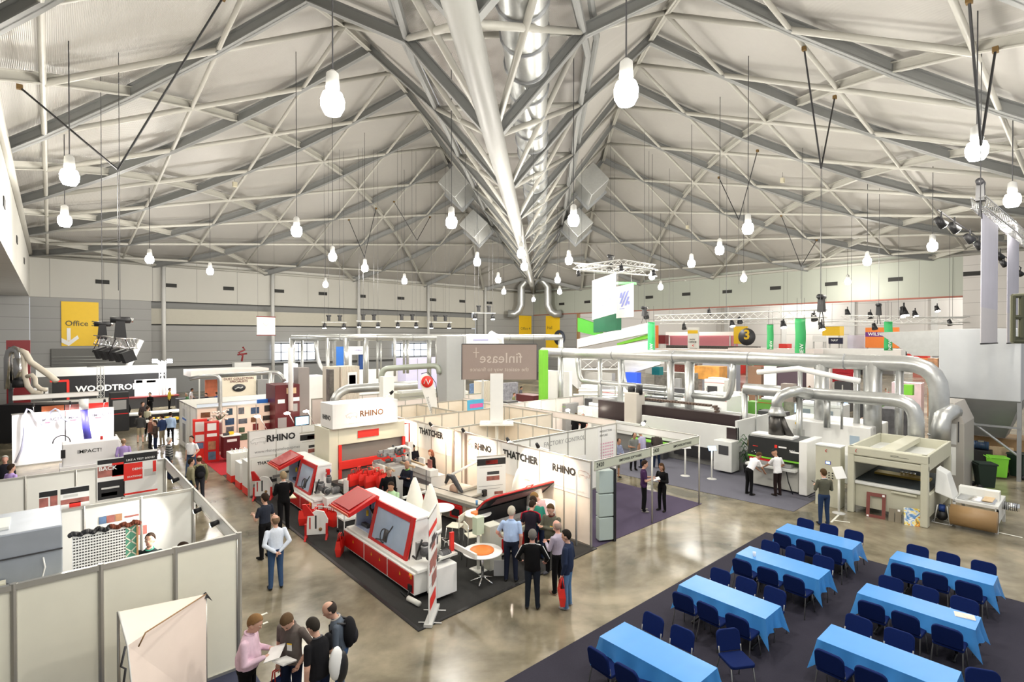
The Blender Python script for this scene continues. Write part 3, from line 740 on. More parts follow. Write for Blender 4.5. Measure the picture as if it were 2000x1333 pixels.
def carrier(lab, p, rz=0., s=1., m=BRED, group=None, hm=None):
    t = thing('carrier_bag', lab, 'bag', p, rz, group)
    b_ = MB(); b_.add([(-.19*s, -.05*s, 0), (.19*s, -.05*s, 0), (.19*s, .05*s, 0), (-.19*s, .05*s, 0), (-.2*s, -.04*s, .42*s), (.2*s, -.045*s, .4*s), (.2*s, .04*s, .41*s), (-.2*s, .045*s, .42*s), (-.22*s, -.08*s, .2*s), (.21*s, -.075*s, .2*s), (.22*s, .07*s, .2*s), (-.21*s, .08*s, .2*s)],
        [(0,1,2,3), (0,1,9,8), (1,2,10,9), (2,3,11,10), (3,0,8,11), (8,9,5,4), (9,10,6,5), (10,11,7,6), (11,8,4,7)]); b_.build('bag_body', m, t)
    for sy in (-1, 1):
        MB().use(hm or m, True).tube([(-.09*s, sy*.042*s, .38*s), (-.08*s, sy*.02*s, .56*s), (.08*s, sy*.02*s, .56*s), (.09*s, sy*.042*s, .38*s)], .012*s, 6).build('handle', hm or m, t)
    return t
# ================================================================== shell scheme helpers
X_, Y_, Z_ = V((1, 0, 0)), V((0, 1, 0)), V((0, 0, 1))
def shell(p, q, label, h=2.5, bay=1.0, infill=None, z0=0.0, name='partition_wall', posts=True, from_end=False, rail=.055, t=.035, group=None):
    "panel wall from p to q: infill panels, posts, rails"
    p, q = V((p[0], p[1], 0)), V((q[0], q[1], 0)); L = (q - p).length; rz = math.atan2(q.y - p.y, q.x - p.x)
    r = thing(name, label, 'wall', (p.x, p.y, z0), rz, group); m = infill or OFFW; n = max(1, int(round(L / bay))); xs = [L * i / n for i in range(n + 1)]
    if from_end: xs = [0] + [L - bay * i for i in range(int(L / bay), -1, -1)] if L % bay > .05 else xs
    for a, b in zip(xs, xs[1:]): MB().box(a + .02, -.01, .06, b - .02, .01, h - rail).build('infill_panel', m, r)
    if posts:
        for x in xs: MB().use(ALU).cyl((x, 0, 0), (x, 0, h + .01), t, n=8).build('post', ALU, r)
    MB().box(0, -t*.8, h - rail, L, t*.8, h).build('top_rail', ALU, r); MB().box(0, -t*.7, 0, L, t*.7, .06).build('bottom_rail', ALU, r)
    return r
def fascia(p, q, label, z0, z1, m=WHITE, name='fascia_board'):
    p, q = V((p[0], p[1], 0)), V((q[0], q[1], 0)); L = (q - p).length; rz = math.atan2(q.y - p.y, q.x - p.x)
    r = thing(name, label, 'fascia', (p.x, p.y, z0), rz); MB().box(0, -.012, .03, L, .012, z1 - z0 - .03).build('board', m, r)
    for z in (0, z1 - z0 - .03): MB().box(0, -.02, z, L, .02, z + .03).build('rail', ALU, r)
    return r
def board(name, label, cat, o, u, w, h, m, t=.01, parent=None):
    "flat panel: lower left corner o, width along u, upright; front faces u x z"
    o, u = V(o), V(u).normalized(); n = u.cross(Z_); b = MB(); b.use(m)
    P8 = [o, o + u*w, o + u*w + Z_*h, o + Z_*h]; b.add([p_ - n*t for p_ in P8] + P8, [(3,2,1,0), (4,5,6,7), (0,1,5,4), (1,2,6,5), (2,3,7,6), (3,0,4,7)])
    ob = b.build(name, m, parent)
    return tag(ob, label, cat) if cat else ob
def deco(parent, o, u, items, e=.004):
    "flat printed patches (x, z, w, h, material) on a board"
    o, u = V(o), V(u).normalized(); n = u.cross(Z_); by = {}
    for x, z, w, h, m in items: by.setdefault(m.name, (m, []))[1].append((x, z, w, h))
    for m, L in by.values():
        b = MB(); b.use(m)
        for i, (x, z, w, h) in enumerate(L):
            a = o + u*x + Z_*z + n*(e + i*.0004); b.quad(a, a + u*w, a + u*w + Z_*h, a + Z_*h)
        b.build('print', m, parent)
ph = [mat('photo_print_%d' % i, c, .5, ns=5, var=.9) for i, c in enumerate(((.12, .2, .35), (.35, .12, .1), (.1, .09, .08), (.3, .3, .34), (.08, .16, .24), (.4, .2, .1)))]
def spot(label, p, aim, power=160, col=(1, .82, .62), arm=None):
    t = thing('spotlight', label, 'lamp', p, 0, 'arm spotlights on booth walls'); d = (V(aim) - V(p)).normalized()
    MB().use(BLACK, True).cyl(-d*.12, d*.03, .045, .06, 12).build('housing', BLACK, t)
    MB().use(SPOTG, True).cyl(d*.03, d*.036, .052, n=12).build('lens', SPOTG, t)
    a = V(arm) - V(p) if arm else V((0, 0, -.4)); MB().use(LGREY, True).cyl((0, 0, 0), a, .01, n=6).build('arm', LGREY, t)
    L_ = bpy.data.lights.new('spot', 'SPOT'); L_.energy = power; L_.color = col; L_.spot_size = rad(110); L_.spot_blend = .8; L_.shadow_soft_size = .05
    lo = bpy.data.objects.new('spot', L_); C.objects.link(lo); lo.parent = t; lo.location = d*.07; lo.rotation_euler = d.to_track_quat('-Z', 'Y').to_euler()
    return t
# ================================================================== cream walled booths, lower left
shell((-1.38, 10.5), (2.58, 10.5), 'long cream panelled partition across the lower left, nearest wall', 2.5, 1.0, PANB, from_end=True, rail=.085, t=.045)
wb = shell((-1.38, 14.35), (2.52, 14.35), 'white partition behind the perforated screen with posters', 2.5, 1.0, OFFW, from_end=True)
deco(wb, (2.15, -.02, 1.95), X_, [(.0, .1, .12, .16, ph[0]), (.13, .1, .14, .16, ph[1]), (.28, .1, .12, .16, ph[5]), (.45, .14, .25, .04, ph[1]), (.05, -.35, .3, .22, LGREY), (.5, -.3, .35, .2, ph[1]), (.5, -.85, .4, .2, LGREY), (.06, -.85, .25, .25, LGREY), (.02, -1.25, .5, .14, ph[2]), (.55, -1.25, .3, .05, ph[1])])
wc = shell((-1.38, 18.4), (2.5, 18.4), 'white partition with demo station poster', 2.5, 1.0, OFFW, from_end=True)
pw = thing('poster', 'red and white demo station poster on the middle booth wall', 'poster', (0, 0, 0))
o_ = ony(240, 972, 18.35); w_ = ony(306, 955, 18.35).x - o_.x; board('poster_sheet', None, None, o_, X_, w_, 1.25, WHITE, .008, pw)
deco(pw, o_, X_, [(0, .95, w_, .24, BLACK), (0, .45, w_*.55, .48, BRED), (0, .04, w_, .05, BRED), (w_*.6, .5, w_*.35, .2, LGREY), (w_*.86, .6, w_*.1, .32, BRED)])
text('LIKE A TEST DRIVE?', o_ + V((.06, 0, 1.0)), X_, Z_, w_*.84, WHITE, pw, bold=.01, ext=.01); text('DEMO', o_ + V((.2, 0, .72)), X_, Z_, w_*.3, WHITE, pw, bold=.02, ext=.01); text('STATIONS!', o_ + V((.08, 0, .52)), X_, Z_, w_*.42, WHITE, pw, bold=.02, ext=.01)
pw = thing('poster', 'tall black and red poster left of the demo station poster', 'poster', (0, 0, 0)); o_ = ony(187, 981, 18.35)
board('poster_sheet', None, None, o_, X_, .62, 1.15, WHITE, .008, pw); deco(pw, o_, X_, [(.02, .02, .58, .5, BLACK), (.02, .64, .58, .3, ph[1]), (.02, 1.0, .58, .12, BLACK), (.1, .1, .35, .1, LGREY), (.1, .3, .4, .05, LGREY), (.34, .62, .26, .4, BRED)])
text('BACK', o_ + V((.05, 0, .82)), X_, Z_, .4, WHITE, pw, bold=.02, ext=.008)
for nm, xa, xb, yy, lab in (('a', 74, 110, 997, 'red and black print board standing above the booth wall'), ('b', 116, 172, 992, 'arched black, white and red print board above the booth wall')):
    o_ = ony(xa, yy, 14.42); w_ = ony(xb, yy, 14.42).x - o_.x; t = thing('display_board', lab, 'sign', (0, 0, 0)); o_.z = 2.3; board('panel', None, None, o_, X_, w_, .62, WHITE, .012, t)
    deco(t, o_, X_, [(0, .5, w_, .11, BLACK), (0, .28, w_*(.5 if nm == 'a' else 1), .1 if nm == 'b' else .2, ph[1]), (w_*.3, .2, w_*.4, .1, BRED if nm == 'b' else WHITE)] + ([(w_*.6, .2, w_*.4, .3, ph[1])] if nm == 'a' else [(w_*.1, .42, w_*.5, .05, LGREY)]))
f_ = fascia((2.55, 10.5), (2.55, 18.4), 'white fascia board running along the aisle side of the cream booths', 2.2, 2.5)
for y in (14.3, 18.4): MB().use(ALU).cyl((2.55, y, 0), (2.55, y, 2.5), .03, n=8)
MB().use(ALU, True).cyl((0, 0, -2.2), (0, 0, .3), .03, n=8).build('post', ALU, f_); MB().use(ALU, True).cyl((3.85, 0, -2.2), (3.85, 0, .3), .03, n=8).build('post', ALU, f_); MB().use(ALU, True).cyl((7.9, 0, -2.2), (7.9, 0, .3), .03, n=8).build('post', ALU, f_)
for px, py, lab in ((338, 940, 'spotlight under the fascia of the demo station booth'), (380, 1000, 'spotlight on the fascia near booth middle'), (413, 1026, 'spotlight on the fascia nearest the cream corner')):
    q = onx(px, py, 2.42); spot(lab, q, (0, q.y + .8, 1.4), 90, (1, .95, .88), (2.55, q.y, 2.3))
# galvanised cabinet and perforated screen
g = thing('dust_extractor', 'large galvanised dust extractor cabinet behind the cream partition', 'machine', (-1.3, 11.0, 0))
MB().box(0, 0, 0, 1.43, 1.35, 3.1).build('casing', mat('bluish_galvanised', (.42, .46, .52), .4, .45, ns=3, var=.15), g, .02)
MB().box(.0, -.02, 2.72, 1.43, -.001, 2.74).build('seam', DARK, g); MB().use(DARK, True).cyl((.62, -.05, 2.2), (.62, 0, 2.2), .24, n=20).build('fan_opening', mat('fan_blue', (.1, .17, .32), .4), g)
MB().box(.5, -.22, 2.32, .78, -.05, 2.44).build('motor_bracket', CREAM, g); MB().box(.15, .3, 3.1, .8, .9, 3.14).build('filter_lid', OFFW, g)
MB().use(WHITE, True).tube([(1.2, -.03, 2.65), (1.22, -.05, 2.5), (1.19, -.04, 2.35), (1.2, -.05, 2.22)], .012, 6).build('cable', WHITE, g); MB().box(1.16, -.08, 2.12, 1.24, -.02, 2.22).build('switch', WHITE, g)
pg = thing('perforated_screen', 'white dotted screen with brown fringe on top behind the partition', 'screen', (0, 0, 0)); a = ony(138, 1050, 12.2); c_ = ony(243, 1030, 12.2)
MB().box(a.x, 12.2, .3, c_.x, 12.28, a.z).build('sheet', WHITE, pg); db = MB(); nx, nz = 19, 24
for i in range(nx):
    for j in range(nz): x = a.x + (c_.x - a.x) * (i + .7) / nx; z = a.z - .06 - j * .052; db.box(x - .011, 12.193, z - .011, x + .011, 12.2, z + .011)
do = db.build('dot', BLACK, pg); do['kind'] = 'stuff'
d_ = ony(264, 1025, 12.2).x; MB().box(c_.x, 12.2, .3, d_, 12.28, a.z).build('lattice_board', mat('lattice_green', (.1, .32, .22), .6), pg); lb = MB(); lb.use(CREAM)
for k in range(9):
    z = a.z - k*.2; w_ = d_ - c_.x
    for s_ in (0, 1): lb.add([(c_.x + w_*s_, 12.195, z), (c_.x + w_*s_, 12.195, z - .03), (c_.x + w_*(1-s_), 12.195, z - w_ - .03), (c_.x + w_*(1-s_), 12.195, z - w_)], [(0,1,2,3)])
lb.build('lattice', CREAM, pg); MB().box(d_, 12.17, .3, d_ + .03, 12.3, a.z + .04).build('edge_frame', BROWN, pg)
fr = MB(); rn = random.Random(4); fr.use(BLACK, True)
for k in range(60):
    x = a.x - .03 + (d_ - a.x + .08) * k / 59; fr.use(BLACK if k < 34 else mat('fringe_brown', (.16, .05, .03), .9), True); fr.ball((x, 12.2 + rn.uniform(-.03, .03), a.z + .03 + .02*sin(k*.6)), (.035, .05, .045), 6, 5)
fr.build('fringe', None, pg)
# half open tent panel of white fabric in front of the cream wall
tp = thing('fabric_display', 'pale pink fabric display frame folding out below the cream wall', 'display', (0, 0, 0))
A_, B_, K_ = ony(228, 1198, 9.6), ony(400, 1163, 9.75), ony(245, 1265, 8.6)
PINKW = mat('pinkish_white_fabric', (.86, .74, .66), .6); T1 = MB(); T1.use(PINKW)
def sh2(a, b, c): T1.add([a, b, c], [(0, 1, 2)])
lowA, lowB = V((A_.x, A_.y, .05)), V((B_.x, B_.y, .05)); lowK = V((K_.x + .15, K_.y, .05))
T1.add([A_, B_, K_, lowK, lowB], [(0, 2, 1), (2, 3, 4, 1)]); ft = T1.build('fabric', PINKW, tp); s_ = ft.modifiers.new('t', 'SOLIDIFY'); s_.thickness = .01
MB().use(ALU, True).cyl(lowA, A_, .022, n=10).build('pole', ALU, tp); MB().use(ALU, True).cyl(lowB + V((0, .03, 0)), B_ + V((0, .03, 0)), .022, n=10).build('pole', ALU, tp)
MB().use(LGREY, True).tube([A_, K_, lowK], .012, 8).build('edge_rod', LGREY, tp); MB().use(BROWN, True).tube([B_, K_ + V((.2, .0, .1)), K_ + V((.12, -.02, -.05))], .01, 6).build('strap', mat('tan_strap', (.4, .3, .22), .7), tp)
MB().add([B_ + V((-.1, 0, -.02)), B_ + V((0, .02, .03)), B_ + V((.1, .02, -.16)), B_ + V((.02, -.03, -.06)), B_ + V((-.07, -.03, -.06))], [(0,1,2,3,4), (4,3,2,1,0)]).build('corner_flap', BLACK, tp)
MB().use(DARK, True).tube([K_ + V((-.02, 0, 0)), K_ + V((-.07, 0, -.25)), K_ + V((-.02, 0, -.3)), K_ + V((-.05, 0, -.55))], .014, 6).build('cable', DARK, tp)
for c3, d3, lab in (((2.55, 8.55, .95), (.5, .4, .02), 'open white papers lying on the counter at the bottom edge'),):
    boxthing('counter', 'white low counter at the bottom edge beside the papers', 'counter', (2.42, 7.75, 0), (.5, .42, .93), WHITE); p_ = MB().box(-.2, -.15, 0, .2, .15, .012).build('paper_stack', PAPER); p_.location = (2.5, 7.85, .93); p_.rotation_euler.z = .5; tag(p_, lab, 'papers')
# ================================================================== bright white exhibitor stand with hoses
HW = mat('bright_white_laminate', (.93, .92, .93), .4)
iw = shell((-1.38, 33.7), (2.45, 33.7), 'bright white branded wall of the hose and sander stand', 2.5, 1.9, HW, posts=False)
LG = mat('faint_logo_grey', (.16, .15, .17), .5); LR = mat('logo_red', (.75, .1, .15), .5)
for px, py in ((78, 825), (130, 820), (180, 815)):
    q = ony(px, py, 33.6); tx = text('IMPACT!', (q.x, 33.67, q.z), X_, Z_, .75, LG, None, bold=.02); tx.parent = iw; tx.matrix_parent_inverse = Matrix.Translation((-iw.location)); 
    u_ = MB().box(q.x + .1, 33.66, q.z - .08, q.x + .35, 33.67, q.z - .04).build('underline', LR, iw); u_.matrix_parent_inverse = Matrix.Translation((-iw.location))
for px, px2, lab, m_, bd_ in ((80, 124, 'orange and brown trade map banner above the white wall', mat('banner_rust', (.45, .12, .04), .5), 'Tradetops'), (126, 168, 'pink and blue streaked banner above the white wall', ph[1], None), (170, 211, 'red banner above the white wall, rightmost', BRED, None)):
    o_ = ony(px, 803, 33.75); w_ = ony(px2, 803, 33.75).x - o_.x; t = thing('banner', lab, 'banner', (0, 0, 0)); board('sheet', None, None, (o_.x, 33.75, 2.2), X_, w_, .55, m_, .02, t)
    if bd_: text(bd_, (o_.x + .1, 33.72, 2.4), X_, Z_, w_*.8, ORANGE, t)
    deco(t, (o_.x, 33.75, 2.2), X_, [(.05, .05, w_*.3, .08, YEL if bd_ else WHITE)], .012)
fascia((-1.38, 35), (1.9, 35.0), 'white overhead beam behind the bright stand', 3.0, 3.25)
for i, x in enumerate((-.6, .7, 2.0)): spot('added arm spotlight brightening the white wall, %s' % ('left', 'middle', 'right')[i], (x, 32.7, 2.9), (x, 33.6, 1.2), 170, (.98, .95, 1), (x, 33.7, 2.5))  # spotlights added only to make the white wall brighter
shell((2.5, 27.2), (2.5, 33.6), 'low white side wall of the bright stand by the aisle', 1.1, 2, HW, posts=False)
t = thing('hose', 'thick violet blue flexible hose hanging in front of the white wall', 'hose'); q = ony(163, 800, 33.2); q2 = ony(171, 862, 32.6)
MB().use(mat('hose_blue', (.10, .09, .5), .4), True).tube([q, ony(166, 830, 33), q2], .15, 12).build('tube', None, t); MB().use(WHITE, True).cyl(q, q + V((0, 0, .5)), .18, n=12).build('collar', None, t); MB().use(WHITE, True).cyl(q2, q2 - V((0, 0, .15)), .17, n=12).build('collar', None, t)
t = thing('hose', 'pale lilac hose looping along the white wall', 'hose'); MB().use(mat('hose_lilac', (.55, .56, .72), .4), True).tube([ony(a_, b_, 33.3) for a_, b_ in ((28, 905), (40, 880), (46, 850), (47, 812), (52, 799), (60, 803), (70, 822), (81, 830), (90, 822), (98, 805), (107, 799), (114, 803), (122, 818), (131, 824))], .045, 8).build('tube', None, t)
im = thing('edge_bander', 'white edge banding machine in front of the bright white wall', 'machine', (0, 0, 0)); a = ony(120, 905, 29); c_ = ony(232, 880, 29)
MB().box(a.x, 29, .6, c_.x, 30.0, 1.55).build('hood', HW, im, .03); MB().box(a.x - .1, 28.9, .05, c_.x + .2, 30.1, .6).build('base', HW, im, .02)
text('IMPACT!', (a.x + .5, 28.99, 1.1), X_, Z_, .8, INK, im, bold=.01); MB().use(BLACK, True).tube([V((a.x - .02 + .28*cos(t_), 28.98, 1.65 + .3*sin(t_))) for t_ in [PI*i/10 for i in range(11)]], .02, 6).build('arch_trim', BLACK, im)
MB().box(a.x - .05, 28.85, 1.0, a.x + .1, 28.9, 1.35).build('control_box', BLACK, im); MB().use(RED, True).cyl((c_.x - .6, 29.4, 1.55), (c_.x - .6, 29.4, 1.7), .05, n=10).build('beacon', BRED, im)
wt = thing('worktable', 'white work bench with drawer fronts at the stand edge', 'bench', (0, 0, 0)); a = ony(0, 960, 22.2); c_ = ony(248, 880, 24)
MB().box(XL, 23.2, .75, 2.4, 24.2, 1.15).build('bench_body', HW, wt, .02); MB().box(XL, 23.1, 0, 2.4, 24.1, .75).build('base', OFFW, wt)
deco(wt, (.4, 23.1, .8), X_, [(0, .15, .3, .14, YEL), (.2, .0, .03, .12, INK), (.45, .0, .03, .12, INK), (1.2, .02, .05, .2, INK), (-.4, .1, .12, .1, INK)], .12)
for x in (XL + .3, .2, 1.6): MB().use(ALU).cyl((x, 23.0, 1.0), (x, 23.0, 1.45), .03, n=8).build('post', ALU, wt)
MB().use(ALU).cyl((XL, 23.0, 1.42), (1.7, 23.0, 1.42), .025, n=8).build('guard_rail', ALU, wt)
# ================================================================== black exhibitor wall far left, aisle tower
wd = thing('exhibition_wall', 'long black exhibitor wall with white lettering under the yellow sign', 'wall'); q = ony(325, 770, 58)
MB().box(XL + 1.5, 58, 0, q.x, 58.12, 2.75).build('panel', BLACK, wd); MB().box(XL + .5, 58.3, 2.75, q.x, 58.5, 3.5).build('upper_panel', OFFW, wd)
ta, tb_ = ony(146, 763, 57.98), ony(272, 752, 57.98); text('WOODTRON', (ta.x, 57.95, 1.35), X_, Z_, tb_.x - ta.x, WHITE, wd, bold=.03)
deco(wd, (ta.x - 1.6, 57.98, .4), X_, [(0, 1.9, 1.2, .18, BRED), (1.05, .3, .18, 1.7, BRED), (-.3, .9, .2, .6, WHITE), (-1, .9, .2, .6, WHITE)], .02)
deco(wd, (ony(262, 770, 58).x, 57.98, .5), X_, [(0, 0, 3.2, 1.7, WHITE), (.1, 1.4, .5, .25, BLUE), (.9, 1.4, .7, .2, BLACK)], .03)
shell((XL, 50), (3.3, 50), 'row of low white partitions behind the bright stand', 1.5, 1.5, WHITE)
def lattice(name, lab, cat, p, q, w=.3, m=None, seg=.35, r=.022):
    "aluminium box truss from p to q"
    p, q = V(p), V(q); d = (q - p); L = d.length; d.normalize(); u = d.orthogonal().normalized() if abs(d.z) > .9 else d.cross(Z_).normalized(); v = d.cross(u)
    m = m or LGREY; t = thing(name, lab, cat); cs = [(u*a + v*b)*w/2 for a, b in ((1, 1), (1, -1), (-1, -1), (-1, 1))]
    for c in cs: MB().use(m, True).cyl(p + c, q + c, r, n=8).build('chord', m, t)
    b = MB(); b.use(m, True); n = max(1, int(L / seg))
    for i in range(n):
        for k in range(4): b.cyl(p + cs[k] + d*L*i/n, p + cs[(k+1) % 4] + d*L*(i+1)/n, r*.55, n=5, caps=False)
    b.build('bracing', m, t); return t
tw = dep(317, 46, 0); lattice('lattice_tower', 'lattice mast carrying two glaring floodlights in the far left', 'tower', tw, tw + V((0, 0, zat(705, 46))), .35)
for px in (302, 331):
    p = dep(px, 46, zat(706, 46)); t = thing('floodlight', 'glaring floodlight on the lattice mast, %s one' % ('left' if px < 317 else 'right'), 'lamp', p)
    MB().use(DARK).box(-.2, -.1, -.15, .2, .1, .2).build('housing', DARK, t); MB().use(mat('flood_glow', (.93, .93, 1), .3, em=60)).box(-.18, -.13, -.13, .18, -.1, .17).build('lens', None, t); MB().use(DARK).cyl((0, 0, 0), tw + V((0, 0, zat(716, 46))) - p, .03, n=6).build('bracket', DARK, t)
    L_ = bpy.data.lights.new('flood', 'POINT'); L_.energy = 500; lo = bpy.data.objects.new('flood', L_); C.objects.link(lo); lo.parent = t; lo.location = (-.1, -.5, 0); L_.shadow_soft_size = .2
tw = dep(196, 40, 0); lattice('lattice_tower', 'slim lattice stand with cross bar behind the white wall', 'tower', tw, tw + V((0, 0, zat(715, 40))), .3)
MBb = MB().use(LGREY, True).cyl(dep(170, 40, zat(717, 40)), dep(203, 40, zat(716, 40)), .04, n=8).build('cross_bar', LGREY); tag(MBb, 'thin horizontal bar on top of the slim lattice stand', 'bar')
tk = thing('display_tower', 'black display tower cabinet at the end of the left aisle', 'cabinet', at(232, 842), 0); MB().box(-.5, -.3, 0, .5, .5, 2.5).build('cabinet_body', BLACK, tk, .02); deco(tk, (-.45, -.3, .2), X_, [(0, .9, .9, .05, RED), (.1, 1.2, .7, .6, GREY), (0, 1.9, .9, .05, RED)])
rf = thing('demo_machine', 'red and grey machine on the demo table below the white lettering', 'machine', at(237, 790)); MB().box(-.9, -.6, .8, .9, .6, 1.7).build('casing', BRED, rf, .05); MB().box(-.7, -.62, 1.0, .7, -.6, 1.5).build('front_grille', DARK, rf); MB().box(-1.2, -.8, 0, 1.2, .8, .8).build('base', OFFW, rf)
MB().use(BLACK, True).tube([(-1.2, 0, .5), (-1.1, 0, 1.8), (-.3, 0, 2.4), (.6, 0, 2.1), (.9, 0, 1.6)], .1, 10).build('hose', mat('hose_grey', (.25, .25, .26), .5), rf)
MB().use(WHITE, True).tube([(.2, .3, 2.5), (.6, .3, 3.6), (1.5, .3, 5.8)], .25, 12).build('suction_pipe', WHITE, rf)
dtb = thing('display_table', 'long dark table strip loaded with demo goods beside the left aisle', 'table', at(312, 828)); MB().box(-2.2, -.5, .75, 2.2, .6, .85).build('tabletop', WHITE, dtb); MB().box(-2.1, -.45, 0, 2.1, .55, .75).build('table_skirt', BLACK, dtb)
dtb = thing('display_table', 'red edged counter at the black exhibitor wall', 'table', at(290, 796)); MB().box(-4.2, -.5, .85, 2.2, .6, .95).build('tabletop', DRED, dtb); MB().box(-4.1, -.45, 0, 2.1, .55, .85).build('table_skirt', DARK, dtb)
rr_ = random.Random(8)
for i in range(12):
    q = at(285 + i*5.2, 826 - (i % 3)*3, .87); z_ = .865; boxthing('tool_case', ('small %s goods case on the display table, place %s from the left' % (('pale', 'dark', 'yellow')[i % 3], ('one two three four five six seven eight nine ten eleven twelve'.split())[i])), 'case', (q.x, q.y, z_), (.28, .22, .12 + .1*rr_.random()), (PAPER, DARK, YEL)[i % 3], .3)
# cyclone pipes at the left edge
cy = thing('cyclone_extractor', 'chrome twin pipe dust extractor with cream hoses at the left edge', 'machine'); D_ = 30
def dp(px, py, D=D_): return dep(px, D, zat(py, D))
MB().use(CHROME, True).tube([dp(17, 760), dp(17, 700), dp(20, 688), dp(28, 683), dp(36, 686), dp(38, 696), dp(38, 740)], .22, 14).build('steel_pipe', CHROME, cy); MB().use(CHROME, True).cyl(dp(38, 700), dp(38, 742), .28, n=16).build('filter_canister', CHROME, cy)
MB().use(BLACK, True).cyl(dp(38, 742), dp(38, 757), .33, n=16).build('motor', BLACK, cy); CRH = mat('cream_hose', (.66, .6, .5), .5)
MB().use(CRH, True).tube([dp(38, 685), dp(50, 690), (dp(60, 708)), dp(80, 722), dp(97, 734), dp(110, 745)], .16, 10).build('cream_hose', CRH, cy); MB().use(CRH, True).tube([dp(38, 688), dp(46, 700), dp(48, 735), dp(53, 755), dp(65, 768), dp(80, 767)], .14, 10).build('cream_hose', CRH, cy)
MB().use(CRH, True).tube([dp(52, 736), dp(62, 733), dp(68, 740), dp(69, 752), dp(78, 760), dp(90, 762)], .12, 10).build('cream_hose', CRH, cy); MB().box(-.1, 0, 0, .1, .2, 5.5, Matrix.Translation(dep(20, 30.5, 0))).build('support_post', DARK, cy)
boxthing('crate', 'tall red panel standing behind the chrome pipes', 'panel', dep(36, 33, 0), (1.1, .4, zat(665, 33)), DRED)
boxthing('machine_bench', 'dark machine bench with red parts under the cream hoses', 'machine', dep(75, 30.6, 0), (3.5, 1.2, 2.2), BLACK, rz=-.6)
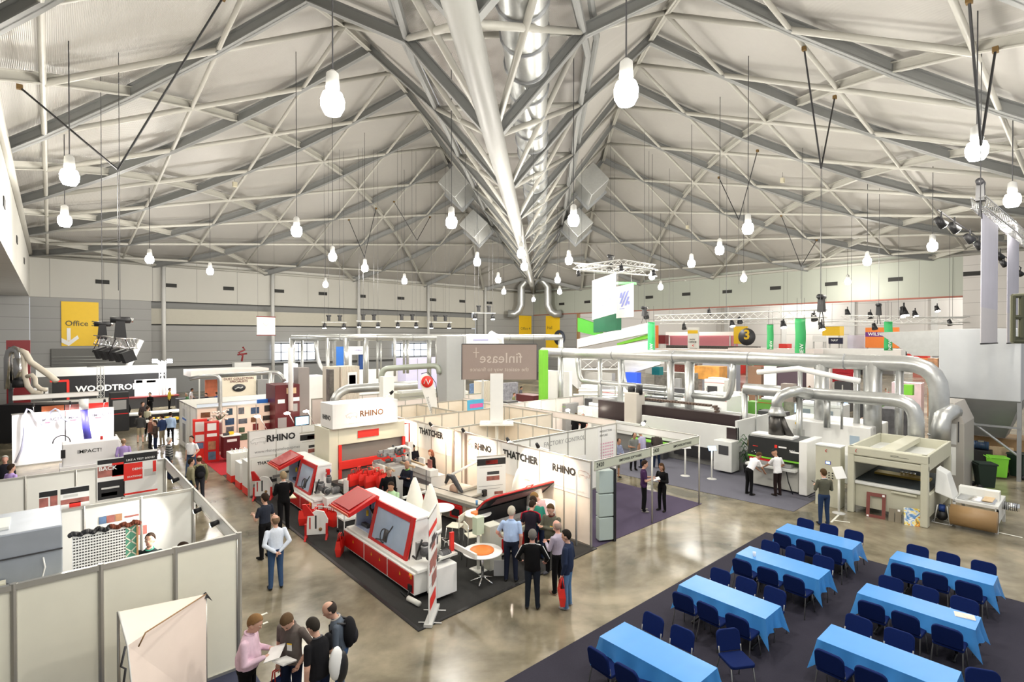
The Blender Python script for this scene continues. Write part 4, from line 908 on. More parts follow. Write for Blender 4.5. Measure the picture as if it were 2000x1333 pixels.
# ================================================================== red and white machine stand
INT = mat('pale_blue_interior', (.52, .62, .82), .5); WARN = mat('warning_yellow', (.85, .65, .02), .5)
def motor(b, c, r=.09, l=.26, ax='x', m=None):
    b.use(m or GREY, True); c = V(c); d = V((1, 0, 0)) if ax == 'x' else V((0, 1, 0)) if ax == 'y' else Z_
    b.cyl(c - d*l/2, c + d*l/2, r, n=16); b.use(DARK, True)
    for k in range(-3, 4): b.cyl(c + d*(k*l/8), c + d*(k*l/8 + .008), r*1.12, n=16)
    b.cyl(c + d*l/2, c + d*(l/2 + .05), r*.8, n=14)
def bander(label, loc, rz, L=3.6, both=True):
    t = thing('edge_banding_machine', label, 'machine', loc, rz)
    MB().box(0, .0, .12, L, .85, .62).build('base_frame', WHITE, t, .015)
    for i in range(3):
        p_ = MB().box(.03 + i*L/3, -.012, .16, (i + 1)*L/3 - .03, .0, .585).build('base_panel', RED, t, .004)
        for k in (.35, .7) if i == 1 else (.5,): 
            b = MB(); b.use(WARN); x = i*L/3 + L/3*k; b.add([(x - .03, -.016, .40), (x + .03, -.016, .40), (x, -.016, .49)], [(0, 1, 2)]); b.build('warning_sign', WARN, p_)
    for x in (.15, L*.5, L - .15):
        MB().use(DARK, True).cyl((x, .15, 0), (x, .15, .12), .04, n=10).build('foot', DARK, t)
    MB().box(.05, .05, .62, L - .3, .8, .68).build('bed', OFFW, t, .01)
    # hood: slanted front, open bay at the left, window door at the right
    x0, x1 = .12, L - .62; xm = 1.22
    b = MB(); b.prof([(.25, .66), (.9, .66), (.9, 1.62), (.42, 1.62)], x1 - .04, x1, 'x'); b.prof([(.25, .66), (.9, .66), (.9, 1.62), (.42, 1.62)], x0, x0 + .04, 'x'); b.box(x0, .88, .66, x1, .92, 1.62); b.prof([(.40, 1.59), (.92, 1.59), (.92, 1.66), (.46, 1.66)], x0 - .02, x1 + .02, 'x')
    b.build('hood', WHITE, t, .02)
    b = MB(); b.box(x0 + .05, .84, .68, xm, .87, 1.58); b.box(x0 + .05, .3, .68, x0 + .07, .87, 1.55); b.box(xm - .03, .35, .68, xm, .87, 1.55); b.box(x0, .28, .66, xm, .88, .69); b.build('hood_interior', INT, t)
    b = MB(); motor(b, (x0 + .55, .6, 1.0), .08, .3, 'z', WHITE); b.use(BLACK, True).tube([(x0 + .4, .6, 1.5), (x0 + .6, .45, 1.3), (x0 + .85, .5, 1.05), (x0 + .9, .6, .75)], .022, 6)
    b.tube([(x0 + .7, .7, 1.5), (x0 + .8, .5, 1.2), (x0 + .7, .45, .95), (x0 + .5, .5, .74)], .018, 6); b.use(mat('cable_blue', (.03, .1, .3), .5), True).tube([(x0 + .5, .7, 1.5), (x0 + 1.0, .55, 1.35), (x0 + .95, .5, .9)], .015, 6)
    b.use(WARN, True).cyl((x0 + .5, .42, 1.05), (x0 + .5, .42, 1.2), .035, n=8); b.use(DARK).cbox((x0 + .35, .45, .74), (.35, .12, .08)); b.build('working_unit', None, t)
    # window door
    d = thing('x', None, None) ; bpy.data.objects.remove(d)
    M = Matrix.Translation((0, .12, .62)) @ Matrix.Rotation(rad(-14), 4, 'X'); w_, h_ = 1.42, 1.08
    b = MB()
    for q in ((xm, 0, 0, xm + .16, .06, h_), (x1 - .16, 0, 0, x1, .06, h_), (xm + .16, 0, 0, x1 - .16, .06, .13), (xm + .16, 0, h_ - .15, x1 - .16, .06, h_)): b.box(*q, M)
    dr = b.build('door', RED, t, .012); MB().box(xm + .15, .02, .12, x1 - .15, .03, h_ - .14, M).build('window', mat('tinted_window', (.38, .47, .62), .08, var=.12), dr)
    b = MB(); b.use(DARK, True).tube([M @ V((xm + .75 + .17*cos(a), .012, .32 + .17*sin(a))) for a in [PI*i/8 for i in range(14)]], .014, 6); b.tube([M @ V(p) for p in ((xm + .4, .012, .15), (xm + .8, .01, .22), (xm + 1.1, .012, .65))], .016, 6); b.box(xm + .75, .0, .2, xm + .95, .015, .5, M); b.build('inner_mechanism', None, dr)
    # raised lid
    M = Matrix.Translation((0, .46, 1.68)) @ Matrix.Rotation(rad(-18 + 180), 4, 'X')
    ML = Matrix.Translation((x0 - .1, .5, 1.66)) @ Matrix.Rotation(rad(20), 4, 'X')
    b = MB(); b.prof([(-.95, .0), (-.05, 0), (0, .06), (-.05, .14), (-.9, .1)], 0, xm - x0 + .12, 'x', ML); ld = b.build('lid', RED, t, .01)
    MB().box(.12, -.85, .135, xm - x0 - .02, -.1, .142, ML).build('window', mat('pink_tinted_window', (.5, .12, .12), .1), ld)
    MB().box(.01, -.965, .01, xm - x0 + .1, -.945, .1, ML).build('lid_edge', mat('lit_red_edge', (.9, .2, .12), .4), ld)
    MB().use(LGREY, True).cyl((x0 + .1, .5, 1.4), ML @ V((.15, -.5, 0)), .012, n=6).build('gas_strut', LGREY, t)
    # outfeed end
    b = MB(); b.box(L - .28, .05, .62, L + .05, .9, .70); b.box(L + .03, .32, .1, L + .42, .9, .78); b.build('end_cabinet', WHITE, t, .015)
    b = MB(); b.use(WARN).box(L - .2, -.02, .48, L - .1, -.005, .58); b.use(BRED, True).cyl((L - .15, -.05, .53), (L - .15, -.01, .53), .03, n=12); b.use(BLACK).box(L - .22, -.05, .2, L - .08, 0, .34); b.use(BLACK, True).tube([(L - .15, -.03, .2), (L - .2, -.08, .05), (L - .6, -.02, .02)], .02, 6); b.build('switch_panel', None, t)
    b = MB()
    for c, r, l, ax in (((L - .1, .35, 1.05), .1, .24, 'z'), ((L + .05, .45, .93), .11, .24, 'x'), ((L - .08, .6, 1.25), .08, .2, 'z'), ((L + .15, .72, .93), .11, .22, 'y')): motor(b, c, r, l, ax)
    b.use(BLACK, True).tube([(x1 + .05, .3, .78), (x1 + .3, .25, .8), (L - .2, .22, 1.0), (L - .15, .3, 1.3)], .025, 6); b.use(GREY).cbox((L - .3, .3, 1.0), (.1, .12, .4)); b.build('end_motors', None, t)
    b = MB(); b.use(mat('blue_grey_plastic', (.15, .22, .4), .5), True).ball((L - .45, .75, 1.45), .08, 10, 8); b.use(RED).cbox((L - .3, .65, 1.42), (.12, .1, .28)); b.use(WHITE, True).cyl((L - .3, .59, 1.42), (L - .3, .6, 1.42), .035, n=12); b.build('control_pendant', None, t)
    if both:
        MB().use(OFFW, True).cyl((L - .1, -.1, .07), (L + .3, -.05, .07), .06, n=14).build('cleaner_canister', OFFW, t)
        b = MB(); b.box(L + .1, .5, .9, L + .3, 1.0, .95); b.box(L - .1, 1.0, 1.0, L + 1.0, 1.05, 1.12); b.build('outfeed_fence', OFFW, t); MB().box(L + .1, .9, .95, L + .16, 1.0, 1.4).build('fence_bracket', BRED, t)
    return t
bander('large red and white edge banding machine by the aisle, front one with a big window', (6.25, 14.35, .012), -PI/2, 3.85)
bander('red and white edge banding machine by the sign wall, behind the suited people', (6.45, 20.6, .012), -PI/2, 3.3, False)
# third machine with lid wide open
t = thing('edge_banding_machine', 'machine with black interior and red rimmed lid open, crowd leaning over it', 'machine', (9.1, 10.95, .012)); t.scale = (.95, 1, .76)
MB().box(0, 0, .1, 2.5, .85, .9).build('base_frame', CREAM, t, .02); MB().box(.1, -.01, .2, 2.4, 0, .7).build('base_panel', RED, t)
b = MB(); b.box(0, .82, .9, 2.5, .86, 1.5); b.box(0, .1, .9, 2.5, .84, .94); b.build('inner_bay', BLACK, t); MB().use(GREY).box(.3, .3, .94, 2.2, .6, 1.1).build('feed_track', GREY, t)
ML = Matrix.Translation((0, .86, 1.5)) @ Matrix.Rotation(rad(-48), 4, 'X'); hx = [(0, -.55), (.25, -.75), (2.9, -.75), (2.9, 0), (0, 0)]
b = MB(); b.prism(hx, 0, .1, ML); ld = b.build('lid', BLACK, t); b = MB(); b.use(RED, True).tube([ML @ V((x, y, .05)) for x, y in hx], .04, 8, True); b.build('lid_rim', RED, ld); MB().box(.4, -.6, -.01, 2.6, -.15, -.002, ML).build('window', mat('smoky_window', (.35, .2, .2), .1), ld)
MB().use(BRED, True).tube([ML @ V(p) for p in ((1.5, -.76, .08), (1.5, -.9, .08), (1.75, -.9, .08), (1.75, -.76, .08))], .015, 6).build('lid_handle', BRED, ld)
# sign wall
sw = shell((5.62, 21.5), (8.6, 21.5), 'white sign wall with rhino lettering behind the rear machine', 2.5, 1.0, OFFW)
bo = board('sign_panel', None, None, (.02, -.03, 1.5), X_, 2.45, .98, WHITE, .01, sw)
text('RHINO', (.64, -.042, 2.02), X_, Z_, 1.08, INK, sw, bold=.035); text('www.rhinopanelequipment.com', (.2, -.042, 1.6), X_, Z_, 2.1, GREY, sw)
def rhino(parent, o, u, w, m, flip=False, mir=1, e=.006):
    "outline emblem of a rhinoceros, facing out"
    pts = [(0, .34), (.06, .30), (.07, .1), (.13, .08), (.15, .27), (.26, .26), (.40, .28), (.55, .26), (.60, .08), (.67, .08), (.68, .26), (.76, .27), (.82, .2), (.9, .18), (.96, .26), (1.0, .42), (.95, .36), (.9, .4), (.88, .5), (.82, .46), (.76, .54), (.6, .58), (.42, .56), (.25, .6), (.1, .56), (.02, .46)]
    u = V(u).normalized(); n = u.cross(Z_); o = V(o); P_ = [o + u*((1 - x if flip else x)*w) + Z_*(y*w*.9) + n*e for x, y in pts]
    MB().use(m).tube(P_, w*.012, 5, True).build('rhino_emblem', m, parent)
rhino(sw, (.06, -.03, 1.93), X_, .56, LGREY, True, e=.012); rhino(sw, (1.92, -.03, 2.0), X_, .52, LGREY, e=.012)
bo = board('poster_sheet', None, None, (.1, -.03, .1), X_, 1.6, 1.3, OFFW, .01, sw)
text('THATCHER', (.3, -.042, 1.18), X_, Z_, .85, INK, sw, bold=.03)
for i, (x, z, w_, h_) in enumerate(((.15, .35, .5, .3), (.5, .45, .5, .28), (.85, .6, .4, .25), (1.15, .7, .4, .22))): MB().box(x, -.06, z, x + w_, -.045, z + h_*.4).build('machine_print', DARK if i % 2 else GREY, sw)
deco(sw, (.2, -.03, .1), X_, [(0, .02, .7, .2, LGREY), (.1, .15, .1, .25, DARK), (.5, .3, .12, .25, DARK)], .02)
pl = MB(); 
for i, (x0, y0, h_, m_) in enumerate(((5.62, 21.65, 1.3, WHITE), (5.62, 22.7, 1.05, WHITE), (5.62, 24.1, 1.2, OFFW))):
    tt_ = thing('plinth', 'white display plinth with red foot beside the sign wall, %s' % ('nearest', 'middle', 'furthest')[i], 'plinth', (x0, y0, .012)); MB().box(0, 0, .28, .8, .75, h_).build('plinth_body', m_, tt_, .01); MB().box(-.0, -.0, 0, .8, .75, .28).build('plinth_foot', BRED, tt_)
    if i: 
        b = MB(); b.use(CHROME, True)
        for a in range(4):
            for c in range(3): b.cyl((.15 + .16*a, .15 + .2*c, h_), (.15 + .16*a, .15 + .2*c, h_ + .13), .02, .008, 8)
        b.build('cutter_bits', CHROME, tt_)
def roll(label, loc, rz, w, h, head=True, body=True):
    t = thing('roll_up_banner', label, 'banner', loc, rz); MB().box(-w/2, -.01, .08, w/2, .0, h).build('print_sheet', WHITE, t); MB().box(-w/2 - .02, -.08, .0, w/2 + .02, .1, .07).build('base', LGREY, t, .01)
    MB().box(-w/2 - .01, -.015, h - .02, w/2 + .01, .015, h + .02).build('top_rail', ALU, t)
    for sx in (-1, 1): MB().use(LGREY, True).cyl((sx*w*.3, -.25, .012), (sx*w*.3, .25, .012), .015, n=8).build('foot', LGREY, t)
    it = [(0, h - .3, w, .22, BLACK), (w*.3, h - .27, w*.42, .13, BRED)] if head else []
    it += [(w*.08, h - .38, w*.8, .02, LGREY), (w*.35, h - .62, w*.42, .1, DARK), (w*.33, h - .82, w*.45, .15, ph[1]), (w*.05, h - 1.0, w*.85, .012, GREY), (w*.05, h - 1.1, w*.75, .012, GREY), (w*.6, h - 1.3, w*.3, .1, ph[1]), (w*.05, h - 1.24, w*.3, .02, BRED), (w*.05, h - 1.5, w*.6, .012, GREY), (w*.5, h - 1.62, w*.3, .06, ph[1])]
    deco(t, (-w/2, -.01, 0), X_, it); return t
roll('tall white roll up banner with black and red header beside the sign wall', (7.8, 20.9, .012), .0, .95, 2.3)
roll('white roll up banner with black and red header by the panel saw', (11.05, 13.6, .012), -.38, 1.0, 2.1)
bn = roll('slanting white banner with red graphics at the carpet corner, seen edge on', (6.2, 9.66, .012), .80, .85, 2.3, False)
deco(bn, (-.425, -.01, 0), X_, [(0, 1.9, .85, .12, BRED), (.1, 1.6, .7, .1, DARK), (.1, 1.1, .75, .25, ph[1]), (.3, .7, .5, .25, ph[1]), (.1, .3, .6, .25, BRED)], .008)
# big press with sign tower
hp = thing('veneer_press', 'large cream press with red frame and sign box above, rear of the stand', 'machine', (7.55, 18.6, .012))
b = MB(); b.box(0, 0, 0, .35, 1.4, 2.72); b.box(.35, 0, 2.1, 3.1, 1.4, 2.72); b.build('body', CREAM, hp, .02); b = MB(); b.box(.36, .12, .7, 3.1, .2, 2.1); b.build('inner_wall', mat('grey_brown_inner', (.22, .2, .18), .6), hp)
b = MB(); b.box(.35, -.05, 1.2, 3.05, .05, 1.5); b.box(.35, -.04, .75, .47, .05, 2.1); b.box(2.98, -.04, 1.2, 3.1, .05, 2.1); b.build('red_frame', BRED, hp, .01); MB().box(.4, -.3, .62, 3.05, .1, .7).build('bed', DARK, hp)
MB().box(1.1, -.03, 2.28, 1.95, .0, 2.55).build('name_plate', BRED, hp); MB().box(.35, -.02, 0, 3.0, 0, .6).build('lower_panel', CREAM, hp); MB().box(3.2, -.1, 1.45, 3.42, .2, 1.85).build('control_box', WHITE, hp)
MB().use(BRED, True).tube([(3.1, 0, 2.6), (3.3, 0, 2.6), (3.3, 0, 1.85)], .03, 8).build('conduit', BRED, hp)
sb = thing('sign_box', 'white hanging sign box with rhino lettering above the cream press', 'sign', (7.6, 18.4, 2.75)); MB().box(0, 0, 0, 2.62, 1.1, .9).build('box_panel', WHITE, sb, .01)
text('RHINO', (1.05, -.004, .36), X_, Z_, .95, mat('brown_ink', (.12, .05, .02), .6), sb, bold=.03); text('www.rhinopanelequipment.com', (.6, -.004, .1), X_, Z_, 1.3, LGREY, sb); rhino(sb, (.5, 0, .3), X_, .45, mat('faint_pink', (.6, .4, .36), .6), True)
text('RHINO', (-.004, .9, .3), -Y_, Z_, .75, INK, sb, bold=.03)
boxthing('sign_pillar', 'white square pillar rising behind the sign box', 'pillar', (ony(755, 800, 19.9).x, 19.9, .0), (.5, .35, zat(735, 22.1)), OFFW)
# end tenon machine and black scissor table with bags
cm = thing('frame_clamp_machine', 'grey mechanical head with rails in front of the press', 'machine', (9.25, 17.3, .012))
b = MB(); b.use(LGREY).box(-.35, -.3, .0, .55, .5, 1.35).use(OFFW).box(-.42, -.35, .6, -.32, .5, 1.5); b.build('column', None, cm, .02); b = MB(); b.use(GREY)
rn = random.Random(11)
for i in range(26): b.cbox((rn.uniform(-.4, .8), rn.uniform(-.2, .3), rn.uniform(1.4, 1.95)), (rn.uniform(.06, .28), rn.uniform(.05, .2), rn.uniform(.04, .14)))
for i in range(8): motor(b, (rn.uniform(-.2, .6), rn.uniform(-.1, .2), rn.uniform(1.5, 2.0)), .05, .16, 'z' if i % 2 else 'x')
b.build('machining_head', None, cm); b = MB(); b.use(OFFW); b.tube([(.0, .1, 1.95), (.7, .1, 1.98), (.92, .1, 1.85), (.95, .1, 1.2), (.95, .1, .8)], .06, 8); b.build('bow_arm', OFFW, cm)
MB().use(RED).box(-.5, -.36, .7, -.1, -.33, 1.25).build('red_cover', DRED, cm)
for x in (-.7, -.3, .5, .9): MB().use(WOOD).box(x, -.9, 1.38, x + .06, .1, 1.44, Matrix.Rotation(0, 4, 'Z')).build('timber_rail', WOOD, cm)
sc = thing('lift_table', 'black scissor lift table carrying red bags', 'table', (7.9, 18.0, .012), -PI/2 + .08)
MB().box(-.1, -.55, .88, 2.3, .65, 1.0).build('platform', BLACK, sc); b = MB(); b.use(BLACK)
for y in (-.45, .5): b.cyl((0, y, .1), (2.1, y, .88), .05, n=6); b.cyl((2.1, y, .1), (0, y, .88), .05, n=6)
b.build('scissor_legs', BLACK, sc); MB().box(-.1, -.5, 0, 2.3, .6, .1).build('base_frame', BLACK, sc); MB().use(DARK, True).cyl((.4, 0, .45), (1.2, 0, .45), .15, n=14).build('cylinder', DARK, sc)
MB().box(.95, -.58, .8, 1.25, -.56, 1.28).build('notice', PAPER, sc)
words = 'one two three four five six seven eight nine ten'.split()
for i, (x, y, z, r_) in enumerate(((7.75, 17.0, 1.012, .3), (8.05, 16.75, 1.012, -.2), (8.1, 16.45, 1.012, .1), (8.4, 16.25, 1.012, .5), (8.05, 17.2, 1.012, .8), (8.35, 17.0, 1.012, -.5), (8.45, 16.65, 1.012, .2))):
    carrier(['red carrier bag on the lift table, leftmost with notice', 'red carrier bag second along the lift table', 'red carrier bag in the middle front of the lift table', 'red carrier bag at the right end of the lift table', 'red carrier bag at back left of the lift table', 'red carrier bag at back middle of the lift table', 'red carrier bag at back right of the lift table'][i], (x, y, z), r_, 1.0)
carrier('red carrier bag leaning on the left end of the front machine', (6.05, 14.15, .012), .9, 1.05)
for i, (x, y) in enumerate(((6.55, 16.85), (6.3, 16.6), (6.75, 16.5), (6.2, 17.1))): carrier('red carrier bag dumped before the rear machine, %s of the heap' % ('topmost', 'front', 'right', 'left')[i], (x, y, .012), i*.9, 1.15)
boxthing('leaflet_box', 'small cream box on the left end of the lift table', 'box', (7.7, 17.6, 1.012), (.4, .22, .1), OFFW, .3)
# red footed white clamp stands
for i, (x, y, lab) in enumerate(((6.0, 15.75, 'white tape reel stand with red feet left of the front machine'), (5.95, 20.9, 'white tape reel stand with red feet left of the rear machine'))):
    t = thing('reel_stand', lab, 'stand', (x, y, .012), -.5); b = MB(); b.prof([(-.3, .12), (.3, .12), (.34, .55), (.22, .8), (.0, .86), (-.25, .7)], -.03, .03, 'y'); b.build('plate', WHITE, t, .01)
    b = MB(); b.add([(-.35, -.04, .7), (-.05, -.04, .7), (-.3, -.04, 1.05), (-.4, -.04, 1.05), (-.35, .04, .7), (-.05, .04, .7), (-.3, .04, 1.05), (-.4, .04, 1.05)], [(0,1,2,3), (7,6,5,4), (0,4,5,1), (1,5,6,2), (2,6,7,3), (3,7,4,0)]); b.build('red_horn', RED, t)
    for sx in (-1, 1): 
        b = MB(); b.prof([(-.22, 0), (.22, 0), (.06, .12), (.04, .45), (-.04, .45), (-.06, .12)], sx*.3 - .03, sx*.3 + .03, 'x'); b.build('red_foot', RED, t)
    deco(t, (-.2, -.03, .2), X_, [(.0, .1, .04, .35, RED), (.16, .1, .05, .4, DARK)]); MB().use(BROWN, True).cyl((.12, -.05, .28), (.12, .05, .28), .05, n=12).build('roller', BROWN, t)
b = MB(); b.use(WHITE, True).cyl((6.0, 15.9, .95), (6.6, 14.35, 1.1), .015, n=8); tag(b.build('support_bar', WHITE), 'thin white bar between reel stand and front machine', 'bar')
tr_ = thing('parts_trolley', 'small white wheeled trolley frame between the two machines', 'trolley', (7.0, 15.6, .012)); b = MB(); b.use(WHITE)
for x in (-.3, .3):
    for y in (-.25, .25): b.cyl((x, y, .12), (x, y, .95), .02, n=6)
b.build('frame', WHITE, tr_); MB().box(-.32, -.27, .45, .32, .27, .5).build('shelf', WHITE, tr_); MB().box(-.32, -.27, .9, .32, .27, .95).build('shelf', WHITE, tr_)
for x in (-.3, .3):
    for y in (-.25, .25): MB().use(BLACK, True).cyl((x - .02, y, .06), (x + .02, y, .06), .06, n=12).build('caster', BLACK, tr_)
# dust bags
DB = mat('white_dust_bag', (.86, .84, .76), .7, ns=6, var=.05, bump=.3); dbg = thing('dust_collector', 'dust collector with two white pointed filter bags', 'machine', (7.6, 12.35, .012))
for x, y in ((.02, .42), (0, -.42)):
    MB().use(DB, True).lathe([(.04, 2.15), (.12, 1.95), (.22, 1.6), (.29, 1.2), (.30, 1.0), (.27, .95)], (x, y, 0), 20).build('filter_bag', DB, dbg); MB().use(WHITE, True).cyl((x, y, .85), (x, y, .97), .3, n=24).build('band_clamp', WHITE, dbg); MB().use(DB, True).lathe([(.27, .86), (.28, .5), (.22, .15), (.1, .1)], (x, y, 0), 20).build('waste_bag', OFFW, dbg)
MB().box(-.4, -.5, .05, .6, .6, .12).build('base', WHITE, dbg); MB().use(LGREY, True).cyl((-.5, .0, .9), (-.2, .1, .9), .14, n=16).build('inlet', LGREY, dbg)
dbg = thing('dust_collector', 'dust collector glowing white by the wall under the saw maker sign', 'machine', (11.2, 12.0, .012)); dbg.scale = (.95, .95, .84)
for x, y in ((0, .4), (0, -.35)):
    MB().use(DB, True).lathe([(.04, 2.25), (.12, 2.05), (.22, 1.7), (.28, 1.3), (.29, 1.1), (.25, 1.05)], (x, y, 0), 20).build('filter_bag', DB, dbg); MB().use(WHITE, True).cyl((x, y, .3), (x, y, 1.08), .29, n=24).build('drum', WHITE, dbg)
MB().use(BLACK, True).cyl((-.05, -.9, .2), (-.05, -.9, .8), .3, n=20).build('fan_housing', BLACK, dbg); MB().use(WHITE, True).cyl((-.05, -.9, .8), (-.05, -.9, 1.35), .34, .3, n=20).build('cover', WHITE, dbg)
# panel saw
BEI = mat('saw_table_beige', (.58, .54, .47), .45)
ps = thing('panel_saw', 'sliding table panel saw with grey blade guard', 'machine', (9.8, 13.25, .012), -PI/2 + .15)
# local x runs towards the camera side, local y to the right wall
b = MB(); b.box(-3.1, .0, .82, .6, .38, .92); b.build('sliding_table', BEI, ps, .01); MB().box(-3.1, -.03, .74, .62, .0, .84).build('table_rail', ALU, ps); MB().box(-3.1, .36, .9, .6, .39, .93).build('rail_groove', DARK, ps)
b = MB(); b.prof([(.42, 0), (1.2, 0), (1.1, .82), (.42, .82)], -2.1, -.6, 'x'); b.build('body', BEI, ps, .02); MB().box(-2.3, -.02, .45, -.25, .3, .74).build('red_side_panel', RED, ps, .01); MB().box(-.75, -.06, .3, -.2, -.02, .7).build('control_panel', RED, ps, .01); MB().box(-.65, -.075, .38, -.3, -.06, .6).build('display', BLACK, ps)
b = MB(); b.prof([(-.55, 0), (.05, 0), (-.1, .74), (-.45, .74)], .02, .35, 'y'); b.build('pedestal', mat('beige_pedestal', (.6, .5, .4), .5), ps, .02); MB().box(-1.9, .42, .84, -.3, 1.4, .9).build('main_table', BEI, ps, .01); MB().box(-1.2, 1.4, .84, -.4, 2.0, .89).build('extension_table', OFFW, ps, .01)
g_ = MB(); g_.use(DARK, True).tube([(-1.45, .42, 1.15), (-1.3, .42, 1.42), (-1.1, .42, 1.4), (-.75, .42, 1.05), (-.65, .42, .98)], [.05, .08, .1, .07, .04], 8); g_.build('blade_guard', DARK, ps); MB().use(mat('guard_clear', (.6, .4, .3), .2), True).cyl((-1.05, .40, .98), (-1.05, .44, .98), .2, n=24).build('blade', None, ps)
MB().use(OFFW, True).cyl((-1.25, .5, 1.45), (-1.15, 2.0, 1.75), .045, n=10).build('guard_arm', OFFW, ps); MB().use(OFFW, True).cyl((-1.15, 1.9, .9), (-1.15, 1.9, 1.72), .04, n=8).build('arm_post', OFFW, ps)
b = MB(); b.box(-.9, .4, .95, -.75, 1.5, 1.02); b.box(-.3, .4, .86, -.24, 2.0, .92); b.build('rip_fence', ALU, ps); b = MB(); b.use(BLACK).box(-.28, .95, .8, -.18, 1.1, 1.0); b.build('fence_clamp', BLACK, ps); MB().box(-2.0, -1.0, .84, -1.9, .0, .9).build('cross_cut_frame', OFFW, ps); MB().use(DARK, True).cyl((-1.9, -.05, .9), (-1.9, -.05, 1.6), .015, n=6).build('stop_rod', DARK, ps)
o = MB().use(mat('cup_blue', (.1, .3, .6), .4), True).lathe([(.03, 0), (.04, .14), (.036, .14), (.03, .01)], n=14).build('paper_cup', None); o.location = at(931, 988, .935); tag(o, 'blue and white paper cup on the panel saw table', 'cup')
# round tables, bar chairs
def rtab(lab, loc, r, h, seat=False):
    t = thing('round_table', lab, 'table', loc); MB().use(WHITE, True).lathe([(r*.97, h - .03), (r, h - .015), (r*.97, h)], n=36).build('tabletop', WHITE, t); MB().use(CHROME, True).cyl((0, 0, .1), (0, 0, h - .03), .035, n=12).build('pole', CHROME, t)
    for k in range(5): a = 2*PI*k/5; MB().use(CHROME, True).tube([(0, 0, .14), (.16*cos(a), .16*sin(a), .08), (.3*cos(a), .3*sin(a), .025)], .02, 8).build('foot', CHROME, t)
    return t
rtab('round white bar table beside the red panel saw', (8.62, 13.0, .012), .42, 1.05)
rtab('round white table with orange coil in front of the cream cabinet', (8.02, 10.22, .012), .5, .78); rtab('round white table with orange strip behind the cream cabinet', (9.2, 11.95, .012), .4, 1.02)
o = MB().use(ORANGE, True).lathe([(.12, 0), (.3, 0), (.3, .03), (.12, .03)], n=36).build('edging_coil', ORANGE); o.location = (8.0, 10.22, .795); tag(o, 'orange coil of edging tape on the near round table', 'coil')
o = MB().use(ORANGE).box(-.2, -.12, 0, .2, .12, .05).build('edging_strip', ORANGE); o.location = (9.22, 11.92, 1.035); tag(o, 'orange strip lying on the rear round table', 'strip')
def barch(lab, loc, rz):
    t = thing('bar_chair', lab, 'chair', loc, rz, None); MB().box(-.2, -.2, .72, .2, .2, .75).build('seat', mat('cream_seat', (.78, .75, .62), .5), t, .015); MB().box(-.2, -.22, .88, .2, -.19, 1.08).build('backrest', MATS['cream_seat'], t, .01)
    for sx in (-1, 1):
        MB().use(CHROME, True).tube([(sx*.19, -.2, 1.08), (sx*.19, -.2, .75), (sx*.23, -.26, 0)], .012, 8).build('leg', CHROME, t); MB().use(CHROME, True).tube([(sx*.19, .18, .73), (sx*.23, .25, 0)], .012, 8).build('leg', CHROME, t)
    MB().use(CHROME, True).cyl((-.21, .22, .28), (.21, .22, .28), .01, n=6).build('footrest', CHROME, t); return t
barch('cream bar chair in front of the round bar table', (8.6, 12.2, .012), .5); barch('cream bar chair turned towards the crowd', (8.55, 11.3, .012), -1.9)
ls = thing('info_pedestal', 'pale green display box on a post beside the round table', 'stand', (8.35, 10.82, .012)); MB().use(OFFW, True).cyl((0, 0, 0), (0, 0, .95), .04, n=10).build('pole', OFFW, ls); MB().box(-.12, -.1, .95, .12, .1, 1.4).build('display_box', mat('pale_green_box', (.55, .66, .5), .5), ls, .01); MB().box(-.15, -.2, 0, .15, .2, .02).build('base', OFFW, ls)
boxthing('sign_card', 'square white card standing on the carpet at the cabinet foot', 'sign', at(978, 1128), (.36, .02, .42), WHITE, -.7)
boxthing('machine_cabinet', 'cream grey side cabinet between the round tables and the blue shirt', 'machine', (8.72, 10.72, .012), (.4, .35, 1.15), mat('warm_grey_enamel', (.55, .55, .48), .5))
# counters and staff
for i, (x, y, lab) in enumerate(((10.95, 19.3, 'white counter with frosted grey front nearest the press'), (10.7, 16.9, 'white counter with frosted grey front by the staff, nearer the saw'))):
    t = thing('counter', lab, 'counter', (x, y, .012)); MB().box(-.35, -.7, 0, .25, .7, .98).build('counter_body', WHITE, t, .01); MB().box(-.37, -.68, .05, -.352, .68, .8).build('frosted_front', mat('frosted_grey', (.28, .26, .27), .4, ns=3, var=.3), t); MB().box(-.4, -.72, .98, -.05, .72, 1.22).build('raised_shelf', WHITE, t, .01)
lt = thing('laptop', 'open laptop on the counter before the long haired person', 'laptop', (11.0, 18.0, .992), .6); 
MB().box(-.17, -.12, 0, .17, .12, .02).build('keyboard_base', DARK, lt); MB().box(-.17, .1, .02, .17, .12, .24).build('screen_lid', DARK, lt); boxthing('counter', 'low white desk joining the two counters', 'counter', (11.0, 18.1, .012), (.5, .95, .98), WHITE)
boxthing('leaflet_rack', 'white leaflet holder on the nearer counter', 'holder', (10.55, 17.15, 1.235), (.08, .35, .28), WHITE); boxthing('leaflet_rack', 'leaflet holder with red print on the nearer counter', 'holder', (10.55, 16.6, 1.235), (.08, .22, .3), ph[1])
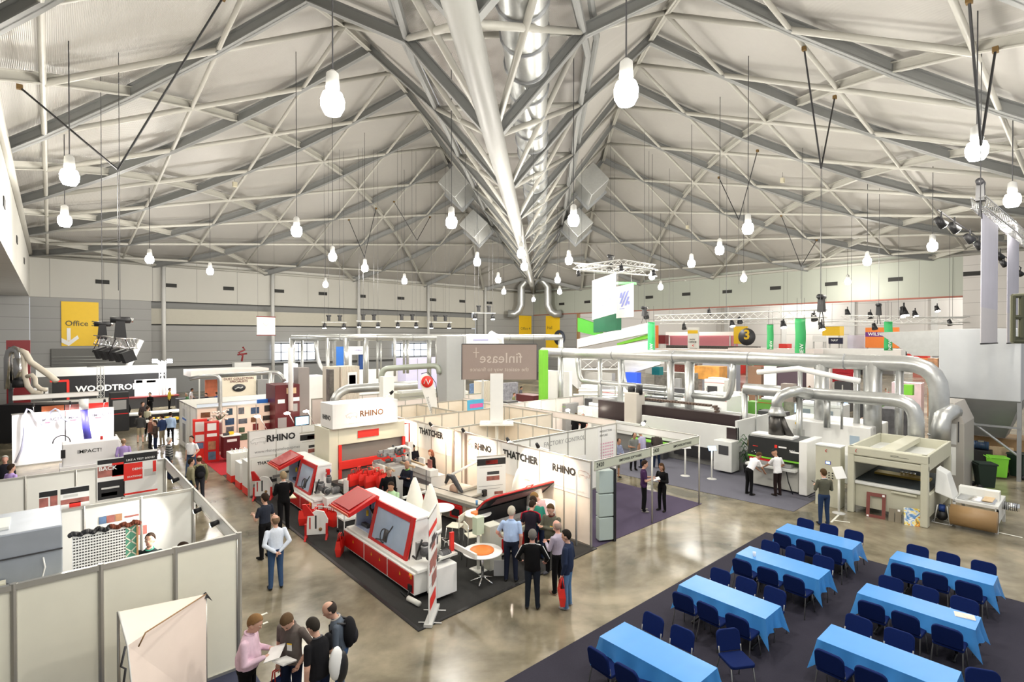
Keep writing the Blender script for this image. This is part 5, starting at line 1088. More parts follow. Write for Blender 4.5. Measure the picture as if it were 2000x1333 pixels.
# ---- long sign wall along the right of the stand (faces the aisle on the left)
XW = 11.72
tw_ = shell((XW, 20.4), (XW, 9.85), 'long white partition with four brand signs facing the machines', 2.5, 1.05, mat('warm_white_panel', (.88, .82, .74), .5))
def wsign(ya, yb, body, yt0, yt1, z, em=None, sub=None):
    L_ = ya - yb; o_ = (20.4 - ya, -.025, 1.42); board('sign_panel', None, None, o_, X_, L_, 1.06, WHITE, .01, tw_)
    text(body, (20.4 - yt0, -.04, z), X_, Z_, yt0 - yt1, INK, tw_, bold=.04)
    if sub: text(sub, (20.4 - ya + .15, -.04, 1.5), X_, Z_, L_*.8, LGREY, tw_)
    if em: rhino(tw_, (20.4 - em[0], -.03, z - .02), X_, em[1], mat('faint_pink', (.6, .4, .36), .6), em[2], e=.012)
yy = lambda px: onx(px, 850, XW).y
wsign(yy(786), yy(884), 'THATCHER', yy(820), yy(867), 2.02)
wsign(yy(914), yy(979), 'RHINO', yy(929), yy(961), 1.98, (yy(915), .7, True), 'www.rhinopanelequipment.com.au')
wsign(yy(980), yy(1068), 'THATCHER', yy(984), yy(1053), 1.98)
wsign(yy(1069), yy(1154), 'RHINO', yy(1081), yy(1126), 1.95, (yy(1131), .46, False), 'www.rhinopanelequipment.com.au')
for px in (886, 911): MB().box(20.4 - yy(px) - .06, -.05, 0, 20.4 - yy(px) + .06, -.02, 2.45).build('door_post', mat('door_post_brown', (.3, .24, .2), .5), tw_)
MB().use(LGREY, True).cyl((20.4 - 10.2, -.25, 0), (20.4 - 10.2, -.25, 2.1), .03, n=8).build('banner_pole', LGREY, tw_)
for i, (px, z) in enumerate(((800, 2.75), (880, 2.75), (945, 2.8), (1092, 2.85))):
    y = yy(px); spot('black arm spotlight over the sign wall, %s along from the press' % ('first', 'second', 'third', 'last')[i], (XW - .9, y, z), (XW, y + .1, 1.6), 150, (1, .74, .52), (XW, y - .3, 2.5))
spot('spotlight above the sign box lettering', (9.5, 17.6, 4.0), (9.2, 18.5, 3.2), 120, (1, .8, .6), (9.6, 18.6, 3.66)); spot('spotlight low by the white dust collector', (11.2, 12.9, 2.7), (11.3, 12.2, 1.8), 120, (1, .85, .7), (XW, 12.9, 2.5))
# ---- corner booth 2420
bwk = shell((XW + .05, 13.55), (17.72, 13.55), 'white back wall of the corner booth with factory control lettering', 2.5, .98, OFFW)
f1_ = fascia((XW + .08, 9.8), (14.6, 9.8), 'grey green fascia strip numbered 2420, left half', 2.2, 2.5, mat('fascia_green_grey', (.5, .52, .42), .5)); f2_ = fascia((14.66, 9.8), (17.72, 9.8), 'grey green fascia strip numbered 2420, right half', 2.2, 2.5, MATS['fascia_green_grey'])
for f_, n_ in ((f1_, 1), (f2_, 2)):
    text('2420', (.08, -.016, .1), X_, Z_, .34, INK, f_, bold=.01); text('EMPOWER SOFTWARE', (1.15 if n_ == 1 else 1.3, -.016, .1), X_, Z_, 1.15, INK, f_, bold=.01)
    MB().use(ALU, True).cyl((2.91 if n_ == 1 else 3.03, 0, -2.2), (2.91 if n_ == 1 else 3.03, 0, .3), .03, n=8).build('post', ALU, f_)
fascia((17.74, 9.85), (17.74, 13.5), 'pale fascia strip on the far side of the corner booth', 2.2, 2.5); 
text('FACTORY CONTROL', (1.7, -.015, 2.08), X_, Z_, 2.25, GREY, bwk); board('sign_panel', None, None, (4.75, -.02, .9), X_, 1.1, 1.55, WHITE, .008, bwk)
text('PRODUCTION', (4.85, -.03, 2.22), X_, Z_, .75, INK, bwk); text('FEATURES', (4.85, -.03, 2.05), X_, Z_, .5, INK, bwk)
deco(bwk, (4.9, -.02, 1.0), X_, [(.14*i, .12*j, .09, .06, mat('faded_pink', (.7, .4, .5), .6)) for i in range(6) for j in range(7)], .008)
lit = spot('glowing spotlight at the far fascia of the corner booth', (17.3, 11.9, 2.75), (14.5, 11.9, .8), 200, (1, .7, .45), (17.74, 11.9, 2.5)); ball = MB().use(SPOTG, True).ball((-.05, 0, -.03), .075, 12, 8).build('bulb', SPOTG, lit)
t = roll('narrow pull up banner standing inside the corner booth', (12.5, 12.2, .012), -.9, .8, 2.0, True); t = thing('folding_display', 'tall grey folding display panel at the corner booth edge', 'panel', (12.25, 10.1, .012), -.45)
for k in range(3): MB().box(-.02, -.25, .05 + .7*k, .45, .0, .72 + .7*k).build('panel_segment', mat('misty_grey_panel', (.42, .5, .48), .4), t, .02)
MB().box(.45, -.27, .0, .52, .02, 2.15).build('frame', BLACK, t)
mp = thing('info_stand', 'white slim banner stand at the back of the corner booth', 'stand', (14.9, 13.1, .012)); MB().box(-.35, -.01, .1, .35, .01, 1.6).build('print_sheet', WHITE, mp); MB().use(LGREY, True).tube([(-.3, -.3, .02), (0, 0, .06), (.3, -.3, .02)], .015, 6).build('foot', LGREY, mp)
# ================================================================== machines on the right
PG = mat('pale_grey_enamel', (.70, .71, .69), .42); BEIG = mat('beige_grey_enamel', (.54, .53, .42), .42); VDK = mat('brown_black_cover', (.03, .018, .02), .35)
# beige membrane press
mp = thing('membrane_press', 'big beige press with open window front and skylight top', 'machine', (21.05, 3.75, 0), PI/2 + .0)
# local x runs away from the right edge to the left of the picture (world +y), local y towards the camera side (world -x)
WL_, DP, HP = 2.25, 3.6, 2.3
b = MB()
for x in (0, WL_ - .2): b.prof([(-.12, 0), (.18, 0), (.14, HP), (-.02, HP)], x, x + .2, 'x')
b.build('front_leg', BEIG, mp, .03)
b = MB(); b.box(.2, 0 - .1, .22, WL_ - .2, -.02, 1.0); b.build('lower_panel', BEIG, mp, .01); MB().box(.3, .0, .9, 1.0, .09, .96).build('grip_rail', BEIG, mp, .01)
b = MB(); b.box(.2, -.12, 1.0, WL_ - .2, .07, 1.1); b.build('sill', PG, mp, .02); MB().box(.1, -DP + .2, 1.0, WL_ - .1, -.12, 1.06).build('bed', mat('dark_rubber', (.035, .045, .05), .7), mp)
b = MB(); b.box(0, -.1, 1.75, WL_, .12, 1.98); b.box(0, -.12, 2.0, WL_, .15, 2.3); b.build('front_beam', BEIG, mp, .04)
b = MB(); b.box(.015, -DP, 1.77, .1, -.1, 2.29); b.box(WL_ - .1, -DP, 1.77, WL_ - .015, -.1, 2.29); b.box(.1, -DP, 1.77, WL_ - .1, -DP + .1, 2.29); b.box(.9, -DP, 2.12, 1.35, -.1, 2.31); b.build('top_frame', BEIG, mp, .02)
MB().box(.1, -DP + .1, 1.9, WL_ - .1, -.1, 1.95).build('inner_deck', PG, mp); b = MB(); b.box(.1, -DP + .2, 0, .2, -.12, 1.75) if False else None
b.box(0, -DP, .3, .08, -.15, 1.0); b.box(WL_ - .08, -DP, .3, WL_, -.15, 1.75); b.box(0, -DP, 0, .2, -DP + .2, 1.8); b.build('side_panel', BEIG, mp, .01)
MB().box(.3, -DP*.6, 1.07, 1.9, -DP*.6 + .5, 1.14).build('gold_profile', mat('gold_foil', (.6, .42, .1), .3, .5), mp); b = MB(); b.use(CHROME, True)
for k in range(4): b.ball((.8 + .12*k, -DP*.6 + .1, 1.2), .06, 8, 6)
b.build('sample_object', CHROME, mp)
deco(mp, (1.0, .15, 2.1), -X_, [(.0, .05, .22, .012, INK), (.0, .015, .5, .012, INK)]); MB().use(RED, True).tube([V((WL_ - .3 + .05*cos(a), .16, 2.15 + .06*sin(a))) for a in (-1, -.4, .2, .8, 1.2)], .01, 5).build('emblem', RED, mp)
b = MB(); b.box(-.45, -1.6, .75, -.02, -.5, 1.55, Matrix.Rotation(0, 4, 'Y')); MB().add([(-.02, -.7, 1.0), (-.02, -1.6, 1.0), (-.02, -1.5, 1.75), (-.02, -.9, 1.75), (-.5, -.7, .85), (-.5, -1.6, .85), (-.3, -1.5, 1.6), (-.3, -.9, 1.6)], [(0,1,2,3), (7,6,5,4), (0,4,5,1), (1,5,6,2), (2,6,7,3), (3,7,4,0)]).build('side_hood', PG, mp, .02)
# roller unwinder beside the press
ru = thing('foil_unwinder', 'unwinding unit with brown roll and silver motors right of the press', 'machine', (21.9, 2.35, 0), 0)
MB().box(0, -.15, .75, 1.7, .95, .85).build('frame_top', PG, ru, .01); b = MB()
for x, y in ((0, -.15), (1.62, -.15), (0, .87), (1.62, .87)): b.box(x, y, 0, x + .08, y + .08, .78)
b.box(0, -.15, .3, 1.7, -.1, .75); b.build('frame', PG, ru)
for k in range(5): MB().use(CHROME, True).cyl((.15 + .14*k, -.05, .88), (.15 + .14*k, .85, .88), .035, n=10).build('roller', CHROME, ru)
MB().use(mat('kraft_roll', (.32, .2, .09), .45), True).cyl((-.25, -.15, .42), (-.25, .95, .42), .32, n=28).build('brown_roll', None, ru); b = MB(); motor(b, (.9, -.35, .72), .12, .4, 'y', CHROME); b.build('motor', None, ru)
MB().box(.7, -.1, .85, 1.0, .9, 1.15).build('cutter_beam', OFFW, ru, .01); MB().box(1.0, .0, .85, 1.6, .9, 1.0).build('top_cover', WHITE, ru, .01); MB().box(.1, .0, .93, 1.0, .25, .95).build('board_strip', WOOD, ru)
pc = thing('compressor', 'small black compressor cart on the floor by the brown roll', 'machine', at(1845, 1022)); b = MB(); b.use(BLACK, True).cyl((-.25, 0, .25), (.2, 0, .25), .13, n=14); b.use(mat('deep_blue', (.02, .06, .25), .4), True).cyl((-.05, -.05, .48), (-.05, .1, .48), .12, n=14)
b.use(YEL).box(-.15, -.18, .3, .05, -.16, .36); b.build('tank', None, pc); b = MB(); b.use(LGREY, True)
for x, y in ((-.25, -.2), (.25, -.2), (-.25, .2), (.25, .2)): b.cyl((x, y, .02), (x*.8, y*.6, .6), .015, n=6)
b.tube([(-.3, -.25, .03), (.3, -.25, .03), (.3, .25, .03), (-.3, .25, .03)], .015, 6, True); b.build('cart_frame', LGREY, pc)
# samples leaning on the press
def lean(name, lab, cat, px0, py0, px1, py1, h, m, t=.02):
    a, c = at(px0, py0), at(px1, py1); u = (c - a); L_ = u.length; u.normalize(); n = u.cross(Z_); tp_ = thing(name, lab, cat, a, math.atan2(u.y, u.x)); M = Matrix.Rotation(rad(-14), 4, 'X'); return tp_, M, L_
t, M, L_ = lean('timber_sample', 'dark red timber frame leaning on the beige press', 'frame', 1693, 1010, 1731, 1017, .8, DRED); b = MB(); FRM = mat('mahogany', (.16, .035, .025), .45); h_ = .82
for q in ((0, 0, 0, .1, .03, h_), (L_ - .1, 0, 0, L_, .03, h_), (.1, 0, 0, L_ - .1, .03, .1), (.1, 0, h_ - .12, L_ - .1, .03, h_)): b.box(*q, M)
b.build('frame_moulding', FRM, t); MB().box(.02, -.005, .01, .08, 0, .07, M).build('price_tag', PAPER, t); MB().box(L_ - .1, -.005, h_ - .1, L_ - .03, 0, h_ - .03, M).build('price_tag', PAPER, t)
t, M, L_ = lean('door_sample', 'two brown grey board samples leaning on the press', 'sample', 1737, 1019, 1762, 1024, .4, BROWN); MB().box(0, 0, 0, L_*.46, .02, .42, M).build('sample_board', mat('taupe', (.2, .17, .12), .6), t); MB().box(L_*.52, 0, 0, L_, .02, .42, M).build('sample_board', mat('taupe', (.2, .17, .12), .6), t); MB().box(L_*.7, -.004, .36, L_*.9, 0, .42, M).build('price_tag', PAPER, t)
t, M, L_ = lean('painting', 'abstract blue yellow and red painted panel leaning by the press leg', 'painting', 1769, 1027, 1801, 1031, .5, WHITE); pm = mat('abstract_paint', (.9, .9, .85), .5); nt = pm.node_tree; vn = nt.nodes.new('ShaderNodeTexNoise'); vn.inputs['Scale'].default_value = 5; vn.inputs['Distortion'].default_value = 1.5; cr = nt.nodes.new('ShaderNodeValToRGB'); tc = nt.nodes.new('ShaderNodeTexCoord')
for ps_, c_ in ((.35, (.12, .3, .6, 1)), (.47, (.85, .85, .8, 1)), (.55, (.8, .65, .05, 1)), (.63, (.7, .1, .03, 1)), (.72, (.1, .3, .08, 1))): e_ = cr.color_ramp.elements.new(ps_); e_.color = c_
nt.links.new(tc.outputs['Object'], vn.inputs['Vector']); nt.links.new(vn.outputs['Fac'], cr.inputs[0]); nt.links.new(cr.outputs[0], nt.nodes['Principled BSDF'].inputs['Base Color']); MB().box(0, 0, 0, L_, .02, .55, M).build('canvas', pm, t)
# control cabinet and sign stand
cc_ = thing('control_cabinet', 'tall beige control cabinet with small blue screen', 'cabinet', (20.9, 6.2, 0), PI/2); MB().box(.02, -.5, 0, .82, 0, 2.15).build('cabinet_body', BEIG, cc_, .015); MB().box(0, -.52, 2.15, .84, .02, 2.2).build('cap', PG, cc_, .01)
MB().box(.32, .0, 1.52, .5, .012, 1.64).build('screen_frame', mat('violet_bezel', (.1, .06, .3), .4), cc_); MB().box(.345, .012, 1.54, .475, .016, 1.62).build('screen', SCREEN, cc_); b = MB(); b.use(BLACK, True)
for i in range(3):
    for j in range(3): b.cyl((.26 + .11*i, 0, 1.05 + .09*j), (.26 + .11*i, .03, 1.05 + .09*j), .022, n=10)
b.use(ORANGE, True).cyl((.3, 0, .93), (.3, .04, .93), .04, n=12); b.build('push_buttons', None, cc_); MB().use(RED, True).tube([V((.42 + .07*cos(a), .01, 2.0 + .05*sin(a))) for a in (-1.2, -.5, .2, .9, 1.3)], .012, 5).build('emblem', RED, cc_)
for x, y in ((.15, -.2), (.7, -.35)): pass
def signst(lab, loc, rz, h=1.35, w=.42, hh=.42, m=None, tilt=.5):
    t = thing('sign_stand', lab, 'sign', loc, rz); MB().use(LGREY, True).lathe([(.2, 0), (.2, .015), (.05, .04)], n=28).build('base', LGREY, t); MB().use(OFFW, True).cyl((0, 0, .03), (0, 0, h), .035, n=10).build('pole', OFFW, t)
    M = Matrix.Translation((0, -.04, h)) @ Matrix.Rotation(-tilt, 4, 'X'); MB().box(-w/2, -.01, -hh*.35, w/2, .01, hh*.65, M).build('sign_panel', m or WHITE, t); return t
signst('white sign stand in front of the beige control cabinet', at(1640, 1004), -.5); signst('white angled sign stand in front of the long router', at(1339, 931), -.6); signst('tablet on a grey stand by the router control box', at(1391, 937), -.6, 1.3, .34, .2, SCREEN)
# wide belt sander (black head, green line)
ws = thing('wide_belt_sander', 'wide belt sander with black hood and green stripe', 'machine', (21.6, 9.75, 0), -PI/2)
MB().box(0, 0, .08, 1.9, 1.4, 1.0).build('base', mat('grey_base', (.5, .5, .46), .5), ws, .03); MB().box(1.95, -.12, .05, 2.25, 1.5, 2.1).build('side_column', WHITE, ws, .03); MB().box(0, -.1, 1.28, 1.95, 1.4, 2.05).build('hood', mat('sander_black', (.02, .022, .022), .35), ws, .02)
MB().box(0, -.115, 1.22, 1.95, 1.4, 1.28).build('green_stripe', LIME, ws); MB().box(.1, -.2, 1.0, 1.7, .3, 1.12).build('feed_table', GREY, ws); MB().box(.05, -.1, 1.05, 1.2, .0, 1.2).build('red_guard', RED, ws); MB().box(0, -.35, .9, 1.9, 0, .98).build('infeed_bed', PG, ws)
deco(ws, (.1, -.1, 1.4), X_, [(.1, .25, .2, .025, BRED), (.95, .3, .1, .12, BRED), (1.1, .33, .3, .06, WHITE), (1.55, .2, .3, .06, WHITE), (.05, 0, .03, .03, WHITE), (.15, .05, .03, .03, WHITE), (.2, -.02, .03, .03, WHITE)], .006)
text('900', (1.6, -.107, 1.6), X_, Z_, .22, WHITE, ws); b = MB(); b.use(BLACK, True).tube([(1.5, -.15, .95), (1.6, -.2, .5), (1.75, -.15, .02)], .02, 6); b.tube([(2.3, .2, .6), (2.6, .1, .5), (2.6, 0, .2), (2.3, -.1, .02)], .015, 6); b.build('cable', BLACK, ws); MB().box(.0, .2, 2.05, 1.6, .9, 2.12).build('top_cover', WHITE, ws)
# exhaust: flexible black hose, silver hood, elbow into the main duct
ex = thing('exhaust_duct', 'silver elbow and black flexible hose above the sander', 'duct', (0, 0, 0)); q = V((22.2, 8.9, 0)); b = MB(); b.use(mat('black_foil_hose', (.07, .065, .06), .3, .6), True); b.tube([q + V((0, 0, 2.06)), q + V((.05, .05, 2.5)), q + V((.0, .0, 2.95))], [.32, .27, .22], 12); b.tube([q + V((.1, -.5, 2.06)), q + V((.1, -.3, 2.4)), q + V((.05, -.1, 2.95))], [.14, .13, .12], 10); b.build('flexible_hose', None, ex)
MB().use(GALV, True).lathe([(.36, 2.9), (.30, 3.05), (.22, 3.25)], q, 14).build('cone', GALV, ex); MB().use(GALV, True).tube([q + V((0, 0, 3.2)), q + V((0, 0, 3.45)), q + V((.05, -.15, 3.7)), q + V((.15, -.4, 3.85)), q + V((.5, -.6, 3.9)), q + V((1.6, -.4, 3.75)), q + V((2.8, -.3, 3.6))], .21, 14).build('elbow', GALV, ex); MB().box(24.6, onx(1553, 700, 24.8).y, 3.2, 25.0, onx(1529, 700, 24.8).y, 4.0).build('damper_box', mat('brown_grey_box', (.32, .27, .24), .5), ex)
# white dust/cnc boxes behind
w1 = thing('cnc_centre', 'white enclosed machine with screen behind the sander', 'machine', (25.2, 6.4, 0)); MB().box(0, 0, 0, 2.6, 3.6, 2.35).build('enclosure', WHITE, w1, .04); MB().box(-.5, .0, 0, 0, 1.4, 1.2).build('loading_box', PG, w1, .03); MB().box(-.02, .4, 1.55, -.001, .75, 1.95).build('screen', mat('dull_screen', (.4, .5, .6), .3), w1); MB().box(.0, -.8, .8, 1.0, -.02, 1.25).build('white_tray', WHITE, w1, .02)
deco(w1, (0, 3.2, 1.4), -Y_, [(.2, .2, .5, .35, LGREY), (.3, .75, .25, .1, YEL), (1.9, -.2, .1, .06, INK)], .012)
MB().use(CHROME, True).cyl((25.9, 7.1, 2.35), (25.9, 7.1, 2.5), .1, n=12)
# long router with black beam
rt = thing('cnc_router', 'long white router with brown black gantry cover and energy chain', 'machine', (0, 0, 0))
y0, y1 = 11.0, 19.5; x0, x1 = 23.2, 26.6
b = MB(); b.prof([(y0, .7), (y0, 2.2), (y0 + .3, 2.3), (y0 + .6, 2.1), (y0 + 1.6, 2.0), (y0 + 2.0, .7)], x0, x0 + .12, 'x') if False else None
b = MB(); b.box(x0, y0, .85, x0 + .15, y1 - 3.4, 2.0); b.box(x0, y1 - 3.3, .85, x0 + .15, y1, 1.5); b.box(x0, y0, .85, x1, y0 + .12, 2.3); b.box(x1 - .15, y0, .85, x1, y1, 2.2); b.build('side_screen', PG, rt, .02)
b = MB(); b.box(x0 + .6, y0 + .2, .9, x0 + .9, y1, 2.45); b.build('gantry_cover', VDK, rt, .02); b = MB(); b.box(x0 + .1, y1 - 3.0, 1.3, x0 + .9, y1 - 2.2, 3.1); b.build('gantry_head', mat('greige_enamel', (.62, .58, .52), .45), rt, .05); MB().use(BLACK, True).cyl((x0 + .5, y1 - 2.9, 3.0), (x0 + .5, y1 - 2.9, 3.5), .18, n=16).build('spindle_motor', BLACK, rt); MB().use(BLACK, True).cyl((x0 + .5, y1 - 2.4, 3.0), (x0 + .5, y1 - 2.4, 3.4), .2, n=16).build('spindle_motor', BLACK, rt)
b = MB(); n_ = 34; CHN = mat('chain_brown', (.12, .08, .06), .5)
pth = [V((x0 + 1.1, y1 - 3.0 - i*.17, 2.72)) for i in range(22)] + [V((x0 + 1.1, y1 - 6.75 - .22*sin(a), 2.5 + .22*cos(a))) for a in (.5, 1.1, 1.7, 2.3, 2.9)] + [V((x0 + 1.1, y1 - 6.6 + i*.2, 2.27)) for i in range(12)]
for p_ in pth: b.cbox(p_, (.3, .13, .1))
b.build('energy_chain', CHN, rt); MB().box(x0 + .2, y0, .0, x1 - .3, y1, .85).build('base', mat('grey_dark_base', (.2, .2, .19), .5), rt, .02); MB().box(x0 - .02, y0 + .05, .9, x0 - .005, y0 + .5, 1.95).build('brown_corner', VDK, rt)
MB().box(x0 - .75, y0 - .1, .1, x0 - .02, y0 + .75, 1.45).build('control_box', PG, rt, .03); MB().box(x0 - .765, y0 + .05, .85, x0 - .75, y0 + .5, 1.25).build('window', DARK, rt); MB().box(x0 - .01, y0 + 1.0, .3, x0 + .0, y0 + 3.2, .85).build('open_bay', BLACK, rt); text('CE', (x0 - .76, y0 + .7, .95), -Y_, Z_, .13, GREY, rt)
MB().box(x0 - .5, y0 + 3.5, .75, x0 - .05, y0 + 5.4, .8).build('outfeed_table', LIME, rt); MB().box(x0 - .5, y0 + 3.5, 0, x0 - .05, y0 + 5.4, .74).build('outfeed_base', DARK, rt)
# ducts: (points, radius, label)
def duct(lab, pts, r, joints=True, m=None, vert=None):
    t = thing('extraction_duct', lab, 'duct'); m = m or GALV; MB().use(m, True).tube(pts, r, 14).build('duct_pipe', m, t)
    if joints:
        for a, c in zip(pts, pts[1:]):
            a, c = V(a), V(c); L_ = (c - a).length
            for k in range(int(L_ / 2.4)): p_ = a + (c - a) * (k + .5) / int(L_ / 2.4); d = (c - a).normalized(); MB().use(DGAL, True).cyl(p_ - d*.03, p_ + d*.03, r*1.07, n=14).build('duct_joint', DGAL, t)
    for q in vert or []: MB().use(m, True).cyl(q[0], q[1], q[2], n=12).build('drop_pipe' if q[2] > .05 else 'support_leg', m, t)
    return t
def bend(p, c, q, n=5):              # rounded corner
    p, c, q = V(p), V(c), V(q); return [(1-t)**2 * p + 2*t*(1-t) * c + t*t * q for t in [i/n for i in range(n + 1)]]
yq = lambda px, X: onx(px, 700, X).y
XD = 26.2; zd = 5.0; ya, yb_ = yq(1060, XD), yq(1765, XD)
pts = [V((XD, ya, zd))] + [V((XD, ya + (yb_ - ya)*k/5, zd)) for k in range(1, 5)] + bend((XD, yb_, zd), (XD, yb_ - 1.15, zd), (XD, yb_ - 1.15, zd - 1.15)) + [V((XD, yb_ - 1.15, .6))]
duct('long silver main duct crossing behind the machines and dropping near the filter house', pts, .33, True, None, [((XD, yq(px, XD), zd), (XD, yq(px, XD), .1), r) for px, r in ((1212, .17), (1310, .2), (1347, .25), (1605, .3), (1705, .34), (1674, .13), (1563, .1), (1757, .15), (1095, .2), (1172, .15))])
duct('silver loop pipe dipping under the main duct, left of the router', bend((XD, yq(1128, XD), zd), (XD, yq(1128, XD), 3.2), (XD, yq(1140, XD), 3.2)) + [V((XD, yq(1300, XD), 3.15))], .16); duct('silver loop pipe dropping to the white machines', bend((XD, yq(1432, XD), zd), (XD, yq(1432, XD), 2.9), (XD, yq(1415, XD), 2.9)) + [V((XD, yq(1340, XD), 2.9))], .17)
duct('thinner silver loop pipe under the main duct with flat run', bend((XD + .2, yq(1212, XD), zd), (XD + .2, yq(1212, XD), 2.9), (XD + .2, yq(1228, XD), 2.85)) + [V((XD + .2, yq(1330, XD), 2.8))], .12)
XE = 25.0; ze = 3.6; ye_ = yq(1455, XE)
pts = [V((XE, ye_, ze))] + [V((XE, yq(px, XE), ze)) for px in (1530, 1600, 1690)] + bend((XE, yq(1745, XE), ze), (XE, yq(1790, XE), ze), (XE, yq(1790, XE), ze - .75)) + [V((XE, yq(1790, XE), .5))]
duct('silver branch duct above the sander bending down behind the press', pts, .27, True, None, [((XE, yq(px, XE), ze), (XE, yq(px, XE), 2.2 if px > 1600 else .1), r) for px, r in ((1455, .14), (1477, .03), (1562, .13), (1616, .13), (1645, .05))])
duct('thin white pipe between the two silver ducts', [V((24.6, yq(1480, 24.6), 4.45)), V((24.6, yq(1560, 24.6), 4.7)), V((24.6, yq(1640, 24.6), 4.4)), V((24.6, yq(1680, 24.6), 4.3))], .12, False, WHITE)
# filter house
fh = thing('filter_house', 'huge galvanised filter house on legs with hopper at the right', 'machine'); SH = wave_mat('sheet_filter_house', (.50, .52, .54), .5, 'Y', .42, .35, .3)
A1 = onx(1834, 640, 30.5); A2 = onx(1995, 640, 30.5); zt = 6.45
b = MB(); b.box(30.5, A2.y, 3.35, 34.5, A1.y, zt); b.build('casing', SH, fh, .03); b = MB(); ym = (A1.y + A2.y)/2
b.add([(30.5, A2.y, 3.35), (34.5, A2.y, 3.35), (34.5, A1.y, 3.35), (30.5, A1.y, 3.35), (31.8, A2.y + .6, 1.6), (33.2, A2.y + .6, 1.6), (33.2, A1.y - .2, 1.6), (31.8, A1.y - .2, 1.6)], [(0,1,2,3), (7,6,5,4), (0,4,5,1), (1,5,6,2), (2,6,7,3), (3,7,4,0)]); b.build('hopper', DGAL, fh)
for x, y in ((30.6, A2.y + .05), (30.6, A1.y - .05), (34.4, A2.y + .05)): MB().box(x - .07, y - .07, 0, x + .07, y + .07, 3.4).build('leg', DGAL, fh)
b = MB(); b.box(30.5, A2.y, 2.2, 30.6, A1.y, 2.28); b.cyl((30.6, A1.y, 3.3), (30.6, A2.y, 1.0), .05, n=6); b.build('brace', DGAL, fh)
MB().add([(30.6, A1.y, 6.4), (30.6, A1.y + 2.4, 6.3), (30.6, A1.y + 1.0, 5.2), (30.6, A1.y, 5.2), (31.4, A1.y, 6.4), (31.4, A1.y + 2.4, 6.3), (31.4, A1.y + 1.0, 5.2), (31.4, A1.y, 5.2)], [(3,2,1,0), (4,5,6,7), (0,1,5,4), (1,2,6,5), (2,3,7,6), (3,0,4,7)]).build('side_chute', GALV, fh)
fu = thing('fan_filter_unit', 'grey fan unit with silver elbow beside the beige press', 'machine'); B1, B2 = onx(1818, 850, 26.4), onx(1905, 850, 26.4); MB().box(26.4, B2.y + .3, 0, 28.6, B1.y, 2.75).build('casing', mat('warm_galv_casing', (.42, .4, .36), .5, .3), fu, .02)
b = MB(); b.add([(26.4, B2.y + .3, 2.75), (28.6, B2.y + .3, 2.75), (28.6, B1.y, 2.75), (26.4, B1.y, 2.75), (26.4, B2.y + .6, 3.5), (28.6, B2.y + .6, 3.5), (28.6, B1.y, 3.5), (26.4, B1.y, 3.5)], [(3,2,1,0), (4,5,6,7), (0,1,5,4), (1,2,6,5), (2,3,7,6), (3,0,4,7)]); b.build('head_box', mat('dusty_galv', (.45, .42, .38), .5, .3), fu)
q = onx(1845, 850, 26.1); MB().use(GALV, True).tube([(26.6, q.y - .2, 3.15), (26.2, q.y - .15, 3.2), (25.85, q.y, 3.0), (25.75, q.y + .05, 2.6), (25.75, q.y + .05, 2.1)], .3, 16).build('elbow', GALV, fu); MB().box(26.34, B2.y + .7, .9, 26.39, B2.y + .95, 1.6).build('switch_box', mat('switch_blue', (.04, .08, .2), .4), fu)
deco(fu, (26.4, B1.y - .2, 1.9), -Y_, [(0, 0, .16, .8, LGREY), (.45, 0, .16, .8, LGREY), (.15, -1.2, .45, 1.1, OFFW), (.65, .1, .04, .8, DARK)], .01)
# bins and timber
def bin_(lab, p, rz, m, h=1.0):
    t = thing('wheelie_bin', lab, 'bin', p, rz); b = MB(); b.add([(-.22, -.25, .08), (.22, -.25, .08), (.22, .22, .08), (-.22, .22, .08), (-.28, -.3, h*.93), (.28, -.3, h*.93), (.28, .32, h*.93), (-.28, .32, h*.93)], [(3,2,1,0), (4,5,6,7), (0,1,5,4), (1,2,6,5), (2,3,7,6), (3,0,4,7)]); b.build('bin_body', m, t, .02)
    b = MB(); b.box(-.3, -.33, h*.93, .3, .3, h*.99); b.cyl((-.28, .38, h*.95), (.28, .38, h*.95), .02, n=8); b.build('lid', m, t, .02)
    for sx in (-1, 1): MB().use(BLACK, True).cyl((sx*.26, .26, .1), (sx*.31, .26, .1), .1, n=16).build('wheel', BLACK, t)
BING = mat('bin_dark_green', (.006, .02, .012), .5); bin_('dark green wheelie bin in front of the fan unit', at(1925, 955), .5, BING, 1.05); bin_('lime green bin half behind the dark bin', at(1950, 935), .4, LIME, .95); bin_('dark green wheelie bin at the right frame edge', at(1992, 935), 1.2, BING, 1.1)
em_ = thing('electric_motor', 'blue electric motor lying on the dark bin stand', 'motor', at(1918, 880, 1.3) * 1.0); em_.location = at(1918, 925, 0) + V((0, 0, 1.15)); b = MB(); motor(b, (0, 0, .1), .18, .5, 'y', mat('motor_blue', (.02, .06, .14), .4)); b.use(CHROME).cbox((0, 0, .28), (.2, .2, .06)); b.build('motor_body', None, em_)
boxthing('motor_stand', 'black stand beneath the blue motor', 'stand', at(1918, 925, 0), (.7, .7, 1.06), BLACK)
boxthing('timber_pack', 'brown chipboard stack standing behind the filter house leg', 'boards', V((33.5, A2.y + .6, 0)), (1.8, 2.4, 1.45), mat('chipboard', (.30, .19, .09), .7, ns=12, var=.15)); boxthing('timber_pack', 'pale board leaning beside the chipboard stack', 'boards', V((31.6, A2.y + .9, 0)), (.1, 1.2, 1.2), WOOD, .3); boxthing('timber_pack', 'pallet of pale boards left of the fan unit', 'boards', at(1800, 905) * 1.0, (1.2, 1.0, .9), WOOD, .2)
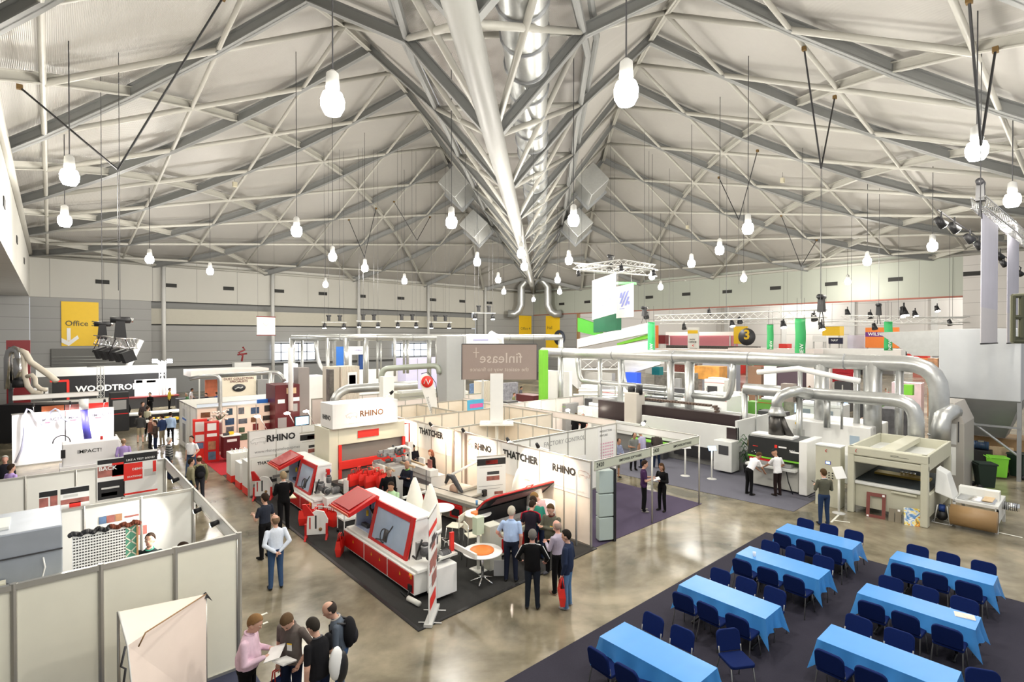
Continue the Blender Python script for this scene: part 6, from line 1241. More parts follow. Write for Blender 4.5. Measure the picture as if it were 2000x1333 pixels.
# indoor palm by the router
pl = thing('potted_palm', 'dark leaved potted palm between router and sander', 'plant', at(1462, 925)); MB().use(BLACK, True).lathe([(.16, 0), (.2, .35), (.17, .35)], n=16).build('pot', BLACK, pl); b = MB(); rn = random.Random(5); PLM = mat('palm_leaf', (.03, .09, .03), .6)
for i in range(70):
    a = rn.uniform(0, 2*PI); l = rn.uniform(.35, .7); z0 = rn.uniform(.4, 1.5); d = V((cos(a), sin(a), 0)); n_ = V((-sin(a), cos(a), 0))*.03; p0 = V((0, 0, z0)); p1 = p0 + d*l*.5 + V((0, 0, .25)); p2 = p0 + d*l; b.use(PLM).add([p0, p1 + n_, p2, p1 - n_], [(0, 1, 2, 3)])
b.build('foliage', PLM, pl); MB().use(BROWN, True).cyl((0, 0, .3), (0, 0, 1.5), .02, n=6).build('stem', BROWN, pl)
# ================================================================== mid field and far stands
def span(face, D, px0, px1, pt, pb):
    "world extents of an upright face: parallel to x ('y' face) or to y ('x' face), at distance D in its middle"
    pm = (px0 + px1) / 2; r = (pm - 1000) / FPX
    if face == 'y': Y = D * (CY - r * SY); a, c = ony(px0, 700, Y), ony(px1, 700, Y); u = X_
    else: X = D * (SY + r * CY); a, c = onx(px0, 700, X), onx(px1, 700, X); u = -Y_
    zt = zat(pt, D); zb = 0 if pb is None else max(0, zat(pb, D)); a.z = zb
    L_ = (c - a).dot(u); return a, u, abs(L_), zt - zb
def fb(name, label, cat, face, D, px0, px1, pt, pb, d, m, group=None, bevel=.01):
    a, u, L_, h = span(face, D, px0, px1, pt, pb); t = thing(name, label, cat, a, math.atan2(u.y, u.x), group); MB().box(0, 0, 0, L_, d, h).build(name + '_body' if '_' not in name else 'body', m, t, bevel); t['_'] = L_; t['__'] = h; return t
def dims(t): L_, h = t['_'], t['__']; return L_, h
def ft(t, m, *q):                      # patches on the front face, in fractions
    L_, h = dims(t); deco(t, (0, 0, 0), X_, [(x*L_, z*h, w*L_, hh*h, mm) for x, z, w, hh, mm in q], .02)
def tx(t, s, x, z, w, m=INK, bold=.02): L_, h = dims(t); text(s, (x*L_, -.03, z*h), X_, Z_, w*L_, m, t, bold=bold)
ROSE = mat('rose_panel', (.7, .3, .38), .5); PWH = mat('pinkish_white', (.86, .78, .74), .5); WRED = mat('wine_red_machine', (.10, .008, .012), .4); MACH = mat('machine_grey_green', (.48, .48, .4), .5); LILAC = mat('lilac_panel', (.62, .6, .85), .5); SIL = mat('silver_white', (.8, .82, .84), .3, .3)
# photo wall stand
pwl = shell((5.5, 30.2), (9.2, 30.2), 'partition covered with small colour photographs behind the white plinths', 2.5, 1.0, mat('peach_panel', (.85, .72, .6), .5))
rn = random.Random(21); it = []; pk2 = [mat('dark_photo_%d' % i, c, .5, ns=7, var=1.) for i, c in enumerate(((.02, .06, .14), (.16, .02, .02), (.03, .025, .02), (.09, .1, .12), (.02, .05, .08), (.15, .06, .02), (.05, .09, .05)))]
for i in range(6):
    for j in range(5):
        if rn.random() < .93:
            it.append((i*.61 + .06 + rn.uniform(0, .12), .12 + j*.46 + rn.uniform(0, .08), rn.choice((.28, .36, .42)), rn.choice((.26, .34)), pk2[rn.randrange(7)]))
deco(pwl, (0, -.02, 0), X_, it, .008)
shell((5.5, 34.8), (5.5, 30.25), 'narrow side partition of the photo stand with blue and white poster', 2.5, 1.5, OFFW)
t = board('poster', 'white blue and grey machine poster on the photo stand side', 'poster', (5.47, 33.9, .25), -Y_, 1.3, 2.1, WHITE, .01); deco(t, (5.47, 33.9, .25), -Y_, [(.1, 1.3, 1.1, .1, BLUE), (.2, 1.5, .7, .4, LGREY), (.15, .1, .8, 1.0, GREY)], .008)
fascia((5.5, 30.15), (8.3, 30.15), 'white and pale blue fascia over the photo stand corner', 2.5, 2.72, mat('ice_blue', (.7, .82, .95), .5)); boxthing('bar_sign', 'bright blue bar sign on top of the photo stand', 'sign', ony(490, 790, 30.6) * 1 + V((0, 0, 0)), (2.3, .2, .22), BLUE, 0)
for i, (px, py, lab, w_) in enumerate(((390, 897, 'tall red cabinet with white notices, left of the pair', .62), (413, 904, 'tall red cabinet with photo panels, right of the pair', .62))):
    q = at(px, py); t = thing('red_cabinet', lab, 'cabinet', (q.x, q.y, 0), -.15); MB().box(-w_/2, 0, 0, w_/2, .5, 1.95).build('cabinet_body', BRED if i == 0 else RED, t, .01); deco(t, (-w_/2, 0, 0), X_, [(.1, 1.35, .4, .5, PAPER), (.1, .85, .4, .35, PAPER), (.15, .5, .3, .3, ph[0])] if i == 0 else [(.12, 1.55, .38, .35, PAPER), (.1, 1.25, .42, .15, PAPER), (.15, .62, .32, .4, ph[5]), (.15, .12, .32, .4, ph[4])])
t = fb('tool_stand', 'wine red bench with tools and white top on red carpet', 'stand', 'y', 25.5, 436, 468, 853, 895, .6, WRED); ft(t, None, (.2, .75, .6, .12, PAPER)); MB().box(-.05, -.05, dims(t)[1], dims(t)[0] + .05, .65, dims(t)[1] + .04).build('worktop', OFFW, t)
b = MB(); b.use(YEL).cbox((.4, .3, dims(t)[1] + .12), (.2, .15, .12)); b.use(DARK).cbox((.15, .2, dims(t)[1] + .1), (.25, .2, .1)); b.build('hand_tools', None, t)
fl = thing('orchid', 'white flowering orchid on top of the red cabinets', 'plant', at(428, 897) + V((0, 0, 1.8))); b = MB(); rn = random.Random(3); b.use(mat('petal_white', (.8, .72, .66), .6), True)
for i in range(30): b.ball((rn.uniform(-.4, .4), rn.uniform(-.15, .15), rn.uniform(.1, .6)), (.06, .05, .05), 6, 4)
b.build('flowers', None, fl); b = MB(); b.use(PLM)
for i in range(8): a = i*.8; b.tube([(0, 0, 0), (.1*cos(a), .1*sin(a), .2), (.3*cos(a), .1*sin(a), .4)], .012, 5)
b.build('stems', PLM, fl); MB().use(WHITE, True).lathe([(.09, -.0), (.12, .14)], n=14).build('pot', WHITE, fl)
duct('grey upright pipe before the red cabinets bending left on top', [dep(371, 27, zat(740, 27)), dep(400, 27, zat(735, 27))] + bend(dep(418, 27, zat(735, 27)), dep(429, 27, zat(735, 27)), dep(429, 27, zat(746, 27))) + [dep(429, 27, zat(800, 27)), dep(429, 27, .2)], .11, False); duct('grey pipe crossing right above the photo wall', [dep(420, 30, zat(735, 30)), dep(528, 30, zat(728, 30))] + bend(dep(536, 30, zat(728, 30)), dep(548, 30, zat(728, 30)), dep(556, 30, zat(746, 30))), .12, False, None, [(dep(529, 30, zat(728, 30)), dep(528, 30, zat(812, 30)), .15), (dep(529, 30, zat(800, 30)), dep(513, 30, zat(830, 30)), .08), (dep(531, 30, zat(805, 30)), dep(519, 30, zat(835, 30)), .06)])
# dust collection banner and canopy
t = fb('banner', 'cream dust collection banner with oval emblem', 'banner', 'y', 41, 431, 500, 736, 774, .05, mat('cream_cloth', (.82, .74, .6), .7)); tx(t, 'DUST COLLECTION', .08, .84, .84, mat('brown_ink2', (.15, .04, .04), .6), .02); tx(t, 'SPECIALISTS', .25, .7, .5, MATS['brown_ink2'], .02)
L_, h_ = dims(t); MB().use(DARK, True).lathe([(.02, 0), (L_*.19, .0), (L_*.19, .03), (.02, .03)], (0, 0, 0), 28, Matrix.Translation((L_*.5, -.03, h_*.42)) @ Matrix.Rotation(PI/2, 4, 'X') @ Matrix.Scale(.62, 4, (0, 1, 0))).build('oval_emblem', DARK, t); MB().use(LGREY, True).tube([(L_*.38, -.08, h_*.36), (L_*.47, -.08, h_*.44), (L_*.55, -.08, h_*.4), (L_*.6, -.08, h_*.46)], .05, 6).build('emblem_mark', LGREY, t)
for x in (0, 1): MB().use(ALU, True).cyl((L_*x, .05, -t.location.z), (L_*x, .05, h_ + .3), .05, n=8).build('support_pole', ALU, t)
cnp = fb('canopy', 'cream canopy roof frame over the banner stand', 'canopy', 'y', 43, 372, 525, 722, 734, 3, PWH); L_, h_ = dims(cnp)
for x in (.1, .35, .9): MB().use(LGREY).cyl((L_*x, 0, -cnp.location.z), (L_*x, 0, 0), .06, n=8).build('post', LGREY, cnp)
fb('poster_wall', 'orange and red poster panel under the cream canopy', 'poster', 'y', 44, 400, 428, 742, 775, .1, mat('orange_red_poster', (.7, .2, .1), .5, ns=2, var=.5)); fb('partition_wall', 'pale shell wall between photo stand and banner', 'wall', 'y', 36, 350, 560, 775, None, .06, OFFW); fb('stone_display', 'grey and white machine pieces right of the banner', 'display', 'y', 42, 503, 525, 742, None, .6, GREY)
pk_ = fb('market_table', 'dark table row with seated visitors at the left of the banner', 'table', 'y', 45, 345, 400, 778, None, .8, DARK)
# wine red tower
t = fb('veneer_tower', 'wine red machine tower with notices behind the sign wall', 'machine', 'y', 28.3, 537, 585, 752, None, 1.6, WRED); ft(t, None, (.45, .86, .4, .09, WOOD), (.1, .72, .28, .06, PAPER), (.7, .74, .28, .06, PAPER), (.7, .58, .2, .12, GREY), (.1, .35, .35, .15, GREY)); L_, h_ = dims(t); MB().use(LGREY, True).cyl((L_*.6, -.1, h_*.6), (L_*.6, -.1, h_ + 2), .13, n=12).build('pipe', GALV, t); MB().box(L_, .2, 0, L_ + .6, 1, h_*1.25).build('grey_flank', mat('brown_grey_flank', (.25, .23, .22), .5), t)
t = thing('monitor', 'small lit monitor above the sign wall', 'screen', ony(589, 832, 22.6), .1); b = MB(); b.box(-.32, -.03, 0, .32, .03, .42); b.build('bezel', BLACK, t); MB().box(-.28, -.04, .04, .28, -.03, .38).build('screen', SCREEN, t); MB().use(BLACK).cyl((0, 0, -2.5), (0, 0, 0), .03, n=8).build('stand', BLACK, t)
for i, (px, py, D) in enumerate(((560, 808, 27), (502, 814, 27), (597, 804, 28), (935, 798, 32), (1023, 798, 31), (1052, 800, 31), (1109, 802, 31), (1134, 803, 31), (1152, 712 + 90, 30))):
    q = dep(px, D, zat(py, D)); lab = ['work lamp with arm before the wine red tower', 'work lamp arm over the photo wall', 'work lamp right of the wine red tower', 'work lamp arm left of the white pillar', 'first lamp arm right of the white pillar', 'second lamp arm right of the white pillar', 'third lamp arm right of the white pillar', 'lamp arm before the black jackets', 'lamp arm beside the pot plant'][i]
    t = thing('work_lamp', lab, 'lamp', q, 0, 'work lamps on arms'); MB().use(SPOTG, True).ball((0, 0, 0), (.16, .1, .07), 12, 8).build('lamp_head', SPOTG, t); MB().use(LGREY, True).cyl((.1, 0, 0), (.55, .1, -.9), .02, n=6).build('arm', LGREY, t)
# tall ribbed filter, duct over the sign box
RIB = wave_mat('ribbed_cream', (.68, .62, .52), 3.2, 'X', .5, 0, .8); t = fb('filter_unit', 'ribbed cream filter unit with map poster behind the sign box', 'machine', 'y', 31, 666, 702, 716, None, 1.2, RIB); ft(t, None, (.35, .72, .5, .2, PAPER), (.42, .76, .36, .12, GREY)); MB().box(-.7, .1, 0, -.05, 1, dims(t)[1]).build('side_bay', mat('tan_panel', (.5, .46, .38), .5), t)
duct('silver duct passing behind the sign box pillar and bending down at its left', [dep(815, 26.5, zat(752, 26.5)), dep(750, 26, zat(756, 26)), dep(700, 25.5, zat(759, 25.5))] + bend(dep(682, 25.5, zat(760, 25.5)), dep(655, 25, zat(765, 25)), dep(652, 25, zat(790, 25))), .22)
duct('grey hooped pipe right of the sign box', [dep(745, 33, zat(750, 33))] + bend(dep(745, 33, zat(735, 33)), dep(747, 33, zat(720, 33)), dep(760, 33, zat(720, 33))) + [dep(840, 33, zat(715, 33))] + bend(dep(848, 33, zat(715, 33)), dep(858, 33, zat(716, 33)), dep(858, 33, zat(730, 33))), .18, False, mat('green_grey_pipe', (.38, .42, .36), .4, .3))
fb('book_rack', 'tall narrow rack of dark samples by the lettered pillar', 'rack', 'y', 26, 643, 652, 722, None, .4, ph[2])
# upper main duct at the left
P1 = [dep(px, D, 6.05) for px, D in ((572, 38), (700, 36.5), (840, 38), (960, 39.5), (1096, 41))]
dr = lambda px, D, r, yb: (dep(px, D, 6.0), dep(px, D, zat(yb, D)), r)
duct('upper silver main duct running across behind the finance banner', P1, .23, True, None, [dr(571, 38, .2, 748), dr(590, 38, .1, 760), dr(640, 37, .13, 790), dr(676, 36.6, .17, 745), dr(714, 36.6, .18, 760), dr(737, 37, .08, 740), dr(744, 37, .07, 740), dr(771, 37, .09, 735), dr(789, 37.6, .09, 730), dr(796, 37.6, .1, 730), dr(838, 38, .16, 745), dr(853, 38, .1, 720), dr(868, 38, .13, 760), dr(877, 38, .13, 770), dr(1095, 41, .2, 700)])
duct('silver loop pipe hanging below the upper main duct', bend(dep(617, 37.5, 6), dep(617, 37.5, zat(725, 37.5)), dep(640, 37.5, zat(725, 37.5))) + [dep(676, 37.5, zat(725, 37.5))], .14, False); duct('thin silver pipe beside the loop pipe', [dep(655, 37.3, 6.0), dep(653, 37.3, zat(668, 37.3)), dep(653, 37.3, .2)], .12, False)
t = fb('filter_box', 'grey fabric filter box with curved silver pipe behind the finance banner', 'machine', 'y', 34, 911, 975, 657, 700, 1.5, SIL); mat('faint_violet', (.35, .33, .6), .6); ft(t, None, (.2, .8, .45, .05, MATS['faint_violet']), (.15, .62, .6, .03, MATS['faint_violet'])); MB().box(-1.3, .3, -3.5, -.02, 1.4, dims(t)[1]).build('grey_flank', mat('flank_grey', (.36, .37, .37), .5), t); MB().use(SIL, True).tube([(dims(t)[0]*.8, .3, dims(t)[1] + .1), (dims(t)[0] + .2, .2, dims(t)[1] - .2), (dims(t)[0] + .4, .2, -.4)], .28, 12).build('curved_pipe', SIL, t)
t['_'] = t['_']
for k in range(2): MB().use(LGREY).cyl((.2 + 1.5*k, .5, -t.location.z), (.2 + 1.5*k, .5, 0), .08, n=8).build('leg', LGREY, t)
# blue and white arch, lilac booth, back cream partitions
t = fb('arch_stand', 'white portal with navy and bright blue panels far behind the ducts', 'stand', 'y', 48, 681, 720, 677, 693, .6, WHITE); tx(t, 'HOMAG', .3, .45, .35, MATS['faint_violet'], .02); L_, h_ = dims(t); z_ = t.location.z
MB().box(0, 0, -z_, .3, .6, 0).build('leg', WHITE, t); MB().box(L_ - .4, 0, -z_, L_, .6, 0).build('leg', WHITE, t); MB().box(L_*.6, .2, -z_, L_*.85, .5, 0).build('navy_panel', mat('navy_panel', (.01, .06, .25), .5), t); MB().box(-1.4, -.2, -2.2, -.5, 0, h_).build('blue_panel', BLUE, t)
t = fb('booth_box', 'lilac lit white cabin beneath the right wall window', 'booth', 'y', 46, 793, 880, 700, None, 2, LILAC); ft(t, None, (.24, 0, .01, 1, GREY), (.5, 0, .01, 1, GREY), (.75, 0, .01, 1, GREY))
fb('white_stand', 'low white stand wall with pictures under the blue portal', 'stand', 'y', 44, 660, 792, 723, None, 1, OFFW); fb('white_machine', 'white machine tower left of the ducts behind the wine red tower', 'machine', 'y', 36, 592, 635, 735, None, 1.5, WHITE); t = fb('light_tower', 'glaring white lit column beside the wine red tower', 'column', 'y', 35, 562, 581, 711, None, .8, mat('lit_column', (.95, .96, 1), .5, em=2.5))
# partition cluster right of the sign wall
for p, q, lab in (((XW + .1, 17.2), (17.6, 17.2), 'second back partition inside the cubicle block'), ((XW + .1, 20.6), (17.6, 20.6), 'third back partition inside the cubicle block'), ((XW + .1, 24.4), (17.7, 24.4), 'rear partition of the cubicle block'), ((14.7, 17.2), (14.7, 13.6), 'short cross partition in the front cubicle'), ((14.7, 24.4), (14.7, 20.7), 'short cross partition in the rear cubicle'), ((XW, 24.4), (XW, 20.5), 'partition continuing beyond the press along the block'), ((17.74, 24.4), (17.74, 17.3), 'long partition on the far flank of the cubicle block')):
    shell(p, q, lab, 2.5, 1.0, mat('warm_white_panel2', (.86, .78, .66), .5))
for i, (p, q) in enumerate((((12.5, 28), (22, 28)), ((19.5, 22.5), (26, 22.5)), ((12, 32.2), (17.5, 32.2)))): shell(p, q, ('long low partition behind the cubicle block', 'low pinkish partition in front of the pot plants', 'low partition before the feather flag')[i], 2.3, 1.2, PWH)
fascia((17.76, 13.6), (17.76, 24.4), 'long pale fascia strip on the flank of the cubicle block', 2.3, 2.6, PWH)
t = board('small_sign', 'small sky blue and pink sign on the cubicle block', 'sign', (15.2, 20.55, 2.5), X_, 1.0, .5, mat('sky_blue', (.1, .5, .8), .5), .02); deco(t, (15.2, 20.55, 2.5), X_, [(.15, .1, .8, .2, mat('pink_print', (.8, .15, .45), .5))], .01)
wp = thing('pillar', 'white square pillar rising from a tray in front of the finance banner', 'pillar'); q = dep(970, 22, 0); MB().box(-.27, -.2, 2.5, .27, .2, 4.55, Matrix.Translation(q) @ Matrix.Rotation(-.7, 4, 'Z')).build('pillar_shaft', WHITE, wp, .01); MB().box(-.7, -.5, 2.42, .7, .5, 2.5, Matrix.Translation(q) @ Matrix.Rotation(-.7, 4, 'Z')).build('base_tray', OFFW, wp, .02); MB().box(-.05, -.05, 0, .05, .05, 2.42, Matrix.Translation(q)).build('support', OFFW, wp)
a, c = dep(902, 22.4, zat(742, 22.4)), dep(1049, 22.4, zat(745, 22.4)); u = (c - a); u.z = 0; W_ = u.length; fbn = thing('banner', 'grey mesh finance banner seen from behind with mirrored lettering', 'banner', a, math.atan2(u.y, u.x)); hb_ = 1.52
MB().box(0, 0, 0, W_, .012, hb_).build('mesh_cloth', mat('mesh_grey_pink', (.36, .29, .26), .8), fbn); OFT = mat('mesh_lettering', (.62, .55, .5), .8)
text('finlease', (W_*.24, -.004, hb_*.47), X_, Z_, W_*.56, OFT, fbn, mirror=True, ext=.004); text('the easiest way to finance', (W_*.11, -.004, hb_*.2), X_, Z_, W_*.78, OFT, fbn, mirror=True, ext=.004)
b = MB(); b.use(OFT).box(W_*.185, -.006, hb_*.62, W_*.195, -.003, hb_*.9).box(W_*.15, -.006, hb_*.75, W_*.23, -.003, hb_*.77); b.build('cross_mark', OFT, fbn); b = MB(); b.use(DARK, True).cyl((0, 0, 0), (0, 0, hb_), .02, n=6); b.cyl((W_, 0, 0), (W_, 0, hb_), .02, n=6); b.cyl((0, 0, hb_), (W_, 0, hb_), .02, n=6); b.build('edge_bar', DARK, fbn)
for x in (.15, W_ - .15): MB().use(DARK).cyl((x, 0, hb_), (x, 0, roofz(a) - a.z), .008, n=5).build('hanging_wire', DARK, fbn)
ff = thing('feather_flag', 'white feather flag with red round emblem', 'flag', dep(855, 27, 0), -.4); b = MB(); b.add([(0, 0, 1.2), (-.05, 0, 2.8), (-.25, 0, 3.9), (-.6, 0, 4.25), (-.85, 0, 4.1), (-.9, 0, 3.7), (-.75, 0, 3.2), (-.5, 0, 2.5), (-.2, 0, 1.6)], [(0,1,2,3,4,5,6,7,8)]); o = b.build('flag_cloth', WHITE, ff); s_ = o.modifiers.new('t', 'SOLIDIFY'); s_.thickness = .01
MB().use(BRED, True).lathe([(.02, 0), (.3, 0), (.3, .02), (.02, .02)], n=28, M=Matrix.Translation((-.55, -.02, 3.8)) @ Matrix.Rotation(PI/2, 4, 'X')).build('round_emblem', BRED, ff); MB().use(WHITE, True).tube([(-.72, -.05, 3.7), (-.62, -.05, 3.95), (-.5, -.05, 3.65), (-.4, -.05, 3.9)], .03, 6).build('emblem_letter', WHITE, ff)
MB().use(BLACK, True).tube([(0, 0, 0), (.02, 0, 2.5), (-.1, 0, 3.7), (-.5, 0, 4.3), (-.85, 0, 4.2)], .018, 6).build('pole', BLACK, ff); text('Woodworking', (-.1, -.02, 1.9), V((-.33, 0, 1)), V((-1, 0, -.33)), 1.2, GREY, ff)
# machines in the middle distance (x faces the main aisle)
MID = [('sanding_machine', 'grey green moulder with wine red stripe behind the low partition', 'machine', 'y', 34, 780, 835, 768, None, 1.8, MACH), ('moulding_machine', 'long greenish machine right of the feather flag', 'machine', 'y', 36, 838, 880, 768, None, 1.5, MACH), ('curved_machine', 'grey bent arm machine near the red polo', 'machine', 'y', 35, 893, 915, 765, None, 1.2, OFFW),
 ('poster_display', 'blue and white lit poster panel left of the pillar', 'poster', 'y', 42, 921, 935, 750, None, .3, ph[0]), ('panel_stack', 'cream ribbed panels left of the pillar', 'panel', 'y', 40, 938, 957, 745, None, .8, RIB), ('picture_display', 'display panel with product pictures right of the pillar', 'panel', 'y', 45, 984, 1012, 748, None, .3, ph[3]), ('wine_counter', 'wine red stepped counter below the finance banner', 'counter', 'x', 36, 1008, 1042, 772, None, 1, WRED), ('white_saw', 'white and red saw machine beside the pillar', 'machine', 'y', 32, 985, 1022, 788, None, 1, OFFW),
 ('grey_bench', 'grey machining bench behind the lamp arms', 'machine', 'x', 33, 1075, 1105, 788, None, 1.2, GREY), ('white_bench', 'white table with green leaves and drinks', 'table', 'x', 32, 1128, 1176, 797, None, 1, WHITE), ('green_column', 'tall lime green column right of the finance banner', 'column', 'x', 34, 1052, 1060, 684, None, .5, LIME), ('slope_wall', 'sloping white stand wall behind the green column', 'wall', 'x', 37, 1062, 1112, 725, None, .3, WHITE),
 ('white_line', 'long white production line machine, first row', 'machine', 'x', 31, 1150, 1240, 792, None, 1.6, WHITE), ('white_line', 'white production line with square window, first row right', 'machine', 'x', 30, 1242, 1300, 786, None, 1.6, PG), ('white_line', 'long white machine behind the router gantry', 'machine', 'x', 33, 1302, 1420, 772, None, 2, WHITE), ('white_line', 'upper white conveyor machine behind the loop pipe', 'machine', 'x', 40, 1130, 1230, 762, None, 2, SIL), ('white_line', 'dark topped conveyor in the centre of the white stand', 'machine', 'x', 41, 1180, 1310, 768, None, 1.2, mat('mixed_grey', (.35, .38, .36), .5, ns=4, var=.5)),
 ('show_cabin', 'white cabin with lime green edge and dark windows', 'cabin', 'x', 42, 1376, 1415, 742, None, 2, WHITE), ('orange_rack', 'orange and white ladder rack machine', 'machine', 'x', 48, 1356, 1405, 716, 742, 1.5, mat('orange_white', (.75, .35, .08), .5, ns=1.5, var=.6)), ('grey_curtain', 'blue grey vertical strip curtain machine', 'machine', 'x', 50, 1372, 1432, 708, None, 1.5, wave_mat('strip_curtain', (.4, .42, .5), 2.5, 'Y', .5, 0, 1.)), ('veneer_samples', 'dark veneer leaf samples beneath the duct', 'display', 'x', 44, 1461, 1487, 716, None, .5, wave_mat('veneer_strips', (.22, .12, .07), 2.2, 'Y', .5, 0, 1.)), ('white_wall_section', 'white presentation wall right of the veneer samples', 'wall', 'x', 43, 1492, 1516, 716, None, .5, WHITE),
 ('black_booth', 'dark opening of the lit stand under the white duct', 'booth', 'x', 42, 1518, 1566, 716, None, 1, mat('dark_purple', (.08, .05, .07), .6)), ('red_screen', 'red louvred screen wall of the far stand', 'screen', 'x', 44, 1626, 1674, 719, 748, .4, wave_mat('red_louvre', (.4, .01, .02), 3, 'Z', .5, 0, 1.)), ('bar_counter', 'black counter before the red screen', 'counter', 'x', 43, 1630, 1662, 746, None, 1, DARK), ('white_shelf', 'white shelf wall with small red objects', 'shelf', 'x', 47, 1572, 1622, 712, None, .5, PWH), ('lime_machine', 'lime green and black panel machine under the main duct', 'machine', 'x', 34, 1480, 1512, 782, None, 1.5, mat('lime_dark', (.12, .3, .05), .5)), ('rack_saw', 'dark steel rack with horizontal bars between the pipes', 'rack', 'x', 29, 1716, 1772, 800, None, 1.5, mat('steel_rack', (.09, .09, .1), .5, ns=3, var=.8)),
 ('pink_stand', 'pink and white lit stand with lime cupboard right of the pipes', 'stand', 'x', 42, 1742, 1800, 748, None, 1, mat('pink_lit', (.75, .6, .65), .5, ns=2, var=.3)), ('lime_cupboard', 'lime green cupboard beside the silver elbow', 'cupboard', 'x', 36, 1757, 1783, 752, 772, .5, LIME), ('roller_rack', 'orange and grey parts rack left of the filter house', 'rack', 'x', 40, 1812, 1832, 700, None, 1, ph[5]), ('white_plenum', 'white machine block behind the silver branch duct', 'machine', 'x', 33, 1555, 1645, 790, None, 1.5, SIL), ('black_rack', 'black rack behind the sander hose', 'rack', 'x', 31, 1480, 1530, 805, None, 1, DARK),
 ('teal_cabinet', 'teal equipment box above the grey ramp', 'cabinet', 'x', 45, 1273, 1288, 717, 733, .6, mat('teal', (.0, .16, .18), .5)), ('screen_cube', 'large blue lit screen cube in the white stand', 'screen', 'x', 44, 1221, 1244, 728, 752, .6, mat('screen_blue', (.02, .06, .4), .3, em=.8)), ('reception', 'grey framed reception opening in the white stand', 'stand', 'x', 46, 1140, 1195, 728, None, .5, mat('warm_grey_back', (.45, .44, .42), .5)), ('machinery', 'dark cluttered machinery in the middle of the white stand', 'machine', 'x', 46, 1278, 1352, 728, None, 1, mat('clutter', (.2, .19, .17), .5, ns=3, var=.8)), ('white_tower', 'white cupboard between the drop pipes', 'cupboard', 'x', 35, 1420, 1450, 775, None, 1, WHITE)]
mids = {}
for a in MID: mids[a[1]] = fb(a[0], a[1], a[2], *a[3:11], group=None) if a[2] else None
# machinery detail on the long white lines: hoods, legs, windows
rn = random.Random(77)
for lab, t in mids.items():
    L_, h = dims(t)
    if t.name.split('.')[0] in ('white_line', 'sanding_machine', 'moulding_machine', 'curved_machine', 'white_plenum', 'white_saw', 'grey_bench', 'lime_machine', 'show_cabin', 'white_tower'):
        k = max(1, int(L_ / 1.3))
        for i in range(k): x = L_*(i + .5)/k; w_ = L_/k*rn.uniform(.5, .8); MB().box(x - w_/2, .1, h, x + w_/2, .8, h + rn.uniform(.08, .3)).build('top_unit', rn.choice((WHITE, PG, LGREY, SIL, DARK, GREY)), t, .02)
        deco(t, (0, 0, 0), X_, [(L_*(i + rn.uniform(.1, .3))/k, h*rn.uniform(.45, .6), L_/k*.5, h*.22, rn.choice((DARK, GREY, LGREY, mat('glass_grey', (.25, .3, .35), .2)))) for i in range(k)] + [(0, 0, L_, h*.12, DARK), (0, h*.9, L_, .03, rn.choice((LIME, GREY, RED)))], .02)
rn = random.Random(5); nm_ = ('guard', 'control', 'tool', 'motor', 'cable', 'feed')
for i, (px, py, D) in enumerate(((1160, 790, 33), (1190, 784, 34), (1225, 786, 32), (1262, 778, 33), (1290, 790, 31), (1345, 775, 35), (1372, 770, 36), (1405, 778, 34), (1436, 768, 36), (1475, 772, 35), (1505, 760, 38), (1545, 772, 36), (1590, 765, 37), (1640, 770, 36), (1690, 768, 35), (1730, 765, 36))):
    w_, h = rn.uniform(.5, 1.1), rn.uniform(1.7, 2.4); q = dep(px, D, 0); c_ = (DARK, GREY, BLACK, MATS['lime_dark'], WHITE, MATS['clutter'])[i % 6]; t = thing('%s_cabinet' % nm_[i % 6], '%s %s cabinet standing among the white production lines, %s along the row' % (('dark', 'grey', 'black', 'green', 'white', 'speckled')[i % 6], nm_[i % 6], ('first', 'second', 'third')[i // 6]), 'cabinet', q)
    MB().box(-w_/2, -.4, 0, w_/2, .4, h).build('cabinet_body', c_, t, .02); MB().box(-w_*.35, -.42, h*.55, w_*.3, -.4, h*.85).build('front_window', rn.choice((SCREEN, DARK, LGREY)), t); MB().use(ALU).cyl((w_/2 + .1, 0, 0), (w_/2 + .1, 0, h + .6), .04, n=6).build('side_post', ALU, t)
for lab in ('first', 'second', 'third'):
    i = ('first', 'second', 'third').index(lab); D = 36 + i*3; duct('low white guard pipe rail over the conveyor, %s row' % lab, [dep(1120 + 10*i, D, zat(772 - i*8, D)), dep(1200, D, zat(772 - i*8, D)), dep(1250, D - 1, zat(775 - i*7, D - 1)), dep(1330, D - 3, zat(779 - i*7, D - 3))], .08, False, WHITE)
# the big white and green stand
t = fb('stand_fascia', 'white slanting fascia beam of the green and white stand, upper', 'fascia', 'x', 52, 1127, 1268, 650, 672, .6, WHITE); L_, h = dims(t); t.rotation_euler.y = -.0
def slab(lab, px0, y0t, y0b, px1, y1t, y1b, D, m, d=.5, name='stand_fascia'):
    pm = (px0 + px1)/2; X = D*(SY + (pm - 1000)/FPX*CY); P_ = [onx(px0, y0b, X), onx(px1, y1b, X), onx(px1, y1t, X), onx(px0, y0t, X)]; b = MB(); b.add(P_ + [p_ + V((d, 0, 0)) for p_ in P_], [(0,1,2,3), (7,6,5,4), (0,4,5,1), (1,5,6,2), (2,6,7,3), (3,7,4,0)]); o = b.build(name, m); return tag(o, lab, 'fascia')
bpy.data.objects.remove(t.children[0], do_unlink=True); bpy.data.objects.remove(t, do_unlink=True)
WLIT = mat('lit_white_fascia', (.72, .72, .72), .5)
slab('broad white slanting beam of the green and white stand', 1127, 663, 680, 1268, 630, 651, 50, WLIT); slab('second white slanting beam beneath the first', 1127, 687, 697, 1266, 666, 691, 48, WLIT); slab('lime green slanting strip between the white beams', 1205, 671, 675, 1266, 653, 661, 49, LIME); slab('long white deck edge above the main duct', 1062, 682, 693, 1240, 690, 697, 46, WLIT)
